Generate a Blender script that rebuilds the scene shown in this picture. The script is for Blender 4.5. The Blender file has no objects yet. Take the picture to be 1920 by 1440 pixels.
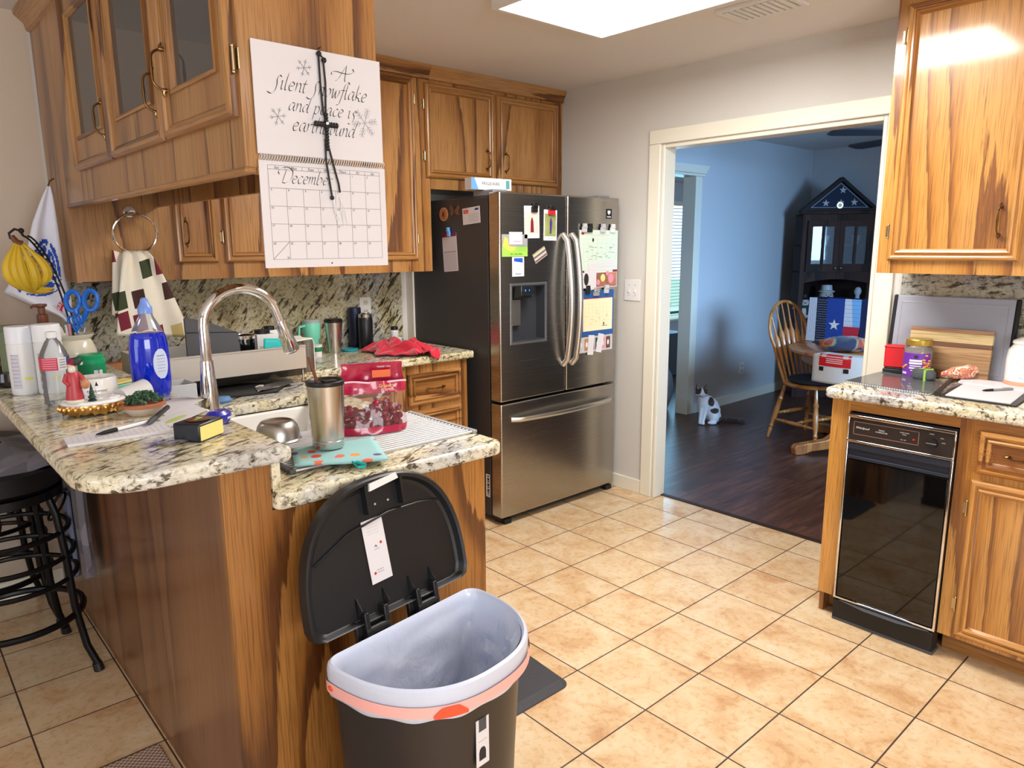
import bpy, bmesh, math, random
from mathutils import Vector, Matrix, noise
random.seed(7)
SC = bpy.context.scene
COL = SC.collection
PI = math.pi

# ------------------------------------------------------------------ camera
def make_camera():
    yaw, pit, roll, f = 0.730297, -0.189826, -0.006454, 1348.63
    fw = Vector((math.sin(yaw)*math.cos(pit), math.cos(yaw)*math.cos(pit), math.sin(pit)))
    rt = Vector((math.cos(yaw), -math.sin(yaw), 0)); up = rt.cross(fw)
    c, s = math.cos(roll), math.sin(roll)
    r2 = c*rt + s*up; u2 = -s*rt + c*up
    cam = bpy.data.cameras.new('camera'); cam.sensor_width = 36; cam.lens = f*36/1920
    cam.clip_start = 0.02
    o = bpy.data.objects.new('camera', cam); COL.objects.link(o)
    m = Matrix((r2, u2, -fw)).transposed().to_4x4(); m.translation = Vector((-1.4323, -1.2917, 1.5026))
    o.matrix_world = m
    SC.camera = o
make_camera()

# ------------------------------------------------------------------ world, lights, exposure
W = bpy.data.worlds.new('world'); SC.world = W; W.use_nodes = True
W.node_tree.nodes['Background'].inputs[0].default_value = (0.62, 0.78, 1.0, 1)
W.node_tree.nodes['Background'].inputs[1].default_value = 2.0
SC.view_settings.view_transform = 'Standard'; SC.view_settings.look = 'None'
SC.view_settings.gamma = 1; SC.view_settings.use_curve_mapping = False
SC.view_settings.exposure = 0.38
SC.cycles.use_denoising = True
SC.cycles.max_bounces = 8; SC.cycles.diffuse_bounces = 4; SC.cycles.glossy_bounces = 4
SC.cycles.transmission_bounces = 8; SC.cycles.transparent_max_bounces = 12
SC.cycles.sample_clamp_indirect = 6
SC.cycles.caustics_refractive = False; SC.cycles.caustics_reflective = False

def area(name, loc, target, size, power, color, spread=180):
    l = bpy.data.lights.new(name, 'AREA'); l.shape = 'RECTANGLE'; l.size = size[0]; l.size_y = size[1]
    l.energy = power; l.color = color; l.spread = math.radians(spread)
    o = bpy.data.objects.new(name, l); COL.objects.link(o); o.location = loc
    o.rotation_euler = (Vector(target)-Vector(loc)).to_track_quat('-Z', 'Y').to_euler()
    return o
area('fill_light_south', (-1.6, -3.92, 1.45), (-1.6, 0, 1.3), (2.2, 1.3), 66, (1.0, 0.97, 0.95))  # added fill lamp behind the camera, at an invented south opening
area('fill_light_west', (-4.42, -0.6, 1.45), (0, -0.6, 1.3), (2.2, 1.3), 15, (1.0, 0.95, 0.92))  # weaker added fill from the unseen west side, opening invented too
area('ceiling_fixture_light', (0.80, 0.343, 2.372), (0.80, 0.343, 0), (0.55, 1.15), 28, (1.0, 0.97, 0.93))
area('overhead_fill_light', (0.2, -2.6, 2.40), (0.2, -2.6, 0), (0.6, 1.2), 16, (1.0, 0.96, 0.92))  # unseen area lamp below the ceiling for fill, no fixture modelled
area('dining_window_light', (2.93, -2.3, 1.72), (3.9, 2.3, 1.0), (1.1, .95), 25, (0.33, 0.61, 1.0), 62)
area('living_window_light', (6.9, 5.35, 1.4), (5, 3, 0.6), (2.8, 1.9), 85, (0.28, 0.66, 1.0))

# ------------------------------------------------------------------ materials
def srgb(r, g, b):
    def f(c):
        c /= 255.0
        return c/12.92 if c <= 0.04045 else ((c+0.055)/1.055)**2.4
    return (f(r), f(g), f(b), 1)
MATS = {}
def newmat(name):
    m = bpy.data.materials.new(name); m.use_nodes = True
    nt = m.node_tree; b = nt.nodes['Principled BSDF']; MATS[name] = m
    return m, nt, b
def S(b, k, v):
    if k in b.inputs: b.inputs[k].default_value = v
def plain(name, col, rough=0.5, metal=0, coat=0, trans=0, ior=1.45, alpha=1, emit=0, sheen=0, var=0.0):
    m, nt, b = newmat(name)
    S(b, 'Base Color', col); S(b, 'Roughness', rough); S(b, 'Metallic', metal); S(b, 'Coat Weight', coat)
    S(b, 'Transmission Weight', trans); S(b, 'IOR', ior); S(b, 'Alpha', alpha); S(b, 'Sheen Weight', sheen)
    if emit: S(b, 'Emission Color', col); S(b, 'Emission Strength', emit)
    if var:
        tc = nt.nodes.new('ShaderNodeTexCoord'); n = nt.nodes.new('ShaderNodeTexNoise'); n.inputs['Scale'].default_value = 9
        n.inputs['Detail'].default_value = 4
        r = nt.nodes.new('ShaderNodeValToRGB'); e = r.color_ramp.elements
        e[0].position = 0.3; e[1].position = 0.7
        e[0].color = tuple(c*(1-var) for c in col[:3])+(1,); e[1].color = tuple(min(1, c*(1+var)) for c in col[:3])+(1,)
        nt.links.new(tc.outputs['Object'], n.inputs['Vector']); nt.links.new(n.outputs['Fac'], r.inputs['Fac'])
        nt.links.new(r.outputs['Color'], b.inputs['Base Color'])
    return m
def ramp(nt, stops, interp='LINEAR'):
    r = nt.nodes.new('ShaderNodeValToRGB'); r.color_ramp.interpolation = interp
    e = r.color_ramp.elements
    e[0].position, e[0].color = stops[0]; e[1].position, e[1].color = stops[-1]
    for p, c in stops[1:-1]:
        x = e.new(p); x.color = c
    return r
def nnode(nt, scale, detail=3, rough=0.5, dist=0, vec=None, dim='3D'):
    n = nt.nodes.new('ShaderNodeTexNoise'); n.noise_dimensions = dim
    n.inputs['Scale'].default_value = scale; n.inputs['Detail'].default_value = detail
    n.inputs['Roughness'].default_value = rough; n.inputs['Distortion'].default_value = dist
    if vec: nt.links.new(vec, n.inputs['Vector'])
    return n
def mapping(nt, scale=(1, 1, 1), rot=(0, 0, 0), loc=(0, 0, 0), src=None):
    mp = nt.nodes.new('ShaderNodeMapping')
    mp.inputs['Scale'].default_value = scale; mp.inputs['Rotation'].default_value = rot; mp.inputs['Location'].default_value = loc
    if src is None:
        tc = nt.nodes.new('ShaderNodeTexCoord'); src = tc.outputs['Object']
    nt.links.new(src, mp.inputs['Vector'])
    return mp.outputs['Vector']
def mth(nt, op, a, b=None, clamp=False):
    m = nt.nodes.new('ShaderNodeMath'); m.operation = op; m.use_clamp = clamp
    for i, v in enumerate((a, b)):
        if v is None: continue
        if isinstance(v, (int, float)): m.inputs[i].default_value = v
        else: nt.links.new(v, m.inputs[i])
    return m.outputs[0]
def mixc(nt, fac, a, b, blend='MIX'):
    m = nt.nodes.new('ShaderNodeMix'); m.data_type = 'RGBA'; m.blend_type = blend
    for k, v in ((0, fac), (6, a), (7, b)):
        if isinstance(v, (int, float)): m.inputs[k].default_value = v
        elif isinstance(v, tuple): m.inputs[k].default_value = v
        else: nt.links.new(v, m.inputs[k])
    return m.outputs[2]
def bump(nt, b, h, strength=0.2, dist=0.002):
    bp = nt.nodes.new('ShaderNodeBump'); bp.inputs['Strength'].default_value = strength; bp.inputs['Distance'].default_value = dist
    nt.links.new(h, bp.inputs['Height']); nt.links.new(bp.outputs['Normal'], b.inputs['Normal'])

def oak(name, axis='Z', dw=.05, light=(176, 128, 72), mid=(156, 106, 54), dark=(100, 60, 28), rings=13, scale=2.1, rough=0.34, coat=0.35, coatr=0.16, stretch=0.11):
    m, nt, b = newmat(name)
    sc = {'X': (stretch, 1, 1), 'Y': (1, stretch, 1), 'Z': (1, 1, stretch)}[axis]
    v = mapping(nt, sc)
    oi = nt.nodes.new('ShaderNodeObjectInfo')
    n = nnode(nt, scale, 2.0, 0.35, 0.25, v, '4D')
    nt.links.new(mth(nt, 'MULTIPLY', oi.outputs['Random'], 40.0), n.inputs['W'])
    fs = {'X': (3, 60, 60), 'Y': (60, 3, 60), 'Z': (60, 60, 3)}[axis]
    f = nnode(nt, 1.0, 4, 0.6, 0, mapping(nt, fs))
    k = mth(nt, 'MULTIPLY', n.outputs['Fac'], float(rings))
    k = mth(nt, 'ADD', k, mth(nt, 'MULTIPLY', f.outputs['Fac'], 0.38))
    fr = mth(nt, 'FRACT', k)
    r = ramp(nt, [(0.0, srgb(*dark)), (dw, srgb(*dark)), (dw+.17, srgb(*mid)), (0.70, srgb(*light)), (0.975, srgb(*light)), (1.0, srgb(*dark))])
    nt.links.new(fr, r.inputs['Fac'])
    ps = {'X': (6, 300, 300), 'Y': (300, 6, 300), 'Z': (300, 300, 6)}[axis]
    p = nnode(nt, 1.0, 2, 0.6, 0, mapping(nt, ps))
    pr = ramp(nt, [(0.36, (0.62, 0.58, 0.53, 1)), (0.52, (1, 1, 1, 1))])
    nt.links.new(p.outputs['Fac'], pr.inputs['Fac'])
    c = mixc(nt, 1.0, r.outputs['Color'], pr.outputs['Color'], 'MULTIPLY')
    big = nnode(nt, 1.3, 1, 0.5, 0, mapping(nt, (1, 1, 1)))
    br = ramp(nt, [(0.3, (0.86, 0.84, 0.82, 1)), (0.7, (1.08, 1.06, 1.02, 1))])
    nt.links.new(big.outputs['Fac'], br.inputs['Fac'])
    c = mixc(nt, 1.0, c, br.outputs['Color'], 'MULTIPLY')
    nt.links.new(c, b.inputs['Base Color'])
    S(b, 'Roughness', rough); S(b, 'Coat Weight', coat); S(b, 'Coat Roughness', coatr)
    bump(nt, b, p.outputs['Fac'], 0.08, 0.001)
    return m
OAK = oak('oak')
OAKX = oak('oak_grain_x', 'X', .05)
OAKY = oak('oak_grain_y', 'Y')
OAKP = oak('oak_peninsula', 'Z', .15, (168, 116, 58), (150, 98, 44), (98, 58, 26), rings=10, scale=2.1, stretch=0.2)
OAKB = oak('oak_bar_panel', 'Z', .05, (140, 96, 62), (128, 84, 52), (106, 66, 40), rings=9, scale=1.6, rough=0.3, coat=0.4, coatr=0.2, stretch=0.06)
OAKR = oak('oak_right', 'Z', .05, (198, 144, 72), (180, 122, 52), (130, 80, 34), rings=12, coat=1.0, coatr=0.10)
OAKRY = oak('oak_right_grain_y', 'Y', .05, (196, 142, 74), (176, 118, 52), (134, 82, 38), rings=9, coat=0.6, coatr=0.12)
OAKD = plain('oak_painted_shadow', srgb(60, 34, 14), 0.6)
OAKL = oak('raw_oak_strip', 'X', .05, (214, 164, 112), (200, 146, 94), (178, 122, 74), rings=5, coat=0)
HONEY = oak('honey_oak', 'Z', .05, (206, 142, 74), (190, 122, 56), (160, 96, 40), rings=7, coat=0.5)
HUTCH = oak('dark_red_oak', 'Z', .05, (74, 44, 32), (60, 34, 24), (38, 20, 14), rings=8, coat=0, rough=.75)

def granite(name, rot, tint=(1, 1, 1), dk=1.0, vein=0.5):
    m, nt, b = newmat(name)
    v = mapping(nt, (1, 1, 1), rot)
    vs = mapping(nt, (1, 4.0, 4.0), (0, 0, 0), src=v)
    a = nnode(nt, 13.0, 8, 0.66, 0.35, vs)           # elongated veins
    g = nnode(nt, 60.0, 4, 0.7, 0.2, v)            # speckle
    l = nnode(nt, 3.2, 3, 0.5, 0.6, v)             # large patches
    base = ramp(nt, [(0.25, srgb(168, 158, 124)), (0.42, srgb(214, 205, 168)), (0.52, srgb(226, 220, 196)), (0.64, srgb(204, 204, 200)), (0.8, srgb(164, 160, 156))])
    nt.links.new(l.outputs['Fac'], base.inputs['Fac'])
    vr = ramp(nt, [(0.35, srgb(52, 44, 36)), (0.415, srgb(110, 96, 72)), (0.455, (1, 1, 1, 1)), (0.60, (1, 1, 1, 1)), (0.70, srgb(186, 174, 146))])
    nt.links.new(a.outputs['Fac'], vr.inputs['Fac'])
    c = mixc(nt, 0.95*min(1, vein*1.9), base.outputs['Color'], vr.outputs['Color'], 'MULTIPLY')
    sr = ramp(nt, [(0.34, srgb(62, 54, 44)), (0.45, (0.75, 0.72, 0.66, 1)), (0.55, (1, 1, 1, 1))])
    nt.links.new(g.outputs['Fac'], sr.inputs['Fac'])
    c = mixc(nt, 0.8, c, sr.outputs['Color'], 'MULTIPLY')
    c = mixc(nt, 1.0, c, (tint[0]*dk, tint[1]*dk, tint[2]*dk, 1), 'MULTIPLY')
    nt.links.new(c, b.inputs['Base Color'])
    S(b, 'Roughness', 0.14); S(b, 'Specular IOR Level', 0.55)
    return m
GRAN = granite('granite_counter', (0, 0, math.radians(-28)))
GRANB = granite('granite_backsplash', (0, math.radians(52), 0), (0.99, 0.98, 0.95), 0.70, 0.55)
GRANS = granite('granite_side_splash', (math.radians(10), 0, math.radians(90)), (0.95, 0.96, 1.0), 0.6, 0.5)

def tile_mat():
    m, nt, b = newmat('floor_tile')
    tc = nt.nodes.new('ShaderNodeTexCoord')
    sx = nt.nodes.new('ShaderNodeSeparateXYZ'); nt.links.new(tc.outputs['Object'], sx.inputs[0])
    gs = []; ids = []
    for k in (0, 1):
        t = mth(nt, 'DIVIDE', sx.outputs[k], .3048)
        ids.append(mth(nt, 'FLOOR', t))
        d = mth(nt, 'ABSOLUTE', mth(nt, 'SUBTRACT', mth(nt, 'FRACT', mth(nt, 'ADD', t, 0.5)), 0.5))
        gs.append(mth(nt, 'LESS_THAN', d, 0.0085))
    grout = mth(nt, 'MAXIMUM', gs[0], gs[1])
    wn = nt.nodes.new('ShaderNodeTexWhiteNoise'); wn.noise_dimensions = '2D'
    cx = nt.nodes.new('ShaderNodeCombineXYZ'); nt.links.new(ids[0], cx.inputs[0]); nt.links.new(ids[1], cx.inputs[1]); nt.links.new(cx.outputs[0], wn.inputs['Vector'])
    n = nnode(nt, 5.5, 7, 0.62, 0.9, tc.outputs['Object'], '4D')
    nt.links.new(mth(nt, 'MULTIPLY', wn.outputs['Value'], 9.0), n.inputs['W'])
    r = ramp(nt, [(0.3, srgb(196, 152, 108)), (0.42, srgb(212, 178, 136)), (0.55, srgb(220, 194, 156)), (0.7, srgb(226, 206, 174))])
    nt.links.new(n.outputs['Fac'], r.inputs['Fac'])
    n2 = nnode(nt, 38, 5, 0.7, 0.3, tc.outputs['Object'])
    r2 = ramp(nt, [(0.36, (0.84, 0.76, 0.66, 1)), (0.5, (1, 1, 1, 1))]); nt.links.new(n2.outputs['Fac'], r2.inputs['Fac'])
    c = mixc(nt, 0.8, r.outputs['Color'], r2.outputs['Color'], 'MULTIPLY')
    c = mixc(nt, grout, c, srgb(66, 48, 34))
    nt.links.new(c, b.inputs['Base Color'])
    rr = mth(nt, 'MULTIPLY', grout, 0.5); rr = mth(nt, 'ADD', rr, 0.17)
    nt.links.new(rr, b.inputs['Roughness']); S(b, 'Specular IOR Level', 0.5)
    h = mth(nt, 'SUBTRACT', mth(nt, 'MULTIPLY', n2.outputs['Fac'], 0.25), grout)
    bump(nt, b, h, 0.35, 0.002)
    return m
TILE = tile_mat()
def plank_mat():
    m, nt, b = newmat('dark_wood_floor')
    tc = nt.nodes.new('ShaderNodeTexCoord')
    br = nt.nodes.new('ShaderNodeTexBrick'); br.offset = 0.37
    nt.links.new(tc.outputs['Object'], br.inputs['Vector'])
    br.inputs['Scale'].default_value = 1; br.inputs['Brick Width'].default_value = 1.1; br.inputs['Row Height'].default_value = .125
    br.inputs['Mortar Size'].default_value = .0012
    br.inputs['Color1'].default_value = (0, 0, 0, 1); br.inputs['Color2'].default_value = (1, 1, 1, 1)
    n = nnode(nt, 5, 5, 0.65, 0.6, mapping(nt, (0.5, 4, 1), src=tc.outputs['Object']), '4D')
    nt.links.new(mth(nt, 'MULTIPLY', br.outputs['Color'], 7.0), n.inputs['W'])
    r = ramp(nt, [(0.3, srgb(50, 30, 24)), (0.5, srgb(80, 50, 38)), (0.7, srgb(112, 74, 54))]); nt.links.new(n.outputs['Fac'], r.inputs['Fac'])
    c = mixc(nt, br.outputs['Fac'], r.outputs['Color'], srgb(28, 16, 12)); nt.links.new(c, b.inputs['Base Color'])
    S(b, 'Roughness', 0.33); bump(nt, b, n.outputs['Fac'], 0.3, 0.003)
    return m
PLANK = plank_mat()
def wallmat(name, col, tex=0.25):
    m, nt, b = newmat(name)
    S(b, 'Base Color', col); S(b, 'Roughness', 0.75)
    n = nnode(nt, 120, 3, 0.6, 0, mapping(nt)); bump(nt, b, n.outputs['Fac'], tex, 0.003)
    return m
WALL = wallmat('wall_paint', srgb(206, 203, 197)); CEIL = wallmat('ceiling_paint', srgb(226, 224, 224), 0.5)
WALLD = wallmat('dining_wall_paint', srgb(196, 200, 204))
WALLL = wallmat('far_left_wall_paint', srgb(206, 190, 172))
TRIM = plain('cream_trim', srgb(230, 226, 210), 0.4)
def stainless(name, col=(0.55, 0.53, 0.50, 1), rough=0.27, axis='Z', aniso=0.5):
    m, nt, b = newmat(name)
    S(b, 'Metallic', 1); S(b, 'Base Color', col); S(b, 'Roughness', rough)
    s = {'Z': (2, 2, 500), 'X': (500, 500, 2)}[axis]
    n = nnode(nt, 1, 2, 0.5, 0, mapping(nt, s))
    r = ramp(nt, [(0.3, (rough*0.93,)*3+(1,)), (0.7, (rough*1.07,)*3+(1,))]); nt.links.new(n.outputs['Fac'], r.inputs['Fac'])
    nt.links.new(r.outputs['Color'], b.inputs['Roughness'])
    return m
STEEL = stainless('stainless', (0.44, 0.41, 0.37, 1), 0.26)
STEELV = stainless('brushed_tumbler_steel', (0.62, 0.58, 0.55, 1), 0.24, 'X')
STEELR = plain('satin_steel', (0.66, 0.65, 0.62, 1), 0.33, 1)
CHROME = plain('chrome', (0.78, 0.78, 0.80, 1), 0.07, 1)
BRASS = plain('antique_brass', srgb(120, 92, 58), 0.28, 1)
BRASSB = plain('bright_hinge', srgb(196, 176, 140), 0.25, 1)
GOLD = plain('gold', srgb(214, 164, 96), 0.3, 1)
FSIDE = plain('fridge_side', srgb(62, 60, 60), 0.45, 0.2)
BLACK = plain('black_plastic', srgb(22, 22, 24), 0.42, var=0.2)
BLACKM = plain('matte_black', srgb(16, 16, 17), 0.6)
BLACKG = plain('black_glass', srgb(6, 6, 7), 0.04, 0, 0.5)
CHAR = plain('charcoal_plastic', srgb(48, 50, 54), 0.5, var=0.1)
BINM = plain('bin_dark_steel', srgb(70, 66, 64), 0.36, 0.7)
WHITE = plain('white_plastic', srgb(222, 222, 221), 0.4)
PAPER = plain('white_paper', srgb(216, 213, 216), 0.7)
CERAM = plain('white_ceramic', srgb(244, 242, 238), 0.12, coat=0.3)
CREAM = plain('cream_ceramic', srgb(214, 206, 186), 0.2, coat=0.4)
INK = plain('black_ink', srgb(34, 34, 38), 0.6)
INKG = plain('grey_ink', srgb(126, 126, 130), 0.7)
RED = plain('red', srgb(206, 26, 36), 0.45); REDF = plain('red_fabric', srgb(190, 24, 50), 0.85, sheen=0.4, var=0.12)
GREEN = plain('green', srgb(18, 138, 92), 0.4); DGREEN = plain('dark_green', srgb(32, 60, 44), 0.6)
TEAL = plain('teal', srgb(24, 172, 170), 0.6, var=0.06); MINT = plain('mint', srgb(118, 208, 180), 0.35)
NAVY = plain('navy', srgb(22, 30, 58), 0.35); BLUE = plain('scissor_blue', srgb(20, 100, 196), 0.35)
DBLUE = plain('deep_blue', srgb(30, 50, 140), 0.4); SKYB = plain('sky_blue_plastic', srgb(96, 150, 210), 0.4)
YELLOW = plain('banana_yellow', srgb(206, 172, 46), 0.5, var=0.15); LYEL = plain('pale_yellow', srgb(238, 214, 128), 0.5)
BROWN = plain('brown', srgb(104, 58, 36), 0.4); TAN = plain('tan', srgb(190, 130, 88), 0.5, var=0.2)
TERRA = plain('terracotta', srgb(176, 106, 74), 0.6, var=0.1)
ORANGE = plain('orange', srgb(232, 110, 60), 0.6); PURPLE = plain('purple', srgb(112, 48, 160), 0.4)
LIME = plain('lime', srgb(150, 200, 84), 0.5); PINK = plain('pink', srgb(222, 140, 156), 0.6)
MAROON = plain('maroon', srgb(120, 24, 50), 0.4); GREY = plain('grey', srgb(150, 150, 152), 0.5)
LGREY = plain('light_grey', srgb(190, 192, 196), 0.5); DGREY = plain('dark_grey', srgb(72, 74, 78), 0.6)
LENS = plain('light_diffuser', (1.0, 0.97, 0.93, 1), 0.5, emit=9)
def glass(name, col, rough=0.02, alpha=0.25):
    m, nt, b = newmat(name)
    tr = nt.nodes.new('ShaderNodeBsdfTransparent'); tr.inputs[0].default_value = col
    gl = nt.nodes.new('ShaderNodeBsdfGlossy'); gl.inputs['Roughness'].default_value = rough
    fr = nt.nodes.new('ShaderNodeFresnel'); fr.inputs[0].default_value = 1.45
    mx = nt.nodes.new('ShaderNodeMixShader'); mx2 = nt.nodes.new('ShaderNodeMixShader')
    nt.links.new(tr.outputs[0], mx.inputs[1]); nt.links.new(b.outputs[0], mx.inputs[2]); mx.inputs[0].default_value = alpha
    S(b, 'Base Color', col); S(b, 'Roughness', 0.3)
    nt.links.new(fr.outputs[0], mx2.inputs[0]); nt.links.new(mx.outputs[0], mx2.inputs[1]); nt.links.new(gl.outputs[0], mx2.inputs[2])
    nt.links.new(mx2.outputs[0], nt.nodes['Material Output'].inputs['Surface'])
    return m
PANE = glass('cabinet_pane', (0.86, 0.88, 0.90, 1), 0.03, 0.10)
CLEAR = glass('clear_plastic', (0.93, 0.95, 0.97, 1), 0.04, 0.16)
BAGC = glass('grape_bag_clear', (0.97, 0.93, 0.94, 1), 0.10, 0.03)
BLUEL = plain('dish_soap_blue', srgb(8, 40, 190), 0.08, coat=0.5)
def liner_mat():
    m, nt, b = newmat('bin_liner'); S(b, 'Base Color', srgb(200, 207, 224)); S(b, 'Roughness', .28); S(b, 'Coat Weight', .3)
    sx = nt.nodes.new('ShaderNodeTexCoord'); sp = nt.nodes.new('ShaderNodeSeparateXYZ'); nt.links.new(sx.outputs['Object'], sp.inputs[0])
    n = nnode(nt, 26, 5, .65, 1.2, mapping(nt, (1, 1, .6))); bp = nt.nodes.new('ShaderNodeBump'); bp.inputs['Distance'].default_value = .012
    st = mth(nt, 'MULTIPLY', mth(nt, 'SUBTRACT', .545, sp.outputs[2]), 6.0, True); nt.links.new(mth(nt, 'ADD', mth(nt, 'MULTIPLY', st, .75), .12), bp.inputs['Strength'])
    nt.links.new(n.outputs['Fac'], bp.inputs['Height']); nt.links.new(bp.outputs['Normal'], b.inputs['Normal']); return m
LINER = liner_mat()
def fabric(name, cols, scale, rough=0.9, sharp=0.02, seed=0.0):
    m, nt, b = newmat(name)
    n = nnode(nt, scale, 1, 0.5, 0.6, mapping(nt, loc=(seed, seed, seed)))
    k = len(cols); st = []
    lo, hi = 0.34, 0.66
    for i, c in enumerate(cols):
        st.append((lo+(hi-lo)*i/max(1, k-1), srgb(*c)))
    r = ramp(nt, st, 'CONSTANT' if sharp < 0.1 else 'LINEAR'); nt.links.new(n.outputs['Fac'], r.inputs['Fac'])
    nt.links.new(r.outputs['Color'], b.inputs['Base Color']); S(b, 'Roughness', rough); S(b, 'Sheen Weight', 0.2)
    f = nnode(nt, 400, 2, 0.5, 0, mapping(nt)); bump(nt, b, f.outputs['Fac'], 0.2, 0.001)
    return m

# ------------------------------------------------------------------ mesh builder
INV = {}
class MB:
    def __init__(s, mat=None):
        s.bm = bmesh.new(); s.mats = []; s.mi = 0; s.xf = Matrix.Identity(4)
        if mat: s.m(mat)
    def m(s, mat):
        if mat not in s.mats: s.mats.append(mat)
        s.mi = s.mats.index(mat); return s
    def _v(s, p): return s.bm.verts.new(s.xf @ Vector(p))
    def _f(s, vs):
        try: f = s.bm.faces.new(vs)
        except ValueError: return None
        f.material_index = s.mi; return f
    def box(s, x0, x1, y0, y1, z0, z1):
        v = [s._v((x, y, z)) for z in (z0, z1) for y in (y0, y1) for x in (x0, x1)]
        for q in ((0, 2, 3, 1), (4, 5, 7, 6), (0, 1, 5, 4), (2, 6, 7, 3), (0, 4, 6, 2), (1, 3, 7, 5)): s._f([v[i] for i in q])
        return s
    def quad(s, a, b, c, d): s._f([s._v(p) for p in (a, b, c, d)]); return s
    def poly(s, pts): s._f([s._v(p) for p in pts]); return s
    def cyl(s, p0, p1, r0, r1=None, n=16, caps=True):
        if r1 is None: r1 = r0
        p0, p1 = Vector(p0), Vector(p1); d = (p1-p0).normalized()
        a = d.orthogonal().normalized(); b = d.cross(a)
        R0 = [s._v(p0+r0*(math.cos(2*PI*i/n)*a+math.sin(2*PI*i/n)*b)) for i in range(n)]
        R1 = [s._v(p1+r1*(math.cos(2*PI*i/n)*a+math.sin(2*PI*i/n)*b)) for i in range(n)]
        for i in range(n): s._f([R0[i], R0[(i+1) % n], R1[(i+1) % n], R1[i]])
        if caps:
            s._f(R0[::-1]); s._f(R1)
        return s
    def tube(s, pts, r, n=8, closed=False, caps=True, flat=1.0):
        pts = [Vector(p) for p in pts]; k = len(pts)
        rs = r if isinstance(r, (list, tuple)) else [r]*k
        prev = None; rings = []
        for i, p in enumerate(pts):
            if closed: d = pts[(i+1) % k]-pts[i-1]
            else: d = pts[min(i+1, k-1)]-pts[max(i-1, 0)]
            d = d.normalized() if d.length > 1e-9 else Vector((0, 0, 1))
            a = (prev-d*prev.dot(d)) if prev else d.orthogonal()
            if a.length < 1e-6: a = d.orthogonal()
            a.normalize(); prev = a; b = d.cross(a)
            rings.append([s._v(p+rs[i]*(math.cos(2*PI*j/n)*a+flat*math.sin(2*PI*j/n)*b)) for j in range(n)])
        for i in range(k if closed else k-1):
            A, B = rings[i], rings[(i+1) % k]
            for j in range(n): s._f([A[j], A[(j+1) % n], B[(j+1) % n], B[j]])
        if not closed and caps: s._f(rings[0][::-1]); s._f(rings[-1])
        return s
    def lathe(s, prof, c=(0, 0, 0), n=28, sx=1, sy=1):
        rings = []
        for r, z in prof:
            if r < 1e-5: rings.append([s._v((c[0], c[1], c[2]+z))])
            else: rings.append([s._v((c[0]+sx*r*math.cos(2*PI*j/n), c[1]+sy*r*math.sin(2*PI*j/n), c[2]+z)) for j in range(n)])
        for A, B in zip(rings, rings[1:]):
            for j in range(n):
                a0 = A[j % len(A)]; a1 = A[(j+1) % len(A)]; b0 = B[j % len(B)]; b1 = B[(j+1) % len(B)]
                q = []
                for v in (a0, a1, b1, b0):
                    if v not in q: q.append(v)
                if len(q) > 2: s._f(q)
        return s
    def ball(s, c, r, n=12, k=8):
        rx, ry, rz = r if isinstance(r, (tuple, list)) else (r, r, r)
        prof = [(math.sin(PI*i/k), -math.cos(PI*i/k)) for i in range(k+1)]
        old = s.xf; s.xf = old @ Matrix.Translation(Vector(c)) @ Matrix.Diagonal((rx, ry, rz, 1))
        s.lathe([(max(0, a), b) for a, b in prof], n=n); s.xf = old
        return s
    def prism(s, pts, ext):
        """pts 3-D polygon, extruded by vector ext"""
        e = Vector(ext); A = [s._v(p) for p in pts]; B = [s._v(Vector(p)+e) for p in pts]
        s._f(A[::-1]); s._f(B); k = len(A)
        for i in range(k): s._f([A[i], A[(i+1) % k], B[(i+1) % k], B[i]])
        return s
    def grid(s, fn, nu, nv, closeu=False):
        V = [[s._v(fn(i/(nu if closeu else nu-1), j/(nv-1))) for j in range(nv)] for i in range(nu)]
        for i in range(nu if closeu else nu-1):
            for j in range(nv-1):
                A, B = V[i], V[(i+1) % nu]
                s._f([A[j], B[j], B[j+1], A[j+1]])
        return s
    def slab(s, xs, ys, skip, z0, z1):
        """cells of a grid, minus those in skip, as one slab"""
        T = {}; Bt = {}
        def g(D, i, j, z):
            if (i, j) not in D: D[(i, j)] = s._v((xs[i], ys[j], z))
            return D[(i, j)]
        nx, ny = len(xs)-1, len(ys)-1
        ok = lambda i, j: 0 <= i < nx and 0 <= j < ny and (i, j) not in skip
        for i in range(nx):
            for j in range(ny):
                if not ok(i, j): continue
                c = [(i, j), (i+1, j), (i+1, j+1), (i, j+1)]
                s._f([g(T, *q, z1) for q in c]); s._f([g(Bt, *q, z0) for q in c][::-1])
                for (di, dj), (a, b) in {(0, -1): (0, 1), (1, 0): (1, 2), (0, 1): (2, 3), (-1, 0): (3, 0)}.items():
                    if not ok(i+di, j+dj): s._f([g(Bt, *c[a], z0), g(Bt, *c[b], z0), g(T, *c[b], z1), g(T, *c[a], z1)])
        return s
    def text(s, body, size, mat4, align='CENTER', shear=0.0, depth=0.0004, bold=0.0, wide=1.0):
        cu = bpy.data.curves.new('t', 'FONT'); cu.body = body; cu.size = size; cu.align_x = align; cu.align_y = 'CENTER'
        cu.shear = shear; cu.offset = bold; cu.resolution_u = 2; cu.space_character = 1.0
        o = bpy.data.objects.new('t', cu); COL.objects.link(o)
        bpy.context.view_layer.update()
        me = o.evaluated_get(bpy.context.evaluated_depsgraph_get()).to_mesh()
        M = s.xf @ mat4 @ Matrix.Diagonal((wide, 1, 1, 1))
        vs = [s.bm.verts.new(M @ Vector((v.co.x, v.co.y, depth))) for v in me.vertices]
        for p in me.polygons:
            s._f([vs[i] for i in p.vertices])
        o.to_mesh_clear(); bpy.data.objects.remove(o); bpy.data.curves.remove(cu)
        return s
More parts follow.
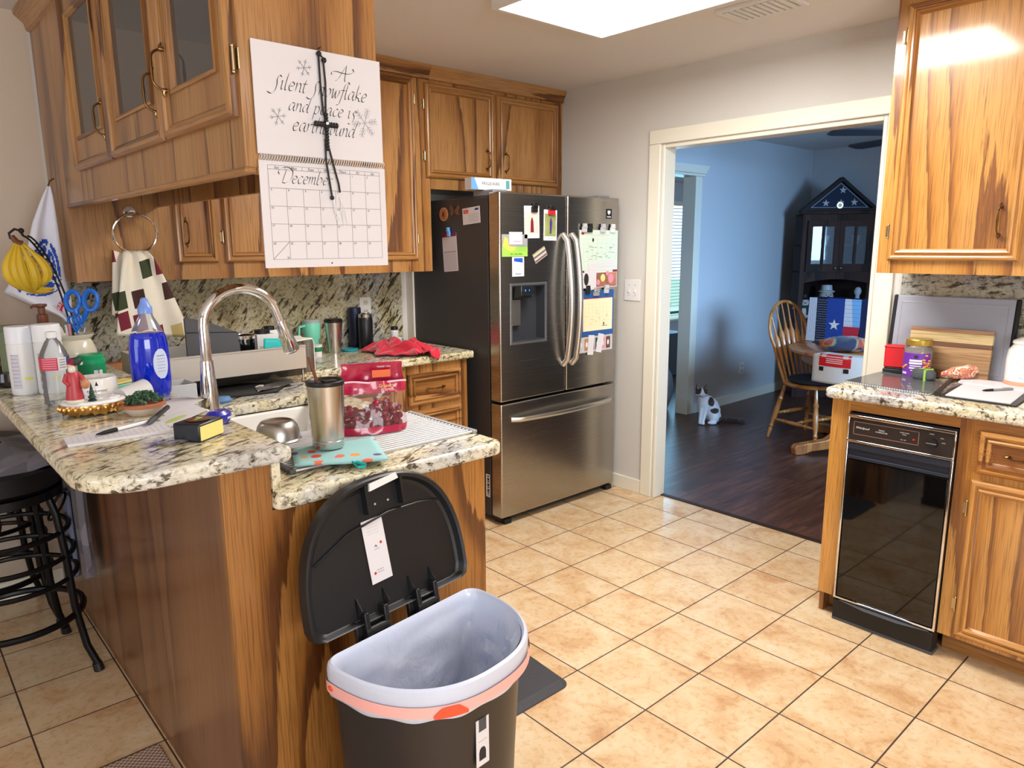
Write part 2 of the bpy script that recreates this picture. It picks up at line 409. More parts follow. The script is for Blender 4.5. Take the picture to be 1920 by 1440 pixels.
    def build(s, name, parent=None, smooth=True, bevel=0, seg=2, subsurf=0, solid=0, world=True, label=None, fix=True, angle=35):
        bm = s.bm
        if fix: bmesh.ops.recalc_face_normals(bm, faces=bm.faces)
        me = bpy.data.meshes.new(name)
        root = parent
        if parent is not None and world:
            bm.transform(INV[parent.name])
        bm.to_mesh(me); bm.free()
        for mt in s.mats: me.materials.append(mt)
        o = bpy.data.objects.new(name, me); COL.objects.link(o)
        if parent is not None:
            o.parent = parent; INV[o.name] = INV[parent.name]
        else: INV[o.name] = Matrix.Identity(4)
        if solid:
            md = o.modifiers.new('solid', 'SOLIDIFY'); md.thickness = solid; md.offset = 0
        if bevel:
            md = o.modifiers.new('bevel', 'BEVEL'); md.width = bevel; md.segments = seg; md.limit_method = 'ANGLE'; md.angle_limit = math.radians(40)
        if subsurf:
            md = o.modifiers.new('sub', 'SUBSURF'); md.levels = subsurf; md.render_levels = subsurf
        if smooth:
            for p in me.polygons: p.use_smooth = True
            if not subsurf:
                try: me.set_sharp_from_angle(angle=math.radians(angle))
                except Exception: pass
        if label: o['label'] = label
        return o
def thing(name, label, cat, loc=(0, 0, 0), rotz=0, group=None):
    o = bpy.data.objects.new(name, None); COL.objects.link(o); o.empty_display_size = 0.05
    o.location = loc; o.rotation_euler = (0, 0, rotz); o['label'] = label; o['category'] = cat
    if group: o['group'] = group
    INV[o.name] = (Matrix.Translation(Vector(loc)) @ Matrix.Rotation(rotz, 4, 'Z')).inverted()
    return o
def tag(o, label, cat, group=None):
    o['label'] = label; o['category'] = cat
    if group: o['group'] = group
    return o
def struct(o): o['kind'] = 'structure'; return o
def copy_tree(o, parent=None):
    c = o.copy(); COL.objects.link(c)
    if parent is not None: c.parent = parent
    for ch in list(o.children): copy_tree(ch, c)
    INV[c.name] = INV[o.name]
    return c
def frame(o, u, v):
    u = Vector(u).normalized(); v = Vector(v).normalized(); n = u.cross(v)
    m = Matrix((u, v, n)).transposed().to_4x4(); m.translation = Vector(o)
    return m

# ------------------------------------------------------------------ the setting
XW, YB, H = 1.972, 2.35, 2.44     # doorway wall face, back wall face, ceiling
XD = 2.065                        # other face of the doorway wall
struct(MB(TILE).box(-4.6, 2.055, -4.0, 2.35, -0.05, 0).build('floor', smooth=False))
struct(MB(PLANK).box(2.055, 12, -2.4, 6.5, -0.05, 0.0).build('floor_dining', smooth=False))
struct(MB(CEIL).box(-4.6, 9.5, -4.1, 6.5, H, H+0.1).build('ceiling', smooth=False))
# back wall: kitchen part (ends at the doorway wall), with the left part of the room beyond the bar
struct(MB(WALL).box(-0.80, 2.065, YB, YB+0.12, 0, H).build('wall_back', smooth=False))
struct(MB(WALLL).box(-4.6, -0.80, YB, YB+0.12, 0, H).build('wall_back_left', smooth=False))
# doorway wall with opening y 0.055..1.243, z 0..2.045
w = MB(WALL)
w.box(XW, XD, 1.243, 2.35, 0, H); w.box(XW, XD, 0.055, 1.243, 2.045, H); w.box(XW, XD, -4.0, 0.055, 0, H)
struct(w.build('wall_right', smooth=False))
# south and west walls behind the camera, window openings added for the fill lamps
w = MB(WALL)
w.box(-4.6, -2.75, -4.1, -4.0, 0, H); w.box(-0.45, 2.065, -4.1, -4.0, 0, H); w.box(-2.75, -0.45, -4.1, -4.0, 0, 0.75); w.box(-2.75, -0.45, -4.1, -4.0, 2.15, H)
struct(w.build('wall_south', smooth=False))
w = MB(WALLL)
w.box(-4.7, -4.6, -4.0, -1.75, 0, H); w.box(-4.7, -4.6, 0.55, 2.47, 0, H); w.box(-4.7, -4.6, -1.75, 0.55, 0, 0.75); w.box(-4.7, -4.6, -1.75, 0.55, 2.15, H)
struct(w.build('wall_west', smooth=False))
# dining room: wall with cased opening, right wall, far walls
w = MB(WALLD)
w.box(4.03, 6.0, 2.357, 2.47, 0, H); w.box(2.25, 4.03, 2.357, 2.47, 2.09, H); w.box(2.065, 2.25, 2.357, 2.47, 0, H)
struct(w.build('wall_dining_back', smooth=False))
struct(MB(WALLD).box(6.0, 6.1, -2.5, 2.47, 0, H).build('wall_dining_right', smooth=False))
w = MB(WALLD)
w.box(2.065, 2.35, -2.5, -2.4, 0, H); w.box(3.50, 6.0, -2.5, -2.4, 0, H); w.box(2.35, 3.50, -2.5, -2.4, 0, 0.7); w.box(2.35, 3.50, -2.5, -2.4, 2.2, H)
struct(w.build('wall_dining_south', smooth=False))
w = MB(WALLD)
w.box(9.4, 9.5, 2.47, 5.6, 0, H); w.box(2.0, 6.9, 5.5, 5.6, 0, H); w.box(8.9, 9.4, 5.5, 5.6, 0, H); w.box(6.9, 8.9, 5.5, 5.6, 0, 0.35); w.box(6.9, 8.9, 5.5, 5.6, 2.1, H)
w.box(1.9, 2.0, 2.47, 5.6, 0, H)
struct(w.build('wall_living', smooth=False))
# garden seen through the living room window
def garden_mat():
    m, nt, b = newmat('bright_garden')
    n = nnode(nt, 1.6, 5, 0.6, 0.4, mapping(nt))
    r = ramp(nt, [(0.36, srgb(60, 130, 110)), (0.47, srgb(120, 200, 190)), (0.56, srgb(230, 250, 255))]); nt.links.new(n.outputs['Fac'], r.inputs['Fac'])
    nt.links.new(r.outputs['Color'], b.inputs['Base Color']); S(b, 'Roughness', 1)
    return m
def foliage(name, x, y, z, r, label, mat):
    o = MB(mat); 
    for k in range(26):
        a = Vector((random.gauss(0, 1), random.gauss(0, 1), random.gauss(0, 0.9))).normalized()*r*random.uniform(.5, 1)
        o.ball((x+a.x, y+a.y, z+a.z), r*random.uniform(.22, .4), 7, 5)
    o.cyl((x, y, 0), (x, y, z), .05, .04, 7)
    return tag(o.build(name), label, 'shrub')
foliage('garden_shrub', 9.5, 8.6, 1.1, .8, 'green garden shrub seen through the far living room window', plain('leaf_green', srgb(80, 150, 110), .9, var=.3))
struct(MB(plain('lawn', srgb(150, 190, 140), 1)).box(2, 26, 6.5, 20, -0.1, -0.02).build('ground_garden', smooth=False))
fr = MB(TRIM)
fr.box(6.9, 8.9, 5.47, 5.5, 2.1, 2.16); fr.box(6.9, 8.9, 5.44, 5.5, 0.32, 0.35)
for x in (6.9, 7.9, 8.87): fr.box(x, x+0.03, 5.47, 5.53, 0.35, 2.1)
wn = struct(fr.build('window_1', smooth=False))
sl = MB(plain('blind_slat', srgb(210, 232, 240), 0.5))
for k in range(34):
    z = 0.4+k*0.05; sl.xf = Matrix.Translation((7.9, 5.52, z)) @ Matrix.Rotation(math.radians(20), 4, 'X'); sl.box(-0.98, 0.98, -0.02, 0.02, -0.001, 0.001)
sl.build('window_blind', wn, smooth=False)
# trims: doorway casing + jambs
def casing(name, y0, y1, z1, wd=0.084):
    c = MB(TRIM)
    for (a, b_) in ((y0-wd, y0-0.006), (y1+0.006, y1+wd)): c.box(XW-0.016, XW, a, b_, 0, z1+0.006)
    c.prism([(XW-0.016, y0-wd, z1+0.006), (XW-0.016, y1+wd, z1+0.006), (XW-0.016, y1+wd, z1+wd), (XW-0.016, y0-wd, z1+wd)], (0.016, 0, 0))
    c.box(XW-0.004, XD+0.004, y0-0.0, y0+0.018, 0, z1); c.box(XW-0.004, XD+0.004, y1-0.018, y1, 0, z1)
    c.box(XW-0.004, XD+0.004, y0+0.018, y1-0.018, z1-0.018, z1)
    return struct(c.build(name, bevel=0.004, seg=2))
casing('trim_1', 0.055, 1.243, 2.045)
c = MB(TRIM)
c.box(3.935, 4.03, 2.35, 2.48, 0, 2.07); c.box(2.25, 2.35, 2.35, 2.48, 0, 2.07); c.box(2.15, 4.045, 2.335, 2.49, 2.07, 2.09)
c.prism([(2.15, 2.345, 2.09), (4.03, 2.345, 2.09), (4.09, 2.345, 2.16), (2.15, 2.345, 2.16)], (0, -0.03, 0))
struct(c.build('trim_2', bevel=0.003))
def baseboard(name, pts, mat=TRIM, h=0.085, t=0.013):
    b = MB(mat)
    for (x0, x1, y0, y1) in pts: b.box(x0, x1, y0, y1, 0, h)
    return struct(b.build(name, bevel=0.003))
baseboard('baseboard_right', [(XW-0.013, XW, 1.327, 2.35)])
baseboard('baseboard_dining', [(4.045, 6.0, 2.343, 2.357), (5.987, 6.0, -2.4, 2.343)])
baseboard('baseboard_back_left', [(-4.6, -0.92, YB-0.013, YB)])
struct(MB(plain('threshold_dark', srgb(48, 30, 22), 0.5)).box(2.035, 2.065, 0.055, 1.243, 0.0, 0.006).build('trim_3', smooth=False))
struct(MB(plain('pantry_white', srgb(226, 220, 208), .5)).box(0.985, 0.999, 2.28, 2.35, 0.0, 1.8).build('trim_4', smooth=False))

# ceiling light: recessed box with lens
cl = thing('ceiling_light', 'bright rectangular fluorescent ceiling light with white diffuser', 'light', (0.8, 0.343, H))
MB(plain('light_frame', srgb(226, 226, 226), 0.5)).slab([0.485, 0.505, 1.095, 1.115], [-0.267, -0.247, 0.933, 0.953], {(1, 1)}, H-0.055, H).build('frame', cl, smooth=False)
MB(LENS).box(0.507, 1.093, -0.245, 0.931, H-0.05, H-0.01).build('diffuser', cl, smooth=False)
cv = thing('ceiling_vent', 'white ceiling vent register beside the ceiling light', 'vent', (1.40, 0.40, H))
v = MB(WHITE); v.xf = Matrix.Translation((1.405, 0.36, H)) @ Matrix.Rotation(0.0, 4, 'Z')
v.slab([-.10, -.08, .08, .10], [-.15, -.13, .13, .15], {(1, 1)}, -0.012, -0.001); v.build('frame', cv)
v = MB(WHITE)
for k in range(9): v.box(1.33, 1.48, 0.245+k*0.028, 0.262+k*0.028, H-0.014, H-0.004)
v.build('louvre', cv, smooth=False)

# ------------------------------------------------------------------ cabinet pieces
def ring(M, w, h, prof, mv, mh):
    """mitred picture-frame moulding; prof = [(inset, height)]"""
    def loop(d, z): return [(d, d, z), (w-d, d, z), (w-d, h-d, z), (d, h-d, z)]
    for (d0, z0), (d1, z1) in zip(prof, prof[1:]):
        A, B = loop(d0, z0), loop(d1, z1)
        for i in range(4):
            M.m(mh if i in (0, 2) else mv); M.quad(A[i], A[(i+1) % 4], B[(i+1) % 4], B[i])
PROF = [(0, 0), (0, .013), (.006, .021), (.013, .023), (.017, .021), (.019, .015), (.024, .015), (.027, .021), (.031, .024), (.037, .021), (.042, .011), (.044, .009)]
def door(parent, F, w, h, mv=OAK, mh=OAKX, hinge=None, pull=None, name='door', glassd=False, pull_h=False, rail=0.04):
    d = MB(mv); d.xf = F
    if glassd:
        ring(d, w, h, PROF[:7]+[(.03, .012)], mv, mh)
        d.m(mv).box(0.03, 0.075, 0.03, h-.03, 0, .013); d.box(w-.075, w-.03, 0.03, h-.03, 0, .013)
        d.m(mv).box(0.075, w-.075, 0.03, .105, 0, .013); d.box(0.075, w-.075, h-.10, h-.03, 0, .013)
        d.xf = F @ Matrix.Translation((0.068, 0.098, .006)); ring(d, w-.136, h-.19, [(0, 0), (0, .012), (.006, .014), (.012, .009), (.016, 0)], mv, mh); d.xf = F
    else:
        ring(d, w, h, PROF, mv, mh)
        d.m(mv).quad((.044, .044, .009), (w-.044, .044, .009), (w-.044, h-.044, .009), (.044, h-.044, .009))
    o = d.build(name, parent, angle=25, fix=False)
    if glassd:
        g = MB(PANE); g.xf = F; g.box(.07, w-.07, .10, h-.09, .003, .006); g.build('pane', o, smooth=False)
    if hinge:
        for hz in ((.09, h-.13) if h > .3 else (.04,)):
            g = MB(BRASSB); g.xf = F
            x = -0.006 if hinge == 'L' else w+0.006
            g.cyl((x, hz, .008), (x, hz+.045, .008), .0035, n=8); g.ball((x, hz-.003, .008), .0045, 8, 6); g.ball((x, hz+.048, .008), .0045, 8, 6)
            g.box(min(x, x+(-.012 if hinge == 'L' else .012)), max(x, x+(-.012 if hinge == 'L' else .012)), hz+.002, hz+.043, 0, .002)
            g.build('hinge', o)
    if pull:
        px_, py_ = pull; g = MB(BRASS); g.xf = F @ Matrix.Translation((px_, py_, .019))
        if pull_h: g.xf = g.xf @ Matrix.Rotation(-PI/2, 4, 'Z')
        L = .048; pts = []; rs = []
        for i in range(17):
            t = i/16; a = (t-.5)*2*L
            pts.append((0, a, .026*(1-abs(2*t-1)**6*0.9))); rs.append(.0032+.0022*math.exp(-((t-.5)/.05)**2)+.0012*math.exp(-((t-.36)/.03)**2)+.0012*math.exp(-((t-.64)/.03)**2))
        g.tube(pts, rs, 8)
        for sgn in (-1, 1): g.cyl((0, sgn*L, -.008), (0, sgn*L, .006), .006, .004, 10); g.tube([(0, sgn*L, .0), (0, sgn*(L+.008), .002), (0, sgn*(L+.016), -.002)], [.005, .0035, .0015], 6)
        g.build('handle', o)
    return o
FX = lambda x, y, z: frame((x, y, z), (1, 0, 0), (0, 0, 1))      # faces -Y
FY = lambda x, y, z: frame((x, y, z), (0, -1, 0), (0, 0, 1))     # faces -X, y = left edge (larger y)

# ---- hanging glass-door cabinet over the bar
XH = -0.790
hc = thing('hanging_cabinet', 'oak glass-door cabinet hanging from the ceiling over the bar', 'cabinet', (XH+.165, 1.0, 1.67))
b = MB(OAK)
b.box(XH, XH+.018, .270, .305, 1.785, H-.001); b.box(XH, XH+.018, .270, 2.018, 1.67, 1.785); b.box(XH, XH+.018, 1.73, 2.018, 1.785, H-.001)
b.box(XH, XH+.018, .305, 1.73, 2.36, H-.001); b.box(XH, XH+.018, .715, .745, 1.785, 2.36); b.box(XH, XH+.018, 1.235, 1.265, 1.785, 2.36)
b.build('face_frame', hc, smooth=False)
MB(OAK).box(XH+.018, XH+.331, .270, .288, 1.67, H-.001).build('end_panel', hc, smooth=False)
MB(OAK).box(XH+.313, XH+.331, .288, 2.018, 1.67, H-.001).build('kitchen_side_panel', hc, smooth=False)
b = MB(OAKY); b.box(XH+.018, XH+.313, .288, 2.018, 1.745, 1.763); b.box(XH+.018, XH+.313, .288, 2.018, 2.09, 2.105); b.build('shelf', hc, smooth=False)
MB(OAKY).box(XH-.006, XH+.022, .264, 2.018, 1.658, 1.672).box(XH+.022, XH+.337, .264, .292, 1.658, 1.672).build('bottom_moulding', hc, bevel=.004)
cr = MB(OAKY)
def side_crown(y0, y1, par):
    cr = MB(OAKY)
    cr.prism([(XH, y0, 2.365), (XH-.012, y0, 2.37), (XH-.018, y0, 2.395), (XH-.05, y0, 2.425), (XH-.052, y0, 2.4385), (XH, y0, 2.4385)], (0, y1-y0, 0))
    cr.build('crown_moulding', par)
side_crown(.265, 2.019, hc)
for i, (y0, y1, hs, pl) in enumerate(((1.74, 1.262, None, 'R'), (1.24, .742, None, 'R'), (.722, .283, 'R', 'L'))):
    wd = y0-y1
    door(hc, FY(XH, y0, 1.775), wd, .60, OAK, OAKY, hinge=hs, glassd=True, pull=((wd-.03, .12) if pl == 'R' else (.03, .16)))
gb = thing('glass_bowl', 'clear glass bowl behind the middle glass door of the hanging cabinet', 'bowl', (XH+.13, .87, 1.763))
g = MB(CLEAR); g.lathe([(0, .004), (.04, .004), (.075, .04), (.085, .075), (.081, .075), (.07, .043), (.036, .01), (0, .01)], (XH+.13, .87, 1.763), 24); g.build('bowl_body', gb)
for k, (yy, r, hh) in enumerate(((1.05, .033, .1), (1.5, .03, .13), (.42, .03, .12))):
    g = MB(CLEAR); g.lathe([(0, 0), (r*.8, 0), (r, hh), (r-.002, hh), (r*.76, .006), (0, .006)], (XH+.15, yy, 2.105), 18)
    tag(g.build('drinking_glass'), 'clear drinking glass on the upper shelf behind the ' + ('middle', 'farthest', 'nearest')[k] + ' glass door', 'glass', 'glasses in the hanging cabinet')

# ---- back upper cabinets
YF = 2.02
uc = thing('upper_cabinet', 'oak wall cabinet over the back counter with several doors', 'cabinet', (.06, YB-.16, 1.367))
b = MB(OAK)
b.box(XH, .945, YF, YF+.018, 1.367, H-.001)
b.box(.927, .945, YF+.018, YB-.001, 1.367, H-.001); b.box(XH, XH+.018, YF+.018, YB-.001, 1.367, H-.001); b.box(XH+.018, .927, YF+.018, YB-.001, 1.38, 1.395)
b.build('cabinet_body', uc, smooth=False)
MB(OAKD).box(XH+.018, -.455, YF-.001, YF, 1.367, 1.371).build('painted_shadow_strip', uc, smooth=False)  # thin dark strip: shade along the panel's lower edge put in as colour
side_crown(2.0205, 2.349, uc)
door(uc, FX(-.405, YF, 1.438), .175, .60, pull=(.045, .13))
door(uc, FX(-.195, YF, 1.438), .50, .93, hinge='L')
door(uc, FX(.345, YF, 1.430), .50, .94, hinge='R')
uf = thing('cabinet_over_fridge', 'two-door oak cabinet above the refrigerator', 'cabinet', (1.46, YB-.16, 1.8))
b = MB(OAK)
b.box(.947, XW-.002, YF, YF+.018, 1.81, H-.001); b.box(.947, .965, YF+.018, YB-.001, 1.81, H-.001); b.box(XW-.02, XW-.002, YF+.018, YB-.001, 1.81, H-.001); b.box(.965, XW-.02, YF+.018, YB-.001, 1.81, 1.825)
b.build('cabinet_body', uf, smooth=False)
door(uf, FX(.915+.0, YF-.0002, 1.868), .475, .485, hinge='L', pull=(.425, .12))
door(uf, FX(1.418, YF-.0002, 1.862), .50, .49, pull=(.065, .12))
for nm, x0, x1, par in (('crown_moulding', XH+.35, .9455, uc), ('crown_moulding', .9465, XW-.002, uf)):
    cr = MB(OAKX)
    cr.prism([(x0, YF, 2.37), (x0, YF-.012, 2.375), (x0, YF-.016, 2.395), (x0, YF-.034, 2.42), (x0, YF-.038, 2.4385), (x0, YF, 2.4385)], (x1-x0, 0, 0)); cr.build(nm, par)

# ---- backsplash, outlet, switch
tag(MB(GRANB).box(XH+.0, .945, YB-.012, YB-.0005, .9505, 1.3665).build('backsplash', smooth=False), 'granite backsplash panel behind the back counter', 'backsplash')
tag(MB(GRANS).box(XW-.012, XW-.0005, -2.0, -.066, .9505, 1.3735).build('backsplash', smooth=False), 'dark granite backsplash panel behind the right counter', 'backsplash')
def outlet(name, F, label, w=.072, h=.115, kind='outlet'):
    t = thing(name, label, 'outlet' if kind == 'outlet' else 'switch', F.translation)
    o = MB(WHITE); o.xf = F; o.box(-w/2, w/2, -h/2, h/2, 0.0005, .006); o.build('cover_plate', t, bevel=.002)
    if kind == 'outlet':
        for s_ in (-1, 1):
            p = MB(CREAM); p.xf = F; p.box(-.017, .017, s_*.026-.014, s_*.026+.014, .006, .008); p.m(INK)
            p.box(-.008, -.005, s_*.026-.004, s_*.026+.006, .008, .0085); p.box(.005, .008, s_*.026-.004, s_*.026+.006, .008, .0085); p.cyl((0, s_*.026-.009, .008), (0, s_*.026-.009, .0085), .002, n=8)
            p.build('socket', t, bevel=.0005)
    else:
        for x in (-.023, .023):
            p = MB(WHITE); p.xf = F; p.box(x-.005, x+.005, -.012, .012, .006, .008); p.box(x-.003, x+.003, -.010, .0, .008, .017); p.m(GREY); p.cyl((x, .03, .006), (x, .03, .0075), .003, n=8); p.cyl((x, -.03, .006), (x, -.03, .0075), .003, n=8)
            p.build('toggle', t)
    return t
outlet('wall_outlet', FX(.694, YB-.012, 1.165), 'white electrical outlet on the granite backsplash', h=.112)
outlet('light_switch', FY(XW, 1.430, 1.24), 'white double light switch on the wall between refrigerator and doorway', .118, .125, 'switch')
outlet('wall_outlet', FX(4.83, 2.357, .32), 'white electrical outlet low on the blue dining room wall')

# ---- base: peninsula
YP = .245; XL = -.908; XI = -.165
pc = thing('peninsula_cabinet', 'oak peninsula base under the sink and raised bar', 'cabinet', (-.5, 1.2, 0))
MB(OAKP).prism([(XL, YP, 0), (XI, YP, 0), (XI, YP, .909), (-.797, YP, .909), (-.797, YP, 1.044), (XL, YP, 1.044)], (0, .02, 0)).build('end_panel', pc, smooth=False)
MB(OAKB).box(XL, XL+.02, YP+.02, 2.345, 0, 1.044).build('bar_side_panel', pc, smooth=False)
MB(OAK).box(-.817, -.797, YP+.02, 2.345, 0, 1.044).build('knee_wall_panel', pc, smooth=False)
MB(OAK).box(XI-.02, XI, YP+.02, 1.70, .0, .909).build('kitchen_side_panel', pc, smooth=False)
MB(OAKL).box(XL+.002, -.832, YP-.004, YP, 1.022, 1.0435).m(INK).cyl((-.88, YP-.0045, 1.036), (-.88, YP-.004, 1.036), .0015, n=8).cyl((-.865+.02, YP-.0045, 1.036), (-.845, YP-.004, 1.036), .0015, n=8).build('raw_strip', pc, smooth=False, label='unfinished light oak strip')
# bar top
bt = MB(GRAN); bt.slab([-1.185, -.782], [.150, 2.345], set(), 1.045, 1.08)
bm = bt.bm
def vround(bm, pts, r, seg):
    es = [e for e in bm.edges if abs(e.verts[0].co.x-e.verts[1].co.x) < 1e-6 and abs(e.verts[0].co.y-e.verts[1].co.y) < 1e-6 and any((e.verts[0].co.xy-Vector(p)).length < 1e-4 for p in pts)]
    bmesh.ops.bevel(bm, geom=es, offset=r, segments=seg, profile=.5, affect='EDGES')
vround(bm, [(-1.185, .150)], .13, 10); vround(bm, [(-.782, .150)], .012, 3)
tag(bt.build('bar_countertop', bevel=.011, seg=4), 'raised granite bar top along the left side of the peninsula', 'countertop')
tag(MB(GRAN).box(-.796, -.776, .237, 2.337, .951, 1.0445).build('granite_riser', smooth=False), 'narrow granite upstand between sink counter and raised bar', 'backsplash')
ct = MB(GRAN)
ct.slab([-.796, -.66, -.22, -.108, .982], [.222, .46, 1.235, 1.70, 2.337], {(1, 1), (3, 0), (3, 1), (3, 2)}, .91, .95)
vround(ct.bm, [(-.108, .222)], .03, 5); vround(ct.bm, [(-.796, .222), (.982, 1.70)], .02, 4)
tag(ct.build('kitchen_countertop', bevel=.010, seg=4), 'L-shaped granite counter holding the sink and running to the refrigerator', 'countertop')
sk = thing('kitchen_sink', 'deep white farmhouse sink set in the granite counter', 'sink', (-.44, .85, .70))
s_ = MB(CERAM)
x0, x1, y0, y1, zb, zt = -.652, -.228, .468, 1.226, .70, .908
s_.slab([x0-.02, x0, x1, x1+.02], [y0-.02, y0, y1, y1+.02], {(1, 1)}, zb, zt); s_.box(x0-.02, x1+.02, y0-.02, y1+.02, zb-.02, zb)
s_.build('basin', sk, bevel=.006, seg=3)
MB(STEELR).lathe([(0, 0), (.04, 0), (.045, .003), (0, .003)], (-.44, .9, zb), 20).build('drain', sk)
# faucet
fa = thing('faucet', 'chrome gooseneck pull-down kitchen faucet behind the sink', 'faucet', (-.728, .80, .95))
MB(CHROME).lathe([(0, 0), (.034, 0), (.034, .006), (.029, .012), (.027, .05), (.0235, .15), (.0185, .215), (.0175, .235), (0, .235)], (-.728, .80, .9505), 28).build('body', fa)
arc = [(-.728, .80, 1.18)]
cx, cz, R_ = -.618, 1.285, .11
for i in range(17):
    a = PI-i*(PI*0.93)/16; arc.append((cx+R_*math.cos(a), .80, cz+R_*.92*math.sin(a)))
last = Vector(arc[-1]); dr = (Vector(arc[-1])-Vector(arc[-2])).normalized()
MB(CHROME).tube(arc+[tuple(last+dr*.03)], .0148, 18).build('spout', fa)
e0 = last+dr*.025; e1 = e0+dr*.10
MB(CHROME).tube([e0, e0+dr*.008, e0+dr*.03, e0+dr*.095, e1], [.0158, .0175, .0185, .0245, .022], 20).build('spray_head', fa)
MB(BLACK).tube([e1, e1+dr*.004], [.018, .016], 16).build('nozzle', fa)
MB(CHROME).tube([(-.728, .775, 1.02), (-.728, .745, 1.03), (-.728, .70, 1.055)], [.012, .009, .007], 10).build('lever', fa)

# ---- back base cabinets
bc = thing('base_cabinet', 'oak base cabinet with drawers under the back counter beside the refrigerator', 'cabinet', (.4, 2.0, 0))
b = MB(OAK); b.box(-.145, .945, 1.73, 1.75, .09, .909); b.box(.925, .945, 1.75, 2.34, 0, .909); b.box(-.145, .925, 1.78, 1.79, 0, .09); b.build('cabinet_body', bc, smooth=False)
for z0, hh in ((.70, .165), (.48, .19), (.27, .18), (.10, .15)):
    door(bc, FX(.56, 1.73, z0), .335, hh, OAKX, OAKX, name='drawer', pull=(.167, hh/2), pull_h=True)
door(bc, FX(-.11, 1.73, .70), .60, .165, OAKX, OAKX, name='drawer', pull=(.3, .08), pull_h=True)
door(bc, FX(-.11, 1.73, .12), .29, .55); door(bc, FX(.20, 1.73, .12), .29, .55)

# ---- right side base cabinets
XR = 1.36
rc = thing('base_cabinet', 'oak base cabinet with drawer and door right of the trash compactor', 'cabinet', (1.66, -.9, 0))
b = MB(OAKR)
b.box(XR, XR+.02, -.141, -.070, .09, .909); b.box(XR, XR+.02, -.568, -.52, .09, .909); b.box(XR, XR+.02, -2.0, -.568, .09, .72)
b.box(XR+.001, XR+.02, -.2, -.0901+.0, .909, .9095)
b.m(OAKRY).box(XR, XR+.02, -.52, -.141, .868, .909); b.box(XR, XR+.02, -2.0, -.568, .72, .909)
b.m(OAKR).box(XR+.02, 1.97, -.088, -.070, 0, .909); b.box(XR+.02, 1.97, -2.0, -1.98, 0, .909)
b.m(OAKY).box(XR+.075, XR+.09, -2.0, -.52, 0, .09); b.box(XR+.075, XR+.09, -.141, -.088, 0, .09)
b.build('cabinet_body', rc, smooth=False)
door(rc, FY(XR, -.585, .722), .42, .15, OAKRY, OAKRY, name='drawer', pull=(.14, .075), pull_h=True)
door(rc, FY(XR, -.575, .11), .43, .585, OAKR, OAKRY, hinge='L')
door(rc, FY(XR, -1.03, .722), .42, .15, OAKRY, OAKRY, name='drawer', pull=(.21, .075), pull_h=True)
door(rc, FY(XR, -1.03, .11), .42, .585, OAKR, OAKRY, pull=(.04, .47))
cr = MB(GRAN); cr.slab([1.325, 1.959], [-2.0, -.045], set(), .91, .95); vround(cr.bm, [(1.325, -.045)], .03, 5)
tag(cr.build('kitchen_countertop', bevel=.012, seg=4), 'granite countertop above the trash compactor on the right', 'countertop')
# trash compactor
tc = thing('trash_compactor', 'black trash compactor with chrome trim built into the right cabinets', 'appliance', (1.6, -.33, 0))
y0, y1 = -.143, -.517
F = FY(XR-.012, y0, .095); wd = y0-y1
MB(BLACKM).box(XR-.006, 1.9, y1, y0, .095, .862).build('housing', tc, smooth=False)
q = MB(BLACKG); q.xf = F; q.box(.012, wd-.012, .012, .585, .0, .006); q.build('glass_door', tc, bevel=.001)
q = MB(CHROME); q.xf = F
q.box(0, .008, 0, .655, 0, .010); q.box(wd-.008, wd, 0, .655, 0, .010); q.box(.008, wd-.008, 0, .009, 0, .010); q.box(0, wd, .655, .664, 0, .012); q.box(0, wd, .752, .763, 0, .012); q.box(0, .006, .664, .752, 0, .008); q.box(wd-.006, wd, .664, .752, 0, .008)
q.build('chrome_trim', tc, bevel=.002)
q = MB(plain('compactor_handle', srgb(52, 58, 70), .35, .5)); q.xf = F; q.box(.010, wd-.010, .590, .602, .0, .010); q.box(.010, wd-.010, .628, .652, .0, .008); q.m(plain('compactor_recess', srgb(26, 30, 42), .4)).box(.010, wd-.010, .602, .628, .0, .003); q.build('handle', tc, bevel=.001)
q = MB(plain('compactor_brown', srgb(40, 32, 28), .4)); q.xf = F; q.box(.006, wd-.006, .664, .752, 0, .004)
q.m(plain('panel_line', srgb(132, 96, 84), .5))
for a, b_, c_, d_ in ((.022, .255, .735, .7375), (.022, .255, .686, .6885), (.022, .0245, .686, .7375), (.2525, .255, .686, .7375)): q.box(a, b_, c_, d_, .004, .0045)
q.m(WHITE)
for body, x, y, s2 in (('Whirlpool', .055, .714, .012), ('TRASH', .125, .717, .007), ('COMPACTOR', .125, .709, .007), ('SOLID WASTE', .205, .724, .005), ('MODE', .205, .717, .005), ('ON  OFF', .203, .697, .005), ('START', .296, .737, .0055), ('RUN', .330, .727, .005), ('STOP', .336, .711, .005)):
    q.text(body, s2, Matrix.Translation((x, y, .0046)), shear=(.3 if body[0] == 'W' else 0))
q.m(RED).box(.235, .241, .702, .708, .004, .006)
q.build('control_panel', tc)
q = MB(BLACK); q.xf = F; q.cyl((.30, .705, .004), (.30, .705, .018), .019, .017, 20); q.m(GREY).box(.283, .317, .704, .706, .018, .0186); q.build('knob', tc)
q = MB(BLACK); q.prism([(XR-.02, y0-.0, .012), (XR-.02, y0, .088), (XR+.05, y0, .092), (XR+.05, y0, .012)], (0, -wd+.006, 0)); q.m(DGREY).prism([(XR-.02, y0-.02, .088), (XR-.045, y0-.13, .088), (XR-.045, y0-.25, .088), (XR-.02, y0-.36, .088)], (0, 0, .004)); q.box(XR-.02, XR+.05, y1, y0, .0, .012); q.build('foot_drawer', tc, bevel=.003)
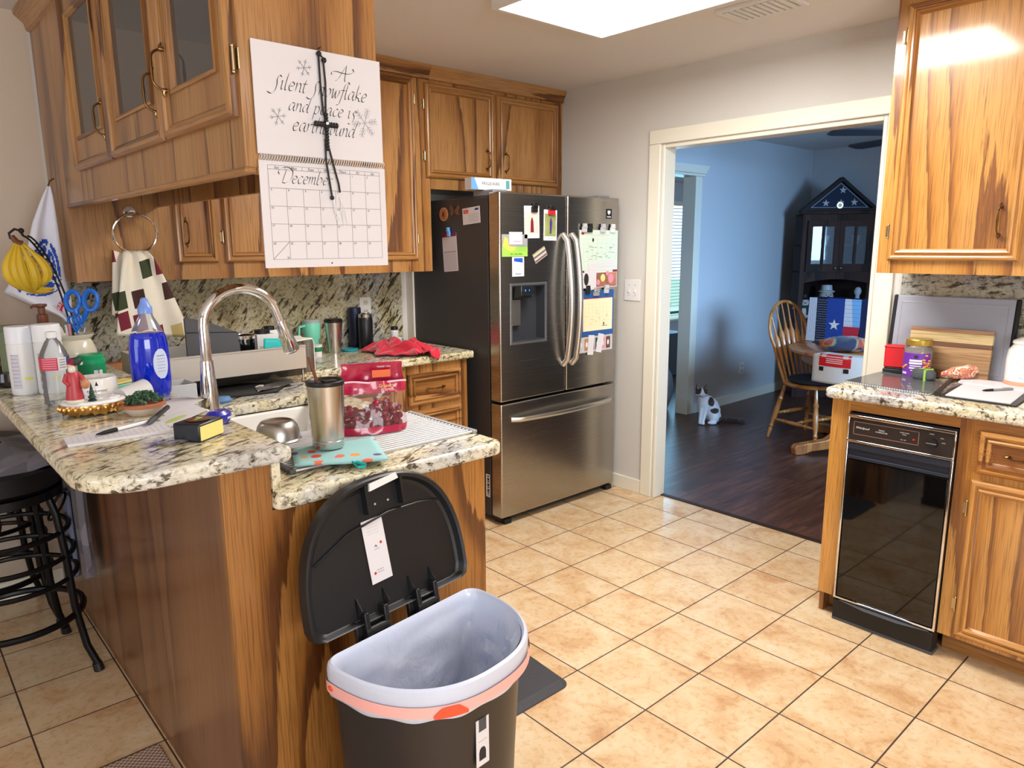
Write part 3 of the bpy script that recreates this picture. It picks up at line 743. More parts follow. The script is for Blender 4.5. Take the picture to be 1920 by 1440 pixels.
# right upper cabinet
XU = 1.63
ru = thing('upper_cabinet', 'glossy oak wall cabinet at the upper right with one large door', 'cabinet', (1.8, -.5, 1.386))
b = MB(OAKR)
b.box(XU, XU+.02, -1.6, -.085, 1.386, H-.001); b.box(XU+.02, XW-.001, -.103, -.085, 1.386, H-.001); b.box(XU+.02, XW-.001, -1.6, -.103, 1.40, 1.415)
b.build('cabinet_body', ru, smooth=False)
door(ru, FY(XU, -.127, 1.437), .442, .94, OAKR, OAKRY, hinge='L', pull=(.372, .142))
door(ru, FY(XU, -.60, 1.437), .442, .94, OAKR, OAKRY, hinge='R', pull=(.05, .142))


# ------------------------------------------------------------------ refrigerator
fg = thing('refrigerator', 'stainless french-door refrigerator with bottom freezer covered in magnets', 'refrigerator', (1.45, 1.9, 0))
FX0, FXS, FX1, FYF = .988, 1.478, 1.915, 1.50
MB(FSIDE).box(.996, 1.907, 1.60, 2.30, .035, 1.752).build('fridge_body', fg, bevel=.006)
MB(plain('fridge_gasket', srgb(30, 30, 32), .7)).box(1.0, 1.90, 1.584, 1.60, .04, 1.75).build('door_gasket', fg, smooth=False)
XZ = Matrix(((1, 0, 0, 0), (0, 0, -1, FYF), (0, 1, 0, 0), (0, 0, 0, 1)))   # (x, z, out) -> world
def steel_door(name, x0, x1, z0, z1, hole=None, lab=None):
    d = MB(STEEL); d.xf = XZ
    if hole:
        hx0, hx1, hz0, hz1 = hole
        d.slab([x0, hx0, hx1, x1], [z0, hz0, hz1, z1], {(1, 1)}, -.083, 0)
    else: d.slab([x0, x1], [z0, z1], set(), -.083, 0)
    return d.build(name, fg, bevel=.008, seg=3)
DL = steel_door('left_door', FX0, FXS-.004, .690, 1.770, (1.063, 1.318, .995, 1.305))
DR = steel_door('right_door', FXS+.004, FX1, .690, 1.770)
DF = steel_door('freezer_drawer', FX0, FX1, .045, .678)
d = MB(plain('dispenser_frame', srgb(150, 150, 152), .3, .8)); d.xf = XZ
d.slab([1.058, 1.070, 1.311, 1.323], [.990, 1.002, 1.298, 1.310], {(1, 1)}, -.02, .004)
d.m(plain('dispenser_recess', srgb(78, 80, 86), .35, .6)); d.box(1.07, 1.311, 1.002, 1.298, -.072, -.066); d.box(1.070, 1.073, 1.002, 1.298, -.07, -.0); d.box(1.308, 1.311, 1.002, 1.298, -.07, 0); d.box(1.07, 1.311, 1.002, 1.008, -.07, 0); d.box(1.07, 1.311, 1.292, 1.298, -.07, 0)
dp = d.build('water_dispenser', DL, bevel=.001)
d = MB(BLACKM); d.xf = XZ; d.prism([(1.085, 1.297, -.06), (1.085, 1.297, .012), (1.085, 1.232, .0), (1.085, 1.225, -.06)], (.125, 0, 0)); d.m(CHROME).box(1.125, 1.212, 1.247, 1.297, .004, .014); d.m(SKYB).box(1.15, 1.158, 1.268, 1.276, .014, .015).box(1.18, 1.184, 1.268, 1.276, .014, .015); d.build('dispenser_controls', DL, bevel=.002)
d = MB(STEELR); d.xf = XZ; d.box(1.10, 1.165, 1.085, 1.225, -.05, -.035); d.build('dispenser_paddle', DL, bevel=.004)
def bow(p0, p1, out, n=21, ends=.02):
    p0, p1 = Vector(p0), Vector(p1); o = Vector(out); pts = []
    for i in range(n):
        t = i/(n-1); pts.append(p0.lerp(p1, t)+o*(1-(2*t-1)**2)*.62+o*(.38 if 0 < i < n-1 else .0))
    return pts
for par, xx in ((DL, 1.447), (DR, 1.517)):
    MB(STEELR).tube(bow((xx, FYF, 1.565), (xx+.008, FYF, .84), (0, -.068, 0)), .0115, 12, flat=1.35).build('handle', par)
MB(STEELR).tube(bow((1.06, FYF, .588), (1.862, FYF, .588), (0, -.06, 0)), .0125, 12, flat=1.3).build('handle', DF)
b = MB(BLACKM); b.box(1.0, 1.90, 1.53, 2.28, .018, .045)
for x in (1.02, 1.86): b.box(x, x+.05, 1.51, 1.60, 0, .03)
b.build('base_grille', fg, bevel=.005)
b = MB(plain('hinge_cover', srgb(120, 122, 126), .45)); b.box(1.0, 1.10, 1.56, 1.72, 1.7525, 1.785); b.build('hinge_cover', fg, bevel=.006)
MB(b.mats[0]).box(1.80, 1.90, 1.56, 1.72, 1.7525, 1.785).build('hinge_cover', fg, bevel=.006)
b = MB(PAPER); b.box(.9952, .9958, 1.606, 1.640, .14, .27); b.m(INK)
for k in range(11): b.box(.9948, .9952, 1.612, 1.628, .15+k*.0105, .1545+k*.0105+.003*(k % 3))
b.build('barcode_label', fg, smooth=False, label='white barcode label')
b = MB(BLACKM); b.xf = FX(1.80, FYF, 1.652); b.box(0, .05, 0, .055, .0, .0008); b.m(WHITE); b.prism([(.013, .030, .001), (.037, .030, .001), (.037, .046, .001), (.013, .046, .001)], (0, 0, .0002)); b.prism([(.017, .030, .001), (.033, .030, .001), (.025, .020, .001)], (0, 0, .0002)); b.box(.008, .042, .008, .013, .001, .0012); b.build('energy_sticker', DR, smooth=False, label='small black and white sticker')
F1 = lambda x, z: FX(x, FYF-.0006, z)
def sheet(name, label, cat, F, w, h, mat, draw=None, rot=0, t=.0012, group=None):
    M = MB(mat); M.xf = F @ Matrix.Rotation(math.radians(rot), 4, 'Z'); M.box(0, w, 0, h, 0, t)
    if draw: M.xf = M.xf @ Matrix.Translation((0, 0, t)); draw(M, w, h)
    return tag(M.build(name, smooth=False), label, cat, group)
def lines(M, x0, x1, z0, z1, n, mat=INKG, th=.001, jag=0):
    M.m(mat)
    for i in range(n):
        z = z1-(z1-z0)*i/max(1, n-1); M.box(x0, x1-(random.random()*jag), z-th, z, 0, .0003)
def grid_lines(M, x0, x1, z0, z1, nx, nz, mat=INKG, th=.0005):
    M.m(mat)
    for i in range(nx+1):
        x = x0+(x1-x0)*i/nx; M.box(x-th, x+th, z0, z1, 0, .0003)
    for i in range(nz+1):
        z = z0+(z1-z0)*i/nz; M.box(x0, x1, z-th, z+th, 0, .0003)
# two tall photo cards with magnetic clips
def card_a(M, w, h):
    M.m(plain('photo_pale', srgb(214, 190, 178), .6)).box(.008, w-.008, .022, h-.03, 0, .0003)
    M.m(MAROON).prism([(w*.40, .030, .0004), (w*.62, .030, .0004), (w*.60, .085, .0004), (w*.54, .105, .0004), (w*.48, .105, .0004), (w*.42, .085, .0004)], (0, 0, .0003))
    M.m(LGREY).box(w*.46, w*.56, .105, .128, .0004, .0006); lines(M, .02, w-.02, .01, .014, 2)
sheet('photo_card', 'white photo card with a dark bottle picture, left of two tall cards on the refrigerator', 'card', F1(1.160, 1.540), .108, .165, PAPER, card_a, 1)
def card_b(M, w, h):
    M.m(plain('photo_green', srgb(150, 160, 96), .6, var=.4)).box(.007, w-.007, .022, h-.02, 0, .0003)
    M.m(plain('photo_purple', srgb(70, 50, 120), .6)).prism([(w*.45, .035, .0004), (w*.58, .035, .0004), (w*.64, .09, .0004), (w*.55, .125, .0004), (w*.44, .10, .0004)], (0, 0, .0003)); lines(M, .02, w-.02, .01, .014, 2)
sheet('photo_card', 'white photo card with a purple flower picture, right of two tall cards on the refrigerator', 'card', F1(1.298, 1.530), .098, .160, PAPER, card_b, -1)
def clip(label, x, z, mat, mat2=None, w=.04, F=F1):
    M = MB(mat); M.xf = F(x, z) @ Matrix.Translation((0, 0, .0022)); M.box(-w/2, w/2, -.022, .006, 0, .012); M.m(mat2 or mat).box(-w*.32, w*.32, .006, .026, 0, .018); M.cyl((-w/2, .006, .010), (w/2, .006, .010), .006, n=10)
    return tag(M.build('magnetic_clip', bevel=.002), label, 'clip', None)
clip('black magnetic clip holding the dark bottle photo card', 1.225, 1.695, BLACK)
clip('red magnetic clip holding the purple flower photo card', 1.352, 1.685, RED, BLACK, .046)
# green flyer, name card, blue/white card, bar magnet
def flyer(M, w, h):
    M.m(LIME).box(0, w, 0, .05, 0, .0003); M.m(plain('photo_yellow', srgb(220, 190, 80), .6)).prism([(.004, .055, .0004), (.02, .10, .0004), (.04, .09, .0004), (.045, .055, .0004), (.095, .045, .0004), (.08, .03, .0004), (.05, .028, .0004), (.02, .045, .0004)], (0, 0, .0003))
    M.m(INK); M.text('281-766-5946', .015, Matrix.Translation((w*.55, .012, .0005))); lines(M, .10, w-.01, .03, .055, 5, DGREEN)
sheet('business_flyer', 'green and yellow flyer with phone number at the left edge of the refrigerator door', 'flyer', F1(1.003, 1.448), .178, .112, GREY, flyer)
sheet('fridge_magnet', 'small white magnet with colourful scribbles on top of the green flyer', 'magnet', FX(1.052, FYF-.0024, 1.510), .090, .062, plain('magnet_white', srgb(214, 220, 226), .6), lambda M, w, h: (lines(M, .01, w-.01, .048, .055, 2, INKG), M.m(PINK).box(.03, .08, .012, .017, 0, .0003), M.m(SKYB).tube([(.015, .03, 0), (.03, .022, 0), (.04, .035, 0), (.055, .02, 0), (.075, .034, 0)], .001, 5)))
def bcard(M, w, h):
    M.m(plain('card_blue', srgb(30, 80, 190), .5)).prism([(.012, .078, .0001), (w-.010, .070, .0001), (w-.010, .094, .0001), (.012, .094, .0001)], (0, 0, .0003)); lines(M, .014, w-.014, .012, .055, 5, LGREY)
    M.m(DBLUE).box(.02, w-.02, .012, .015, .0003, .0006)
sheet('appointment_card', 'small white card with a blue heading on the refrigerator above the water dispenser', 'card', F1(1.073, 1.346), .083, .100, PAPER, bcard)
def barm(M, w, h): 
    for i, c_ in enumerate((BROWN, LGREY, DGREY, LYEL)): M.m(c_).box(.002, w-.002, .006+i*.011, .012+i*.011, 0, .0003)
sheet('fridge_magnet', 'tilted striped rectangular magnet beside the refrigerator handle', 'magnet', F1(1.240, 1.408), .098, .052, plain('magnet_grey', srgb(160, 150, 146), .5), barm, 28, .003)
# calendars and strips on right door
def cal1(M, w, h):
    grid_lines(M, .03, w-.02, .05, h-.05, 7, 5, LGREY); M.m(RED).box(.012, .034, h-.026, h-.012, 0, .0004); lines(M, .09, w-.08, h-.032, h-.026, 2, PINK)
    M.m(INK).ball((.11, h-.055, 0), (.008, .012, .001), 8, 6)
    for k in range(26): x, z = .04+random.random()*(w-.08), .06+random.random()*(h-.14); M.box(x, x+.012+.01*random.random(), z, z+.0018, 0, .0004)
sheet('wall_calendar', 'pale green calendar hanging on the right refrigerator door, upper one', 'calendar', F1(1.577, 1.362), .325, .225, plain('calendar_green', srgb(206, 224, 208), .7), cal1, 0, .005)
def strip1(M, w, h):
    M.m(MAROON).box(0, .05, h-.018, h, 0, .0003).box(w-.04, w, h-.018, h, 0, .0003)
    M.m(plain('photo_flowers', srgb(170, 110, 86), .6, var=.6)).box(.14, w-.004, .004, h-.02, 0, .0003); M.m(INK)
    M.ball((.068, .05, 0), (.02, .035, .001)); M.m(LYEL).ball((.21, .055, 0), (.022, .024, .001)); M.m(PINK).ball((.28, .05, 0), (.025, .03, .001)).ball((.25, .08, 0), (.016, .014, .001)).ball((.17, .03, 0), (.016, .018, .001))
sheet('photo_strip', 'strip of flower photographs under the upper calendar on the refrigerator', 'photo', F1(1.568, 1.262), .335, .105, PAPER, strip1, 0, .003)
sheet('paper_note', 'narrow white note hanging over the flower photographs on the refrigerator', 'note', FX(1.655, FYF-.006, 1.252), .062, .125, PAPER, lambda M, w, h: lines(M, .008, w-.01, .03, .11, 7, LGREY))
sheet('paper_note', 'wide white paper slip along the bottom of the upper refrigerator calendar', 'note', FX(1.648, FYF-.0066, 1.372), .235, .030, PAPER, lambda M, w, h: lines(M, .02, w-.03, .01, .02, 2, LGREY), 3)
for x, m_, lb in ((1.605, LGREY, 'pale'), (1.650, BLACK, 'black'), (1.76, LGREY, 'grey'), (1.845, WHITE, 'white')):
    clip(lb+' magnetic clip above the upper calendar on the refrigerator', x, 1.596, m_, None, .036, lambda x, z: FX(x, FYF-.005, z))
def cal2(M, w, h):
    M.m(plain('calendar_cream', srgb(238, 226, 186), .7)).box(.028, w-.012, .03, h-.045, .0, .0015); M.xf = M.xf @ Matrix.Translation((0, 0, .0016)); M.m(RED).box(.028, w-.012, h-.047, h-.044, 0, .0003)
    grid_lines(M, .045, w-.03, .06, h-.075, 7, 5, plain('cal_lines', srgb(214, 200, 164), .7)); M.m(INK).box(.19, .235, .052, .055, 0, .0003).ball((.205, .066, 0), (.006, .010, .001), 8, 6)
    for k in range(14): x, z = .05+random.random()*(w-.1), .07+random.random()*(h-.16); M.m(INKG).box(x, x+.012, z, z+.0016, 0, .0004)
sheet('wall_calendar', 'cream calendar on a blue backing on the right refrigerator door, lower one', 'calendar', F1(1.583, .985), .292, .262, plain('calendar_blue', srgb(34, 84, 148), .6), cal2, 0, .005)
def strip2(M, w, h):
    for i, c_ in enumerate((LGREY, TAN, MAROON, DGREEN, PINK, BROWN)): M.m(c_).box(.008+i*.047, .046+i*.047, .01, h-.01, 0, .0003).m(WHITE).ball((.027+i*.047, h*.5, 0), (.010, .018, .001), 8, 6)
sheet('photo_strip', 'strip of small photographs under the lower calendar on the refrigerator', 'photo', F1(1.572, .892), .300, .090, LGREY, strip2, 0, .003)
sheet('paper_note', 'left white receipt hanging below the lower refrigerator calendar', 'note', FX(1.650, FYF-.0055, .878), .050, .115, PAPER, lambda M, w, h: lines(M, .008, w-.01, .02, .09, 6, LGREY), -5)
sheet('paper_note', 'tilted right white receipt hanging below the lower refrigerator calendar', 'note', FX(1.722, FYF-.0055, .890), .050, .110, PAPER, lambda M, w, h: lines(M, .008, w-.01, .02, .09, 6, LGREY), -12)
clip('wide silver clip at the top of the lower refrigerator calendar', 1.712, 1.238, GREY, STEELR, .045, lambda x, z: FX(x, FYF-.005, z))
clip('black clip left of the wide silver clip on the lower refrigerator calendar', 1.640, 1.252, BLACK, None, .03, lambda x, z: FX(x, FYF-.005, z))
clip('clear white clip right of the wide silver clip on the lower refrigerator calendar', 1.80, 1.250, LGREY, None, .036, lambda x, z: FX(x, FYF-.005, z))
# side of the fridge
FS = lambda y, z: FY(.9955, y, z)
mg = MB(TAN); mg.xf = FS(1.968, 1.674); mg.cyl((0, 0, 0), (0, 0, .006), .036, n=28); mg.m(BROWN).lathe([(.022, .006), (.024, .0075), (.026, .006)], (0, 0, 0), 28).ball((0, 0, .006), (.013, .017, .002), 10, 6)
tag(mg.build('fridge_magnet'), 'round tan wooden magnet on the dark side of the refrigerator', 'magnet')
mg = MB(plain('butterfly_brown', srgb(120, 84, 60), .5, var=.4)); mg.xf = FS(1.872, 1.695)
for sg in (-1, 1):
    mg.prism([(0, -.006, 0), (sg*.034, .024 if sg > 0 else .030, 0), (sg*.042, .004, 0), (sg*.030, -.008, 0), (sg*.036, -.028, 0), (sg*.014, -.026, 0)], (0, 0, .003))
mg.m(INK).tube([(0, -.022, .004), (0, .02, .004)], .003, 8); tag(mg.build('fridge_magnet'), 'brown butterfly magnet beside the round magnet on the refrigerator side', 'magnet')
sheet('reminder_card', 'white printed card with red logo on the dark side of the refrigerator', 'card', FS(1.80, 1.612), .145, .085, plain('card_grey', srgb(206, 200, 200), .6), lambda M, w, h: (M.m(RED).box(.01, .05, h-.028, h-.010, 0, .0003), M.m(WHITE), M.text('Coca', .014, Matrix.Translation((.03, h-.019, .0004)), shear=.2), lines(M, .05, w-.008, .012, .05, 6, INKG), M.m(DBLUE).box(w-.04, w-.01, h-.018, h-.008, 0, .0003)), 4)
def lst(M, w, h):
    M.m(MAROON).box(0, w, h-.018, h, 0, .0004); lines(M, .01, w-.01, .115, .145, 4, LGREY); lines(M, .01, w-.01, .012, .10, 14, INKG); M.m(INKG).box(.01, w-.01, .104, .108, 0, .0004)
sheet('paper_list', 'narrow white printed list clipped to the dark side of the refrigerator', 'note', FS(1.978, 1.362), .128, .205, plain('list_grey', srgb(196, 190, 192), .6), lst, 4)
clip('light blue peg clip holding the printed list on the refrigerator side', 1.918, 1.577, SKYB, None, .022, lambda y, z: FY(.9935, y, z))
bx = thing('filter_box', 'white and blue water filter box lying on top of the refrigerator', 'box', (1.03, 1.63, 1.786))
B_ = MB(WHITE); B_.xf = Matrix.Translation((1.05, 1.66, 1.786)) @ Matrix.Rotation(math.radians(-6), 4, 'Z')
B_.box(-.12, .13, -.03, .03, 0, .058); B_.m(SKYB).prism([(-.12, -.0305, 0), (-.075, -.0305, 0), (-.10, -.0305, .058), (-.12, -.0305, .058)], (0, .0004, 0)); B_.m(INK).text('FRIGIDAIRE', .022, frame((-.0, -.0306, .03), (1, 0, 0), (0, 0, 1)), depth=.0003)
B_.m(plain('box_teal', srgb(90, 150, 160), .5)).box(.095, .118, -.0305, -.030, .008, .05); B_.build('carton', bx, smooth=False)

# ------------------------------------------------------------------ calendar, cross, towel ring, flag
# broad-nib calligraphy: letters as pen strokes (x height 1), swept by a slanted nib
PEN = {
 'a': (1.0, [[(.75,.95),(.35,1.0),(.05,.5),(.15,.05),(.5,.25),(.75,.95)], [(.75,.95),(.65,.2),(.8,.0),(1.0,.2)]]),
 'b': (.95, [[(.22,2.0),(.1,1.0),(.05,.1),(.35,.0),(.7,.4),(.7,.85),(.4,1.0),(.12,.6)]]),
 'c': (.8, [[(.7,.85),(.4,1.0),(.05,.5),(.2,.02),(.55,.08),(.75,.28)]]),
 'd': (1.0, [[(.7,.95),(.35,1.0),(.05,.5),(.15,.05),(.5,.25),(.75,.95)], [(1.0,2.05),(.78,1.0),(.68,.15),(.82,0),(1.0,.2)]]),
 'e': (.85, [[(.1,.5),(.6,.62),(.6,.92),(.3,1.0),(.05,.5),(.2,.02),(.55,.08),(.8,.3)]]),
 'f': (.7, [[(1.15,1.8),(.85,2.05),(.5,1.6),(.35,.5),(.12,-.65),(-.25,-.8)], [(.05,1.0),(.8,1.02)]]),
 'h': (.95, [[(.22,2.0),(.1,1.0),(.05,0)], [(.08,.55),(.4,1.0),(.65,.8),(.6,.2),(.72,.0),(.95,.2)]]),
 'i': (.5, [[(-.02,.8),(.15,1.0),(.12,.2),(.25,0),(.45,.2)], [(.22,1.42),(.27,1.5)]]),
 'k': (.85, [[(.22,2.0),(.1,1.0),(.05,0)], [(.65,.92),(.45,1.0),(.12,.5),(.4,.35),(.6,.0),(.95,.15)]]),
 'l': (.5, [[(.24,2.0),(.1,.8),(.1,.1),(.25,0),(.45,.2)]]),
 'm': (1.25, [[(-.02,.8),(.12,1.0),(.05,0)], [(.08,.55),(.35,1.0),(.5,.8),(.45,0)], [(.48,.55),(.75,1.0),(.92,.8),(.88,.15),(1.0,0),(1.2,.2)]]),
 'n': (.9, [[(-.02,.8),(.12,1.0),(.05,0)], [(.08,.55),(.4,1.0),(.62,.8),(.58,.15),(.7,0),(.9,.2)]]),
 'o': (.8, [[(.4,1.0),(.05,.55),(.2,.02),(.6,.35),(.6,.85),(.35,1.0)]]),
 'p': (.9, [[(.0,.85),(.15,1.0),(.05,0),(-.05,-.9)], [(.1,.6),(.4,1.0),(.7,.75),(.55,.1),(.2,.0),(.06,.15)]]),
 'r': (.65, [[(-.02,.8),(.12,1.0),(.05,0)], [(.08,.55),(.35,.95),(.62,.88)]]),
 's': (.7, [[(.65,.88),(.35,1.0),(.15,.75),(.5,.4),(.45,.05),(.1,.0),(-.02,.12)]]),
 'S': (.9, [[(.9,1.35),(.6,1.55),(.38,1.1),(.45,.4),(.3,-.3),(-.1,-.6),(-.6,-.4)]]),
 'Z': (.9, [[(.75,.9),(.4,1.0),(.25,.7),(.5,.2),(.35,-.4),(-.05,-.75),(-.3,-.6)]]),
 't': (.55, [[(.3,1.5),(.15,.8),(.12,.1),(.3,0),(.5,.2)], [(-.1,1.0),(.55,1.02)]]),
 'u': (.95, [[(-.02,.8),(.12,1.0),(.08,.2),(.25,0),(.55,.3),(.7,1.0)], [(.7,1.0),(.63,.2),(.75,0),(.95,.2)]]),
 'w': (1.1, [[(-.02,.8),(.15,1.0),(.15,.1),(.3,0),(.55,.9)], [(.55,.95),(.55,.1),(.7,0),(.98,.5),(1.0,1.0)]]),
 'A': (1.6, [[(1.0,2.1),(.5,1.0),(.1,.1),(-.3,-.1)], [(1.0,2.1),(1.05,1.0),(1.15,0),(1.45,.15)], [(-.9,.55),(-1.0,.9),(-.4,1.1),(.5,1.0),(1.5,1.0),(2.2,1.3),(2.0,1.7),(1.7,1.5)]]),
 'D': (1.5, [[(.4,1.9),(.25,1.0),(.12,.05)], [(-.5,1.1),(-.75,1.5),(-.3,2.0),(.6,2.1),(1.35,1.6),(1.3,.6),(.6,0),(.05,.08)]]),
 ' ': (.65, []),
}
def spline(P, n=7):
    P = [Vector(p) for p in P]; P = [P[0]*2-P[1]]+P+[P[-1]*2-P[-2]]; out = []
    for i in range(1, len(P)-2):
        for k in range(n):
            t = k/n; a, b, c, d = P[i-1], P[i], P[i+1], P[i+2]
            out.append(.5*((2*b)+(c-a)*t+(2*a-5*b+4*c-d)*t*t+(3*b-a-3*c+d)*t*t*t))
    return out+[P[-2]]
def script(M, body, x, z, width, nib=.13, slant=.28, depth=.0034, tilt=0.0):
    adv = sum(PEN[c][0] for c in body); u = width/adv; nv = Vector((math.cos(.75), math.sin(.75)))*nib/2; cx_ = 0
    for ch in body:
        a, strokes = PEN[ch]
        for st_ in strokes:
            P = spline(st_); R_ = []
            for i, p in enumerate(P):
                tp = min(1, .35+.65*min(i, len(P)-1-i)/3)
                R_.append([(x+u*((p+s_*nv*tp).x+cx_+slant*(p+s_*nv*tp).y), z+u*((p+s_*nv*tp).y-tilt*cx_), depth) for s_ in (-1, 1)])
            for A, B in zip(R_, R_[1:]): M.quad(A[0], A[1], B[1], B[0])
        cx_ += a
CY = .2135
KX = Matrix.Translation((.0487, .044, -.051)) @ Matrix.Diagonal((1.034, 1.034, 1.034, 1))
def calendar():
    t = thing('wall_calendar', 'large white December calendar with calligraphy hanging on the oak cabinet end', 'calendar', (-.64, CY, 1.9))
    x0, W_ = -.787, .300
    P = MB(PAPER); P.xf = KX @ FX(x0, CY, 1.694); P.box(0, W_, 0, .222, 0, .003)
    T = P.xf
    P.m(INK)
    script(P, 'A', .190, .168, .026); script(P, 'Silent Snowflake', .040, .132, .222, tilt=.012); script(P, 'and peace iZ', .072, .092, .162, tilt=.01); script(P, 'earthbound', .078, .052, .150, tilt=.012)
    def flake(cx, cz, r, mt, br=0):
        P.m(mt)
        for k in range(6):
            a = k*PI/3+.2; dx, dz = math.cos(a), math.sin(a)
            P.tube([(cx, cz, .0033), (cx+r*dx, cz+r*dz, .0033)], .0006, 4)
            for f_ in ((.6,) if not br else (.35, .55, .75)):
                for sg in (-1, 1):
                    a2 = a+sg*.8; P.tube([(cx+f_*r*dx, cz+f_*r*dz, .0033), (cx+f_*r*dx+.28*r*math.cos(a2), cz+f_*r*dz+.28*r*math.sin(a2), .0033)], .0005, 4)
    flake(.113, .182, .018, INKG); flake(.048, .077, .019, INKG); flake(.255, .085, .033, GREY, 1)
    P.build('picture_page', t, smooth=False)
    L = MB(PAPER); L.xf = KX @ FX(x0, CY, 1.459); L.box(0, W_+.003, 0, .222, 0, .003)
    L.xf = L.xf @ Matrix.Translation((0, 0, .003)); grid_lines(L, .018, .288, .018, .213, 7, 1, INKG, .00035)
    L.m(INKG)
    for zz in (.205, .1665, .1295, .0925, .0555): L.box(.018, .288, zz-.0004, zz+.0004, 0, .0003)
    L.m(PAPER).box(.0195, .2095, .1672, .2042, .0003, .0006); L.m(INK)
    for i, dname in enumerate(('Sun', 'Mon', 'Tues', 'Wed', 'Thurs', 'Fri', 'Sat')): L.text(dname, .0075, Matrix.Translation((.037+i*.0386, .2085, .0004)), shear=.3)
    script(L, 'December', .046, .178, .118, depth=.0010)
    n = 1
    for r in range(5):
        for c_ in range(7):
            if r == 0 and c_ < 5: continue
            if n <= 30: L.text(str(n), .0065, Matrix.Translation((.023+c_*.0386, .2-r*.0372, .0004)))
            n += 1
    L.text('31', .0065, Matrix.Translation((.052, .021, .0004))); L.tube([(.018, .018, .0003), (.0566, .055, .0003)], .0004, 4)
    L.cyl((.155, .008, .0), (.155, .008, .0006), .0018, n=8)
    L.build('month_page', t, smooth=False)
    C_ = MB(WHITE); C_.xf = KX
    for k in range(52):
        x = x0+.004+k*(W_-.006)/51; C_.tube([(x+.0025*math.sin(a), CY-.0035-.005*math.cos(a)*1.0, 1.6875+.0075*math.sin(a)) for a in [2*PI*j/8 for j in range(8)]], .0007, 4, closed=True)
    C_.build('spiral_binding', t)
    N = MB(BRASS); N.xf = KX; N.tube([(-.636, CY+.0012, 1.921), (-.636, CY-.012, 1.922)], .0015, 6); N.build('nail', t)
calendar()
nc = thing('cord_necklace', 'black cord necklace with beaded cross hanging over the December calendar', 'necklace', (-.63, .205, 1.91))
yc_ = CY-.010
M = MB(BLACKM); M.xf = KX; M.tube([(-.642, yc_, 1.905), (-.641, yc_, 1.85), (-.638, yc_, 1.79), (-.634, yc_-.002, 1.775)], .0022, 6); M.tube([(-.640, yc_-.002, 1.906), (-.634, yc_-.004, 1.90), (-.630, yc_-.002, 1.85), (-.632, yc_, 1.79), (-.634, yc_, 1.775)], .0022, 6)
M.tube([(-.636, yc_, 1.735), (-.637, yc_, 1.69), (-.628, yc_, 1.62), (-.627, yc_, 1.612)], .0022, 6); M.tube([(-.633, yc_, 1.735), (-.622, yc_, 1.69), (-.609, yc_, 1.64), (-.607, yc_, 1.622)], .0022, 6)
M.ball((-.641, yc_, 1.908), .006, 10, 6).ball((-.631, yc_-.002, 1.896), .006, 10, 6).ball((-.627, yc_, 1.61), .005, 8, 6); M.build('cord', nc)
M = MB(BLACKM); M.xf = KX
for k in range(12): M.ball((-.634, yc_-.004, 1.785-k*.0065), (.0055, .005, .0045), 8, 6)
for k in range(9): M.ball((-.634+(k-4)*.0062, yc_-.004, 1.764), (.0045, .005, .0062), 8, 6)
M.m(WHITE).ball((-.634, yc_-.009, 1.766), .0035, 8, 6); M.build('cross', nc)
M = MB(WHITE); M.xf = KX
for k in range(7): M.tube([(-.625+random.uniform(-.001, .001)+.018*(k % 2), yc_, 1.612), (-.620+.018*(k % 2)+random.uniform(-.006, .006), yc_-.002, 1.585), (-.614+.014*(k % 2)+random.uniform(-.01, .01), yc_, 1.548+random.uniform(0, .02))], .0008, 5)
M.build('white_tassel', nc)

tr = thing('towel_ring', 'chrome towel ring mounted on the oak cabinet under the hanging cabinet', 'towel ring', (-.575, YF, 1.65))
M = MB(CHROME); M.cyl((-.575, YF-.0005, 1.650), (-.575, YF-.008, 1.650), .022, n=20); M.tube([(-.575, YF-.008, 1.650), (-.575, YF-.04, 1.645)], [.008, .010], 10); M.build('mount', tr)
rp = [(-.570+.083*math.cos(a), YF-.040-.012*math.sin(a), 1.562+.078*math.sin(a)) for a in [2*PI*i/40 for i in range(40)]]
MB(CHROME).tube(rp, .0045, 10, closed=True).build('ring', tr)
def towel_mat():
    m, nt, b = newmat('holiday_patchwork_towel')
    tc_ = nt.nodes.new('ShaderNodeTexCoord')
    n = nt.nodes.new('ShaderNodeTexVoronoi'); n.distance = 'CHEBYCHEV'; n.inputs['Scale'].default_value = 17; n.inputs['Randomness'].default_value = .45
    nt.links.new(mapping(nt, (1, .0, .62), (0, 0.16, 0), src=tc_.outputs['Object']), n.inputs['Vector'])
    cr_ = ramp(nt, [(0, srgb(236, 226, 206)), (.28, srgb(120, 34, 52)), (.42, srgb(58, 66, 40)), (.56, srgb(196, 172, 112)), (.68, srgb(236, 226, 206)), (.78, srgb(66, 38, 34)), (.90, srgb(200, 178, 120))], 'CONSTANT')
    sx = nt.nodes.new('ShaderNodeSeparateColor'); nt.links.new(n.outputs['Color'], sx.inputs[0]); nt.links.new(sx.outputs[0], cr_.inputs['Fac'])
    d = mth(nt, 'LESS_THAN', n.outputs['Distance'], .38)
    c = mixc(nt, d, srgb(236, 228, 210), cr_.outputs['Color']); nt.links.new(c, b.inputs['Base Color']); S(b, 'Roughness', .9)
    return m
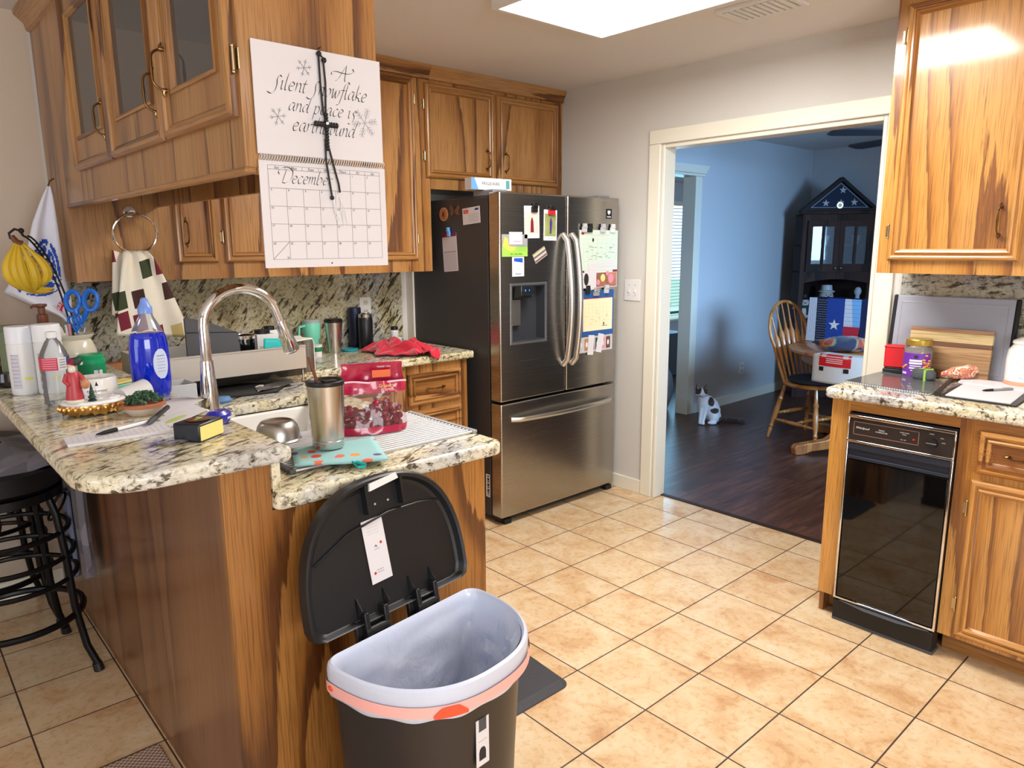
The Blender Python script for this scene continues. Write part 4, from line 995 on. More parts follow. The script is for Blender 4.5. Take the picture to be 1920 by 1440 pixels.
def towel():
    t = thing('kitchen_towel', 'cream holiday patchwork dish towel hanging through the towel ring', 'towel', (-.57, YF-.05, 1.49))
    M = MB(towel_mat())
    def front(u, v):
        a = (u-.5); wd = .060+.115*v**.8; z = 1.492-.345*v+(-.03*(u-.2)*v)
        x = -.578+a*2*wd*.75+.055*v*(.4+.6*u); y = YF-.062-.012*math.sin(u*14+v*2)*(1-.5*v)-.008*v
        if v < .08: y += (.08-v)*.3
        return (x, y, z)
    M.grid(front, 30, 26); M.build('front_drape', t, solid=.004, fix=False)
    M = MB(towel_mat())
    M.grid(lambda u, v: (-.66+.06*u+.03*v*(u-.9), YF-.036-.006*math.sin(u*9), 1.495-.26*v-.02*u), 12, 14); M.build('back_drape', t, solid=.003, fix=False)
towel()
def flag():
    t = thing('flag', 'white flag with blue emblem and red ribbon hanging from a cabinet nail', 'flag', (-.83, 2.10, 1.76))
    MB(BRASS).tube([(-.812, 2.10, 1.775), (-.828, 2.10, 1.765), (-.836, 2.10, 1.745)], .003, 8).build('nail', t)
    L = [(1.745, -.838, -.828), (1.70, -.862, -.822), (1.60, -.905, -.818), (1.50, -.932, -.816), (1.40, -.985, -.815), (1.335, -1.028, -.806), (1.29, -.955, -.802), (1.235, -.852, -.806), (1.20, -.822, -.808)]
    def P(u, v):
        k = v*(len(L)-1); i = min(int(k), len(L)-2); f = k-i
        z = L[i][0]*(1-f)+L[i+1][0]*f; a = L[i][1]*(1-f)+L[i+1][1]*f; b_ = L[i][2]*(1-f)+L[i+1][2]*f
        return Vector((a+(b_-a)*u, 2.10-.014*math.sin(u*9)*min(1, v*3)+.01*v, z))
    M = MB(plain('flag_white', srgb(226, 228, 240), .8)); M.grid(lambda u, v: P(u, v), 20, 30); M.build('cloth', t, solid=.002, fix=False)
    # printed emblem: generic blue seal made of patches riding on the cloth
    E_ = MB(plain('flag_blue', srgb(34, 74, 170), .8))
    def patch(M, f, n1, n2):
        M.grid(lambda a, b_: (lambda q: (q.x, q.y-.003, q.z))(P(*f(a, b_))), n1, n2)
    N_ = 34
    for i in range(N_):
        for j in range(N_):
            p, q = (i+.5)/N_*2-1, (j+.5)/N_*2-1
            rr = math.hypot(p, q); cut = abs(p*.9+q*.5+.12) < .07 or abs(q-.12-.25*p) < .06 or (abs(p+.35+q*.4) < .045 and q > 0)
            if rr > 1 or (.80 < rr < .86) or cut or noise.noise(Vector((p*5, q*5, 2))) > .28: continue
            u0, v0 = .50+.40*(p-1/N_), .50+.175*(q-1/N_)
            pts = [P(u0, v0), P(u0+.80/N_, v0), P(u0+.80/N_, v0+.35/N_), P(u0, v0+.35/N_)]
            E_.poly([(k.x, k.y-.0035, k.z) for k in pts])
    E_.build('emblem', t, smooth=False, label='blue printed emblem')
    R_ = MB(RED)
    patch(R_, lambda a, b_: (.55+.42*a, .80-.13*a+.05*b_), 10, 4); R_.m(WHITE)
    for k, ch in enumerate('ARMY'):
        q = P(.60+.09*k, .805-.028*k); R_.text(ch, .022, frame((q.x, q.y-.006, q.z), (1, -.2, .75), (-.75, 0, 1)))
    R_.build('ribbon', t, fix=False, label='red ribbon with white letters')
flag()

# ------------------------------------------------------------------ bin, mats, stools
def dshape(w, d, n=40, r=.035):
    """semi-round outline: flat back on y=0 from -w/2..w/2, bulging to y=-d"""
    pts = []
    for i in range(n+1):
        a = PI*i/n; c, s_ = math.cos(a), math.sin(a)
        e = 2/2.35
        pts.append((-w/2*math.copysign(abs(c)**e, c), -r-(d-r)*abs(s_)**e))
    pts = [(-w/2+r*(1-math.sin(t)), -r*(1-math.cos(t)) if False else -r+r*math.cos(t)) for t in [PI/2*k/5 for k in range(5)]][::-1][:0] + pts
    back = []
    for k in range(1, 6):
        t = PI/2*k/5; back.append((w/2-r+r*math.cos(t), -r+r*math.sin(t)))
    for k in range(1, 12): back.append((w/2-r-(w-2*r)*k/12, 0))
    for k in range(0, 5):
        t = PI/2+PI/2*k/5; back.append((-w/2+r+r*math.cos(t), -r+r*math.sin(t)))
    return pts+back
BINR = math.radians(7)
bn = thing('trash_can', 'black semi-round step trash can with lid open and white liner', 'trash can', (-.553, .092, 0), BINR)
bm4 = Matrix.Translation((-.553, .092, 0)) @ Matrix.Rotation(BINR, 4, 'Z')
def dloft(M, levels):
    M.xf = bm4
    O = [[(x*k, y*k2+off) for (x, y) in dshape(.472, .305)] for (k, k2, off, z) in levels]
    n = len(O[0])
    M.grid(lambda u, v: (O[round(v*(len(levels)-1))][round(u*n) % n][0], O[round(v*(len(levels)-1))][round(u*n) % n][1], levels[round(v*(len(levels)-1))][3]), n, len(levels), closeu=True)
    return M
M = dloft(MB(BINM), [(.86, .84, -.012, .0), (.86, .84, -.012, .02), (.90, .88, -.010, .3), (.965, .955, -.004, .60)]); M.build('bin_body', bn, fix=True)
M = dloft(MB(BLACK), [(.90, .88, -.008, .0), (.90, .88, -.008, .03)]); M.build('bin_base', bn)
def liner():
    t = MB(LINER)
    prof = [(.985, .985, .0, .535), (1.0, 1.0, 0, .545), (1.005, 1.005, 0, .595), (.995, .995, -.001, .606), (.965, .96, -.004, .610), (.94, .93, -.008, .600), (.915, .905, -.01, .56), (.895, .885, -.012, .50), (.87, .86, -.016, .44), (.83, .82, -.018, .38), (.77, .75, -.024, .30), (.68, .64, -.04, .22), (.60, .55, -.06, .17), (.25, .2, -.11, .165)]
    base = dshape(.478, .312, 100); n = len(base); NV = 54
    def fn(u, v):
        i = round(u*n) % n; q = v*(len(prof)-1); j = min(int(q), len(prof)-2); f = q-j
        kx, ky, off, z = [prof[j][c]*(1-f)+prof[j+1][c]*f for c in range(4)]
        x, y = base[i][0]*kx, base[i][1]*ky+off
        if q >= 5:
            a = abs(noise.noise(Vector((x*9+3, y*9, z*14))))*.014+abs(noise.noise(Vector((x*42, y*42, z*30+7))))*.012+abs(noise.noise(Vector((x*80, y*80, z*12))))*.004
            nx, ny = -x, -(y+.14); L_ = math.hypot(nx, ny)+1e-6; g = min(1, (q-5)/2)
            x += nx/L_*a*g*1.5; y += ny/L_*a*g*1.5; z += a*g*.6
        elif q < 2: z += .003*math.sin(i*.45)
        return (x, y, z)
    t.xf = bm4; t.grid(fn, n, NV, closeu=True)
    o = t.build('bin_liner', bn, fix=True)
    b = MB(plain('drawstring_band', srgb(240, 176, 168), .4)); pts = dshape(.486, .318); b.xf = bm4; n = len(pts)
    b.grid(lambda u, v: (pts[round(u*n) % n][0]*1.0, pts[round(u*n) % n][1], .546+.026*v+.003), n, 2, closeu=True)
    b.build('drawstring', o, label='translucent red drawstring band in the liner hem')
    b = MB(plain('tab_orange', srgb(236, 84, 50), .4)); b.xf = bm4
    b.grid(lambda u, v: ((lambda i: (pts[i][0]*1.012, pts[i][1]*1.012))(12+round(u*4))+(.548+.024*v*(1-.7*(2*u-1)**4),)), 5, 4)
    b.build('drawstring_tab', o)
    for p_ in ((.240, -.035, .575), (-.240, -.04, .562)):
        b = MB(bpy.data.materials['tab_orange']); b.xf = bm4; b.ball(p_, (.006, .011, .008), 8, 6); b.build('drawstring_end', o)
liner()
# lid: leaning open, hinged on the flat side
LM = bm4 @ Matrix.Translation((0, .025, .632)) @ Matrix.Rotation(math.radians(-11), 4, 'X')
def lid():
    M = MB(BLACK)
    def out(k, dz=0):
        pts = []
        for i in range(49):
            a = PI*i/48; c, s_ = math.cos(a), math.sin(a); e = 2/2.5
            pts.append((.243*k*math.copysign(abs(c)**e, c), (.045 if s_ < .01 else .045)+.285*k*abs(s_)**e))
        for (x, z) in ((-.243, .03), (-.235, .008), (-.215, -.0), (-.1, 0), (0, 0), (.1, 0), (.215, 0), (.235, .008), (.243, .03)): pts.append((x*k, .1*(1-k)+z*k))
        return pts
    O = [out(1.0), out(1.0), out(.985), out(.955), out(.93), out(.90)]; Y = [.020, -.010, -.014, -.010, .004, .008]
    n = len(O[0]); M.xf = LM
    M.grid(lambda u, v: (O[round(v*5)][round(u*n) % n][0], Y[round(v*5)], O[round(v*5)][round(u*n) % n][1]), n, 6, closeu=True)
    M.poly([(x, .008, z) for x, z in O[-1]]); M.poly([(x, .020, z) for x, z in O[0]][::-1])
    L_ = M.build('lid', bn)
    R_ = MB(BLACK); R_.xf = LM
    R_.tube([(-.20, .004, .17), (-.10, .002, .215), (.02, .0, .235), (.12, .002, .232), (.19, .004, .22)], .003, 6)
    for x in (-.11, -.03, .05, .12): R_.prism([(x, .008, .012), (x+.004, .008, .012), (x+.004, -.010, .03), (x+.004, .008, .06), (x, .008, .06)], (.003, 0, 0))
    for x in (-.045, .062): R_.box(x, x+.008, -.012, .010, .245, .315)
    R_.build('rib', L_)
    for x in (-.11, -.03): pass
    for x, nm in ((-.07, 'hinge'), (.09, 'hinge')):
        H_ = MB(BLACK); H_.xf = LM; H_.box(x-.035, x-.022, -.016, .012, -.04, .025); H_.box(x+.022, x+.035, -.016, .012, -.04, .025); H_.cyl((x-.035, -.008, -.02), (x+.035, -.008, -.02), .010, n=12); H_.box(x-.05, x+.05, .004, .018, -.05, .01)
        H_.build(nm, L_, bevel=.002)
    W_ = MB(WHITE); W_.xf = LM; W_.prism([(-.035, -.0165, .300), (.055, -.0165, .312), (.050, -.0165, .327), (-.032, -.0165, .318)], (0, .006, 0)); W_.m(LGREY)
    for x in (-.01, .03): W_.ball((x, .006, .262), .003, 8, 6)
    W_.build('grip_strip', L_, label='pale grip strip at the lid edge')
    P_ = MB(PAPER); P_.xf = LM @ frame((-.055, .0055, .075), (1, 0, 0), (0, 0, 1)) @ Matrix.Rotation(math.radians(2), 4, 'Z'); P_.box(0, .062, 0, .155, 0, .001); P_.xf = P_.xf @ Matrix.Translation((0, 0, .0011))
    lines(P_, .012, .046, .12, .142, 4, LGREY); P_.m(RED).cyl((.046, .092, 0), (.046, .092, .0004), .0035, n=10).cyl((.014, .024, 0), (.014, .024, .0004), .0035, n=10)
    P_.m(INK).tube([(.026, .086, .0003), (.03, .09, .0003), (.033, .084, .0003)], .0009, 4).box(.024, .040, .079, .0796, 0, .0003); lines(P_, .02, .04, .024, .03, 2, INKG)
    P_.build('instruction_label', L_, smooth=False, label='white instruction label')
lid()
S_ = MB(PAPER)
_p = dshape(.472, .305); i0 = 18; a_ = Vector(_p[i0]); b__ = Vector(_p[i0+2]); dd = (b__-a_).normalized()
fr_ = frame((a_.x*.945, a_.y*.94-.003, .405), (dd.x, dd.y, 0), (0, 0, 1))
S_.xf = bm4 @ fr_; S_.box(-.002, .036, -.03, .085, 0, .0012); S_.xf = S_.xf @ Matrix.Translation((0, 0, .0013)); S_.m(DGREY).box(.006, .028, .055, .086, 0, .0004); S_.m(INK).box(.006, .026, -.016, .004, 0, .0004).ball((.016, .004, 0), (.010, .012, .0005), 10, 6); S_.m(LGREY).box(.004, .03, .03, .032, 0, .0004)
S_.build('bin_label', bn, smooth=False, label='white label with a picture on the bin front')
S_ = MB(WHITE); S_.xf = bm4 @ fr_ @ Matrix.Translation((.016, -.055, .001)); S_.lathe([(.006, 0), (.0075, .0004), (.0065, .0005)], (.006, 0, 0), 16); S_.text('M', .012, Matrix.Translation((-.012, 0, .0))); S_.build('bin_logo', bn, label='small white marks')

def mat_rubber():
    m, nt, b = newmat('anti_fatigue_mat'); S(b, 'Base Color', srgb(58, 58, 62)); S(b, 'Roughness', .7)
    v = nt.nodes.new('ShaderNodeTexVoronoi'); v.inputs['Scale'].default_value = 70; v.inputs['Randomness'].default_value = 0
    nt.links.new(mapping(nt), v.inputs['Vector']); bump(nt, b, v.outputs['Distance'], .6, .003); return m
M = MB(mat_rubber())
def mat_fn(k, z):
    pts = []
    for (cx_, cy_, a0) in ((.225-.035, .262+.035, -90), (.275-.035, .98-.035, 0), (-.12+.035, .98-.035, 90), (-.15+.035, .262+.035, 180)):
        for i in range(6):
            a = math.radians(a0+18*i); pts.append((cx_+(.035-k)*math.cos(a), cy_+(.035-k)*math.sin(a), z))
    return pts
L4 = [mat_fn(0, .0005), mat_fn(0, .004), mat_fn(.022, .018), mat_fn(.03, .019)]
M.grid(lambda u, v: L4[round(v*3)][round(u*24) % 24], 24, 4, closeu=True); M.poly(L4[-1])
tag(M.build('floor_mat'), 'dark grey textured anti-fatigue mat on the tile floor behind the trash can', 'mat')
def rug_mat():
    m, nt, b = newmat('woven_rug')
    w_ = nt.nodes.new('ShaderNodeTexChecker'); w_.inputs['Scale'].default_value = 120; w_.inputs['Color1'].default_value = srgb(196, 176, 156); w_.inputs['Color2'].default_value = srgb(128, 96, 84)
    nt.links.new(mapping(nt), w_.inputs['Vector']); nt.links.new(w_.outputs['Color'], b.inputs['Base Color']); S(b, 'Roughness', .95); bump(nt, b, w_.outputs['Fac'], .7, .003); return m
tag(MB(rug_mat()).box(-1.75, -.935, -.35, .90, .0, .009).build('woven_rug', bevel=.003), 'woven cream and brown rug on the floor left of the peninsula', 'rug')

def stool(lb, x, y, rz, copy_of=None):
    if copy_of:
        c = copy_tree(copy_of); c.location = (x, y, 0); c.rotation_euler = (0, 0, rz); c['label'] = lb; return c
    t = thing('bar_stool', lb, 'stool', (0, 0, 0), 0, 'black bar stools at the bar')
    MB(plain('stool_vinyl', srgb(14, 14, 15), .45)).lathe([(0, .69), (.17, .69), (.20, .71), (.205, .74), (.19, .765), (.12, .775), (0, .778)], n=32).build('seat', t)
    met = plain('stool_metal', srgb(18, 18, 20), .38, .5)
    MB(met).lathe([(.15, .66), (.19, .66), (.19, .69), (.15, .69)], n=28).build('swivel_plate', t)
    for k in range(4):
        a = PI/4+k*PI/2; c, s_ = math.cos(a), math.sin(a)
        L_ = MB(met); L_.tube([(c*r, s_*r, z) for r, z in ((.165, .665), (.185, .60), (.20, .45), (.21, .25), (.235, .10), (.27, .015))], [.0125]*6, 12); L_.m(BLACK).cyl((c*.268, s_*.268, 0), (c*.262, s_*.262, .03), .018, .016, 12); L_.build('leg', t)
    for z, r in ((.22, .208), (.36, .203), (.44, .20), (.53, .193)):
        MB(met).tube([(r*math.cos(2*PI*i/36), r*math.sin(2*PI*i/36), z) for i in range(36)], .009 if z != .22 else .012, 8, closed=True).build('foot_ring', t)
    for k in range(4):
        a = PI/4+k*PI/2+.45; c, s_ = math.cos(a), math.sin(a)
        MB(met).tube([((.165+.03*math.sin(q))*math.cos(a+.12*math.cos(q)), (.165+.03*math.sin(q))*math.sin(a+.12*math.cos(q)), .60+.045*math.sin(q+.5)) for q in [2*PI*i/16 for i in range(16)]], .005, 6, closed=True).build('scroll', t)
    return t
st1 = stool('nearest black metal bar stool with grey jacket on it', 0, 0, 0)
st1.location = (-1.176, 1.652, 0); st1.rotation_euler = (0, 0, math.radians(5))
st2 = stool('black metal bar stool farther back near the wall', -1.20, 2.115, math.radians(2), st1)
jm = fabric('jacket_grey', [(96, 92, 98), (116, 112, 120), (84, 78, 84)], 5, .9)
jk = thing('jacket', 'grey jacket draped over the seat of the nearest bar stool', 'jacket', (-1.05, 1.7, .78))
def jack(u, v):
    a = 2*PI*u; r = .03+.215*min(1, v*1.6)
    x = -1.17+r*math.cos(a)*1.05; y = 1.715+r*math.sin(a)*.85
    z = .835-.05*v+.035*noise.noise(Vector((x*9, y*9, 3)))+(0 if v < .55 else -(v-.55)*(.03+1.0*max(0, math.cos(a-.2))**6))
    if x > -.925: x = -.925
    return (x, y, z)
M = MB(jm); M.grid(jack, 48, 16, closeu=True); M.build('jacket_body', jk, solid=.006, fix=False, subsurf=1)
def slv(u, v):
    w = .11-.05*v; y = 1.45+u*(.20-.07*v)+.03*v; x = -.938-.018*math.sin(u*13)-.03*(v*(1-v))
    return (x-.012, y, .83-.44*v-.06*math.sin(u*PI)*v+.01*math.sin(u*20))
M = MB(jm); M.grid(slv, 18, 16); M.build('jacket_sleeve', jk, solid=.006, fix=False, subsurf=1)
M = MB(plain('denim_sleeve', srgb(110, 116, 140), .9)); M.grid(lambda u, v: (-.965-.015*math.sin(u*12), 1.66+u*.12, .62-.32*v-.05*u*v), 10, 12); M.build('jacket_lining', jk, solid=.006, fix=False, subsurf=1)

# ------------------------------------------------------------------ things on the raised bar (top z 1.08)
ZB = 1.0805; ZC = .9505
def lathe_thing(name, label, cat, x, y, z, parts, group=None, sx=1, sy=1, n=28):
    t = thing(name, label, cat, (x, y, z), 0, group)
    for nm, mt, prof in parts: M = MB(mt); M.lathe(prof, (x, y, z), n, sx, sy); M.build(nm, t)
    return t
def wrap_print(M, x, y, z, r, a0, a1, z0, z1, mt, off=.0006, n=10):
    M.m(mt).grid(lambda u, v: (x+(r+off)*math.cos(a0+(a1-a0)*u), y+(r+off)*math.sin(a0+(a1-a0)*u), z+z0+(z1-z0)*v), n, 2)
CAMA = lambda x, y: math.atan2(-1.292-y, -1.432-x)     # direction towards the room's front, for labels
def can(x, y, h, r, lb, body, cap, capn='cap'):
    t = thing('spray_can', lb, 'can', (x, y, ZB))
    M = MB(body); M.lathe([(0, 0), (r*.94, 0), (r, .004), (r, h*.72), (r*.97, h*.74), (r*.97, h*.75)], (x, y, ZB)); a = CAMA(x, y)
    wrap_print(M, x, y, ZB, r, a-.9, a-.25, .02, h*.6, plain('label_print', srgb(196, 194, 206), .5)); wrap_print(M, x, y, ZB, r, a+.0, a+.6, .045, .052, plain('label_yellow', srgb(226, 218, 90), .5), .0008)
    for k in range(9): wrap_print(M, x, y, ZB, r, a-.85, a-.35+.1*random.random(), .03+k*.011, .0312+k*.011, INKG, .0009)
    M.build('can_body', t, fix=False)
    M = MB(cap); M.lathe([(r*.97, h*.75), (r*1.0, h*.755), (r*.99, h*.98), (r*.93, h), (0, h)], (x, y, ZB)); M.build(capn, t)
can(-1.108, 1.235, .201, .036, 'tall white spray can at the left end of the bar', WHITE, plain('can_cap', srgb(224, 226, 232), .35))
can(-1.045, 1.20, .205, .037, 'white spray can with rounded cap behind the water bottle', WHITE, plain('can_cap_two', srgb(232, 233, 236), .35))
gc = lathe_thing('canister', 'sage green canister between the two white spray cans', 'canister', -1.10, 1.42, ZB, [('tin_body', plain('sage', srgb(110, 124, 96), .5), [(0, 0), (.04, 0), (.04, .17), (0, .17)]), ('lid', plain('sage_lid', srgb(96, 108, 84), .5), [(.041, .17), (.041, .188), (0, .19)])])
wb = thing('water_bottle', 'clear plastic water bottle with red and blue label on the bar', 'bottle', (-1.068, .985, ZB))
M = MB(CLEAR); r = .0355
M.lathe([(0, .004), (.026, 0), (r, .008), (r*.95, .02), (r, .03), (r*.95, .042), (r, .053), (r*.95, .064), (r, .075), (r*.95, .085), (r, .096), (r, .135), (.030, .15), (.018, .175), (.0125, .182), (.0125, .19)], (-1.068, .985, ZB)); M.build('bottle_body', wb)
M = MB(WHITE); M.lathe([(.0142, .186), (.0142, .2), (.013, .202), (0, .202)], (-1.068, .985, ZB), 24); M.build('cap', wb)
a = CAMA(-1.068, .985); M = MB(RED)
lr = plain('label_red', srgb(196, 60, 80), .5)
wrap_print(M, -1.068, .985, ZB, r, a-1.9, a+.2, .1, .134, lr); wrap_print(M, -1.068, .985, ZB, r, a+.2, a+.85, .1, .134, WHITE); wrap_print(M, -1.068, .985, ZB, r, a+.85, a+2.0, .1, .134, plain('label_navy', srgb(60, 60, 130), .5))
for k in range(5): wrap_print(M, -1.068, .985, ZB, r, a-.9, a+.1, .105+k*.006, .1075+k*.006, PINK, .001)
for k in range(4): wrap_print(M, -1.068, .985, ZB, r, a+.3, a+.75, .106+k*.007, .108+k*.007, INKG, .001)
M.build('label', wb, fix=False)
# dish soap
ds = thing('dish_soap_bottle', 'large blue dish soap bottle on the bar by the faucet', 'bottle', (-.842, .93, ZB))
def soap_r(z): 
    P_ = [(0, .040), (.01, .044), (.05, .047), (.10, .0475), (.15, .0465), (.175, .043), (.19, .037), (.205, .030), (.232, .0175), (.245, .016)]
    for (z0, r0), (z1, r1) in zip(P_, P_[1:]):
        if z <= z1: return r0+(r1-r0)*(z-z0)/(z1-z0)
    return P_[-1][1]
zs = [0.0]+[.005+k*.006 for k in range(31)]
M = MB(BLUEL); M.lathe([(0, 0)]+[(soap_r(z), z) for z in zs if z <= .188]+[(0, .189)], (-.842, .93, ZB), 30, 1.12, .85); M.build('soap', ds, label='deep blue liquid')
M = MB(CLEAR); M.lathe([(soap_r(z), z) for z in [.189, .195, .2, .21, .22, .232, .24, .245]], (-.842, .93, ZB), 30, 1.12, .85); M.build('bottle_shoulder', ds, label='clear bottle shoulder')
M = MB(plain('soap_cap', srgb(120, 150, 220), .3)); M.lathe([(.019, .240), (.0195, .256), (.015, .264), (.011, .272), (.010, .280), (.006, .284), (0, .285)], (-.842, .93, ZB), 24); M.build('cap', ds)
a = CAMA(-.842, .93)+.45
def soap_lab(M, a0, a1, z0, z1, mt, off, oval=True):
    def f(u, v):
        zz = z0+(z1-z0)*v; k = math.sqrt(max(0, 1-(2*v-1)**2*.93)) if oval else 1; aa = (a0+a1)/2+(a1-a0)/2*(2*u-1)*k; r_ = soap_r(zz)+off
        return (-.842+1.12*r_*math.cos(aa), .93+.85*r_*math.sin(aa), ZB+zz)
    M.m(mt).grid(f, 10, 12)
M = MB(WHITE); soap_lab(M, a-.25, a+.62, .055, .14, plain('soap_label', srgb(206, 214, 236), .4), .0008)
for k in range(6): soap_lab(M, a-.05, a+.4, .075+k*.009, .0765+k*.009, DBLUE if k == 5 else GREY, .0012, False)
M.build('label', ds, fix=False)
# candle jar, figurine base, santa
cn = thing('candle_jar', 'frosted white candle jar with small black tree print behind the santa figurine', 'candle', (-.988, .914, ZB))
M = MB(plain('frosted_glass', srgb(226, 222, 214), .25, coat=.4)); rc_ = .051
M.lathe([(0, 0), (rc_-.006, 0), (rc_, .006), (rc_, .075), (rc_-.002, .078), (rc_-.004, .075), (rc_-.004, .066), (0, .066)], (-.988, .914, ZB), 36)
a = CAMA(-.988, .914)
M.m(INK)
def on_cyl(M, body, s_, z, r, x=-.988, y=.914, sh=0):
    tot = len(body)*s_*.56/r
    for k, ch in enumerate(body):
        if ch == ' ': continue
        aa = a+(k-(len(body)-1)/2)*s_*.60/r
        M.text(ch, s_, frame((x+(r+.0004)*math.cos(aa), y+(r+.0004)*math.sin(aa), ZB+z), (-math.sin(aa), math.cos(aa), 0), (0, 0, 1)), shear=sh)
on_cyl(M, 'PEPPERMINT', .0085, .045, rc_); on_cyl(M, 'BARK', .0085, .034, rc_)
M.m(INKG); on_cyl(M, 'CHOCOLATE + SUGAR', .0042, .023, rc_); on_cyl(M, '14.5 OZ', .0038, .014, rc_)
M.m(INK).prism([tuple(frame((-.988+(rc_+.0004)*math.cos(a), .914+(rc_+.0004)*math.sin(a), ZB+.060), (-math.sin(a), math.cos(a), 0), (0, 0, 1)) @ Vector(q)) for q in ((-.004, 0, 0), (.004, 0, 0), (0, .012, 0))], (0, 0, .0001))
M.build('jar', cn)
fb = thing('santa_figurine', 'santa figurine on an ornate gold base in front of the candle', 'figurine', (-1.045, .76, ZB))
cx_, cy_ = -1.022, .805
M = MB(GOLD)
def scal(u, v):
    a = 2*PI*u; r = 1+.03*math.sin(a*14); z = [.030, .026, .018, .012+.006*math.sin(a*7)][round(v*3)]; k = [.98, 1.0, .96, .90][round(v*3)]
    return (cx_+.078*k*r*math.cos(a), cy_+.058*k*r*math.sin(a), ZB+z-.012*(v == 1)*(math.sin(a*7) > 0))
M.grid(scal, 84, 4, closeu=True)
for k in range(28):
    a = 2*PI*k/28; M.ball((cx_+.078*math.cos(a), cy_+.058*math.sin(a), ZB+.021), (.0055, .0055, .0075), 7, 5)
M.lathe([(0, .006), (.058, .006), (.07, .014), (.074, .028), (0, .0285)], (cx_, cy_, ZB), 40, 1, .76)
for k in range(4):
    a = PI/4+k*PI/2; M.ball((cx_+.062*math.cos(a), cy_+.045*math.sin(a), ZB+.006), (.007, .007, .006), 8, 6)
M.build('gold_base', fb)
M = MB(plain('figurine_snow', srgb(230, 228, 228), .4)); M.lathe([(0, .028), (.073, .028), (.076, .032), (.070, .038), (.03, .040), (0, .040)], (cx_, cy_, ZB), 36, 1, .76)
for k in range(16): M.ball((cx_+random.uniform(-.05, .06), cy_+random.uniform(-.035, .035), ZB+.038), (.010, .008, .006), 8, 5)
M.build('snow', fb)
sx_, sy_ = -1.066, .780
M = MB(plain('figurine_red', srgb(176, 60, 68), .4)); M.lathe([(0, .04), (.020, .04), (.021, .05), (.017, .075), (.015, .10), (.0125, .115), (.006, .122), (0, .122)], (sx_, sy_, ZB), 20)
M.tube([(sx_-.012, sy_, ZB+.112), (sx_-.019, sy_-.004, ZB+.095), (sx_-.012, sy_-.012, ZB+.085)], [.006, .006, .005], 8).tube([(sx_+.012, sy_, ZB+.112), (sx_+.020, sy_-.008, ZB+.10), (sx_+.020, sy_-.016, ZB+.088)], [.006, .006, .005], 8); M.build('robe', fb)
M = MB(plain('figurine_skin', srgb(214, 168, 140), .5)); M.ball((sx_, sy_, ZB+.131), (.0095, .0095, .011)); M.m(CREAM).ball((sx_-.001, sy_-.007, ZB+.124), (.009, .006, .010)).lathe([(.021, .038), (.0225, .042), (.021, .047)], (sx_, sy_, ZB), 20); M.build('head', fb)
M = MB(MAROON); M.tube([(sx_, sy_, ZB+.135), (sx_+.004, sy_, ZB+.147), (sx_+.013, sy_, ZB+.150)], [.0105, .008, .003], 10); M.m(DGREEN).ball((sx_+.013, sy_-.002, ZB+.143), (.012, .009, .011)).m(CREAM).ball((sx_+.021, sy_-.002, ZB+.137), .005); M.build('hat', fb)
MB(TAN).ball((sx_+.023, sy_-.014, ZB+.085), (.011, .010, .013)).build('sack', fb)
M = MB(DGREEN)
for k in range(4): M.lathe([(.0, .018-.0*k), (.013-.003*k, .0), (0, .001)], (sx_+.036, sy_-.010, ZB+.036+k*.011), 9)
M.build('tiny_tree', fb)
# succulent
sc_ = thing('potted_succulent', 'small green succulent in an oval terracotta-rimmed dish', 'plant', (-.930, .695, ZB))
x, y = -.930, .695
M = MB(plain('pot_pale', srgb(196, 180, 164), .6)); M.lathe([(0, 0), (.034, 0), (.044, .012), (.047, .022)], (x, y, ZB), 28, 1, .8); M.build('dish', sc_)
M = MB(TERRA); M.lathe([(.046, .020), (.053, .022), (.054, .029), (.047, .031), (.040, .026), (0, .026)], (x, y, ZB), 28, 1, .8); M.build('rim', sc_)
M = MB(plain('succulent_green', srgb(52, 84, 58), .5, var=.5))
for k in range(110):
    a = random.random()*2*PI; r_ = math.sqrt(random.random()); px_, py_ = x+.042*r_*math.cos(a), y+.033*r_*math.sin(a); pz_ = ZB+.030+.022*(1-r_*r_)
    M.tube([(px_, py_, pz_), (px_+random.uniform(-.006, .006), py_+random.uniform(-.006, .006), pz_+.007), (px_+random.uniform(-.009, .009), py_+random.uniform(-.009, .009), pz_+.011)], [.004, .0045, .001], 5)
tag_l = M.build('succulent_leaves', sc_)
bw = thing('white_cup', 'white cup with black inside lying on its side behind the succulent', 'cup', (-.945, .80, ZB))
M = MB(WHITE); M.xf = Matrix.Translation((-.908, .842, ZB+.0315)) @ Matrix.Rotation(math.radians(25), 4, 'Z') @ Matrix.Rotation(math.radians(84), 4, 'Y'); M.lathe([(0, -.05), (.026, -.05), (.031, .03), (.029, .03)], n=28); M.build('cup_body', bw)
M = MB(BLACKM); M.xf = Matrix.Translation((-.908, .842, ZB+.0315)) @ Matrix.Rotation(math.radians(25), 4, 'Z') @ Matrix.Rotation(math.radians(84), 4, 'Y'); M.lathe([(.0292, .0295), (.026, -.03), (0, -.03)], n=28); M.build('cup_inside', bw, label='black cup interior')
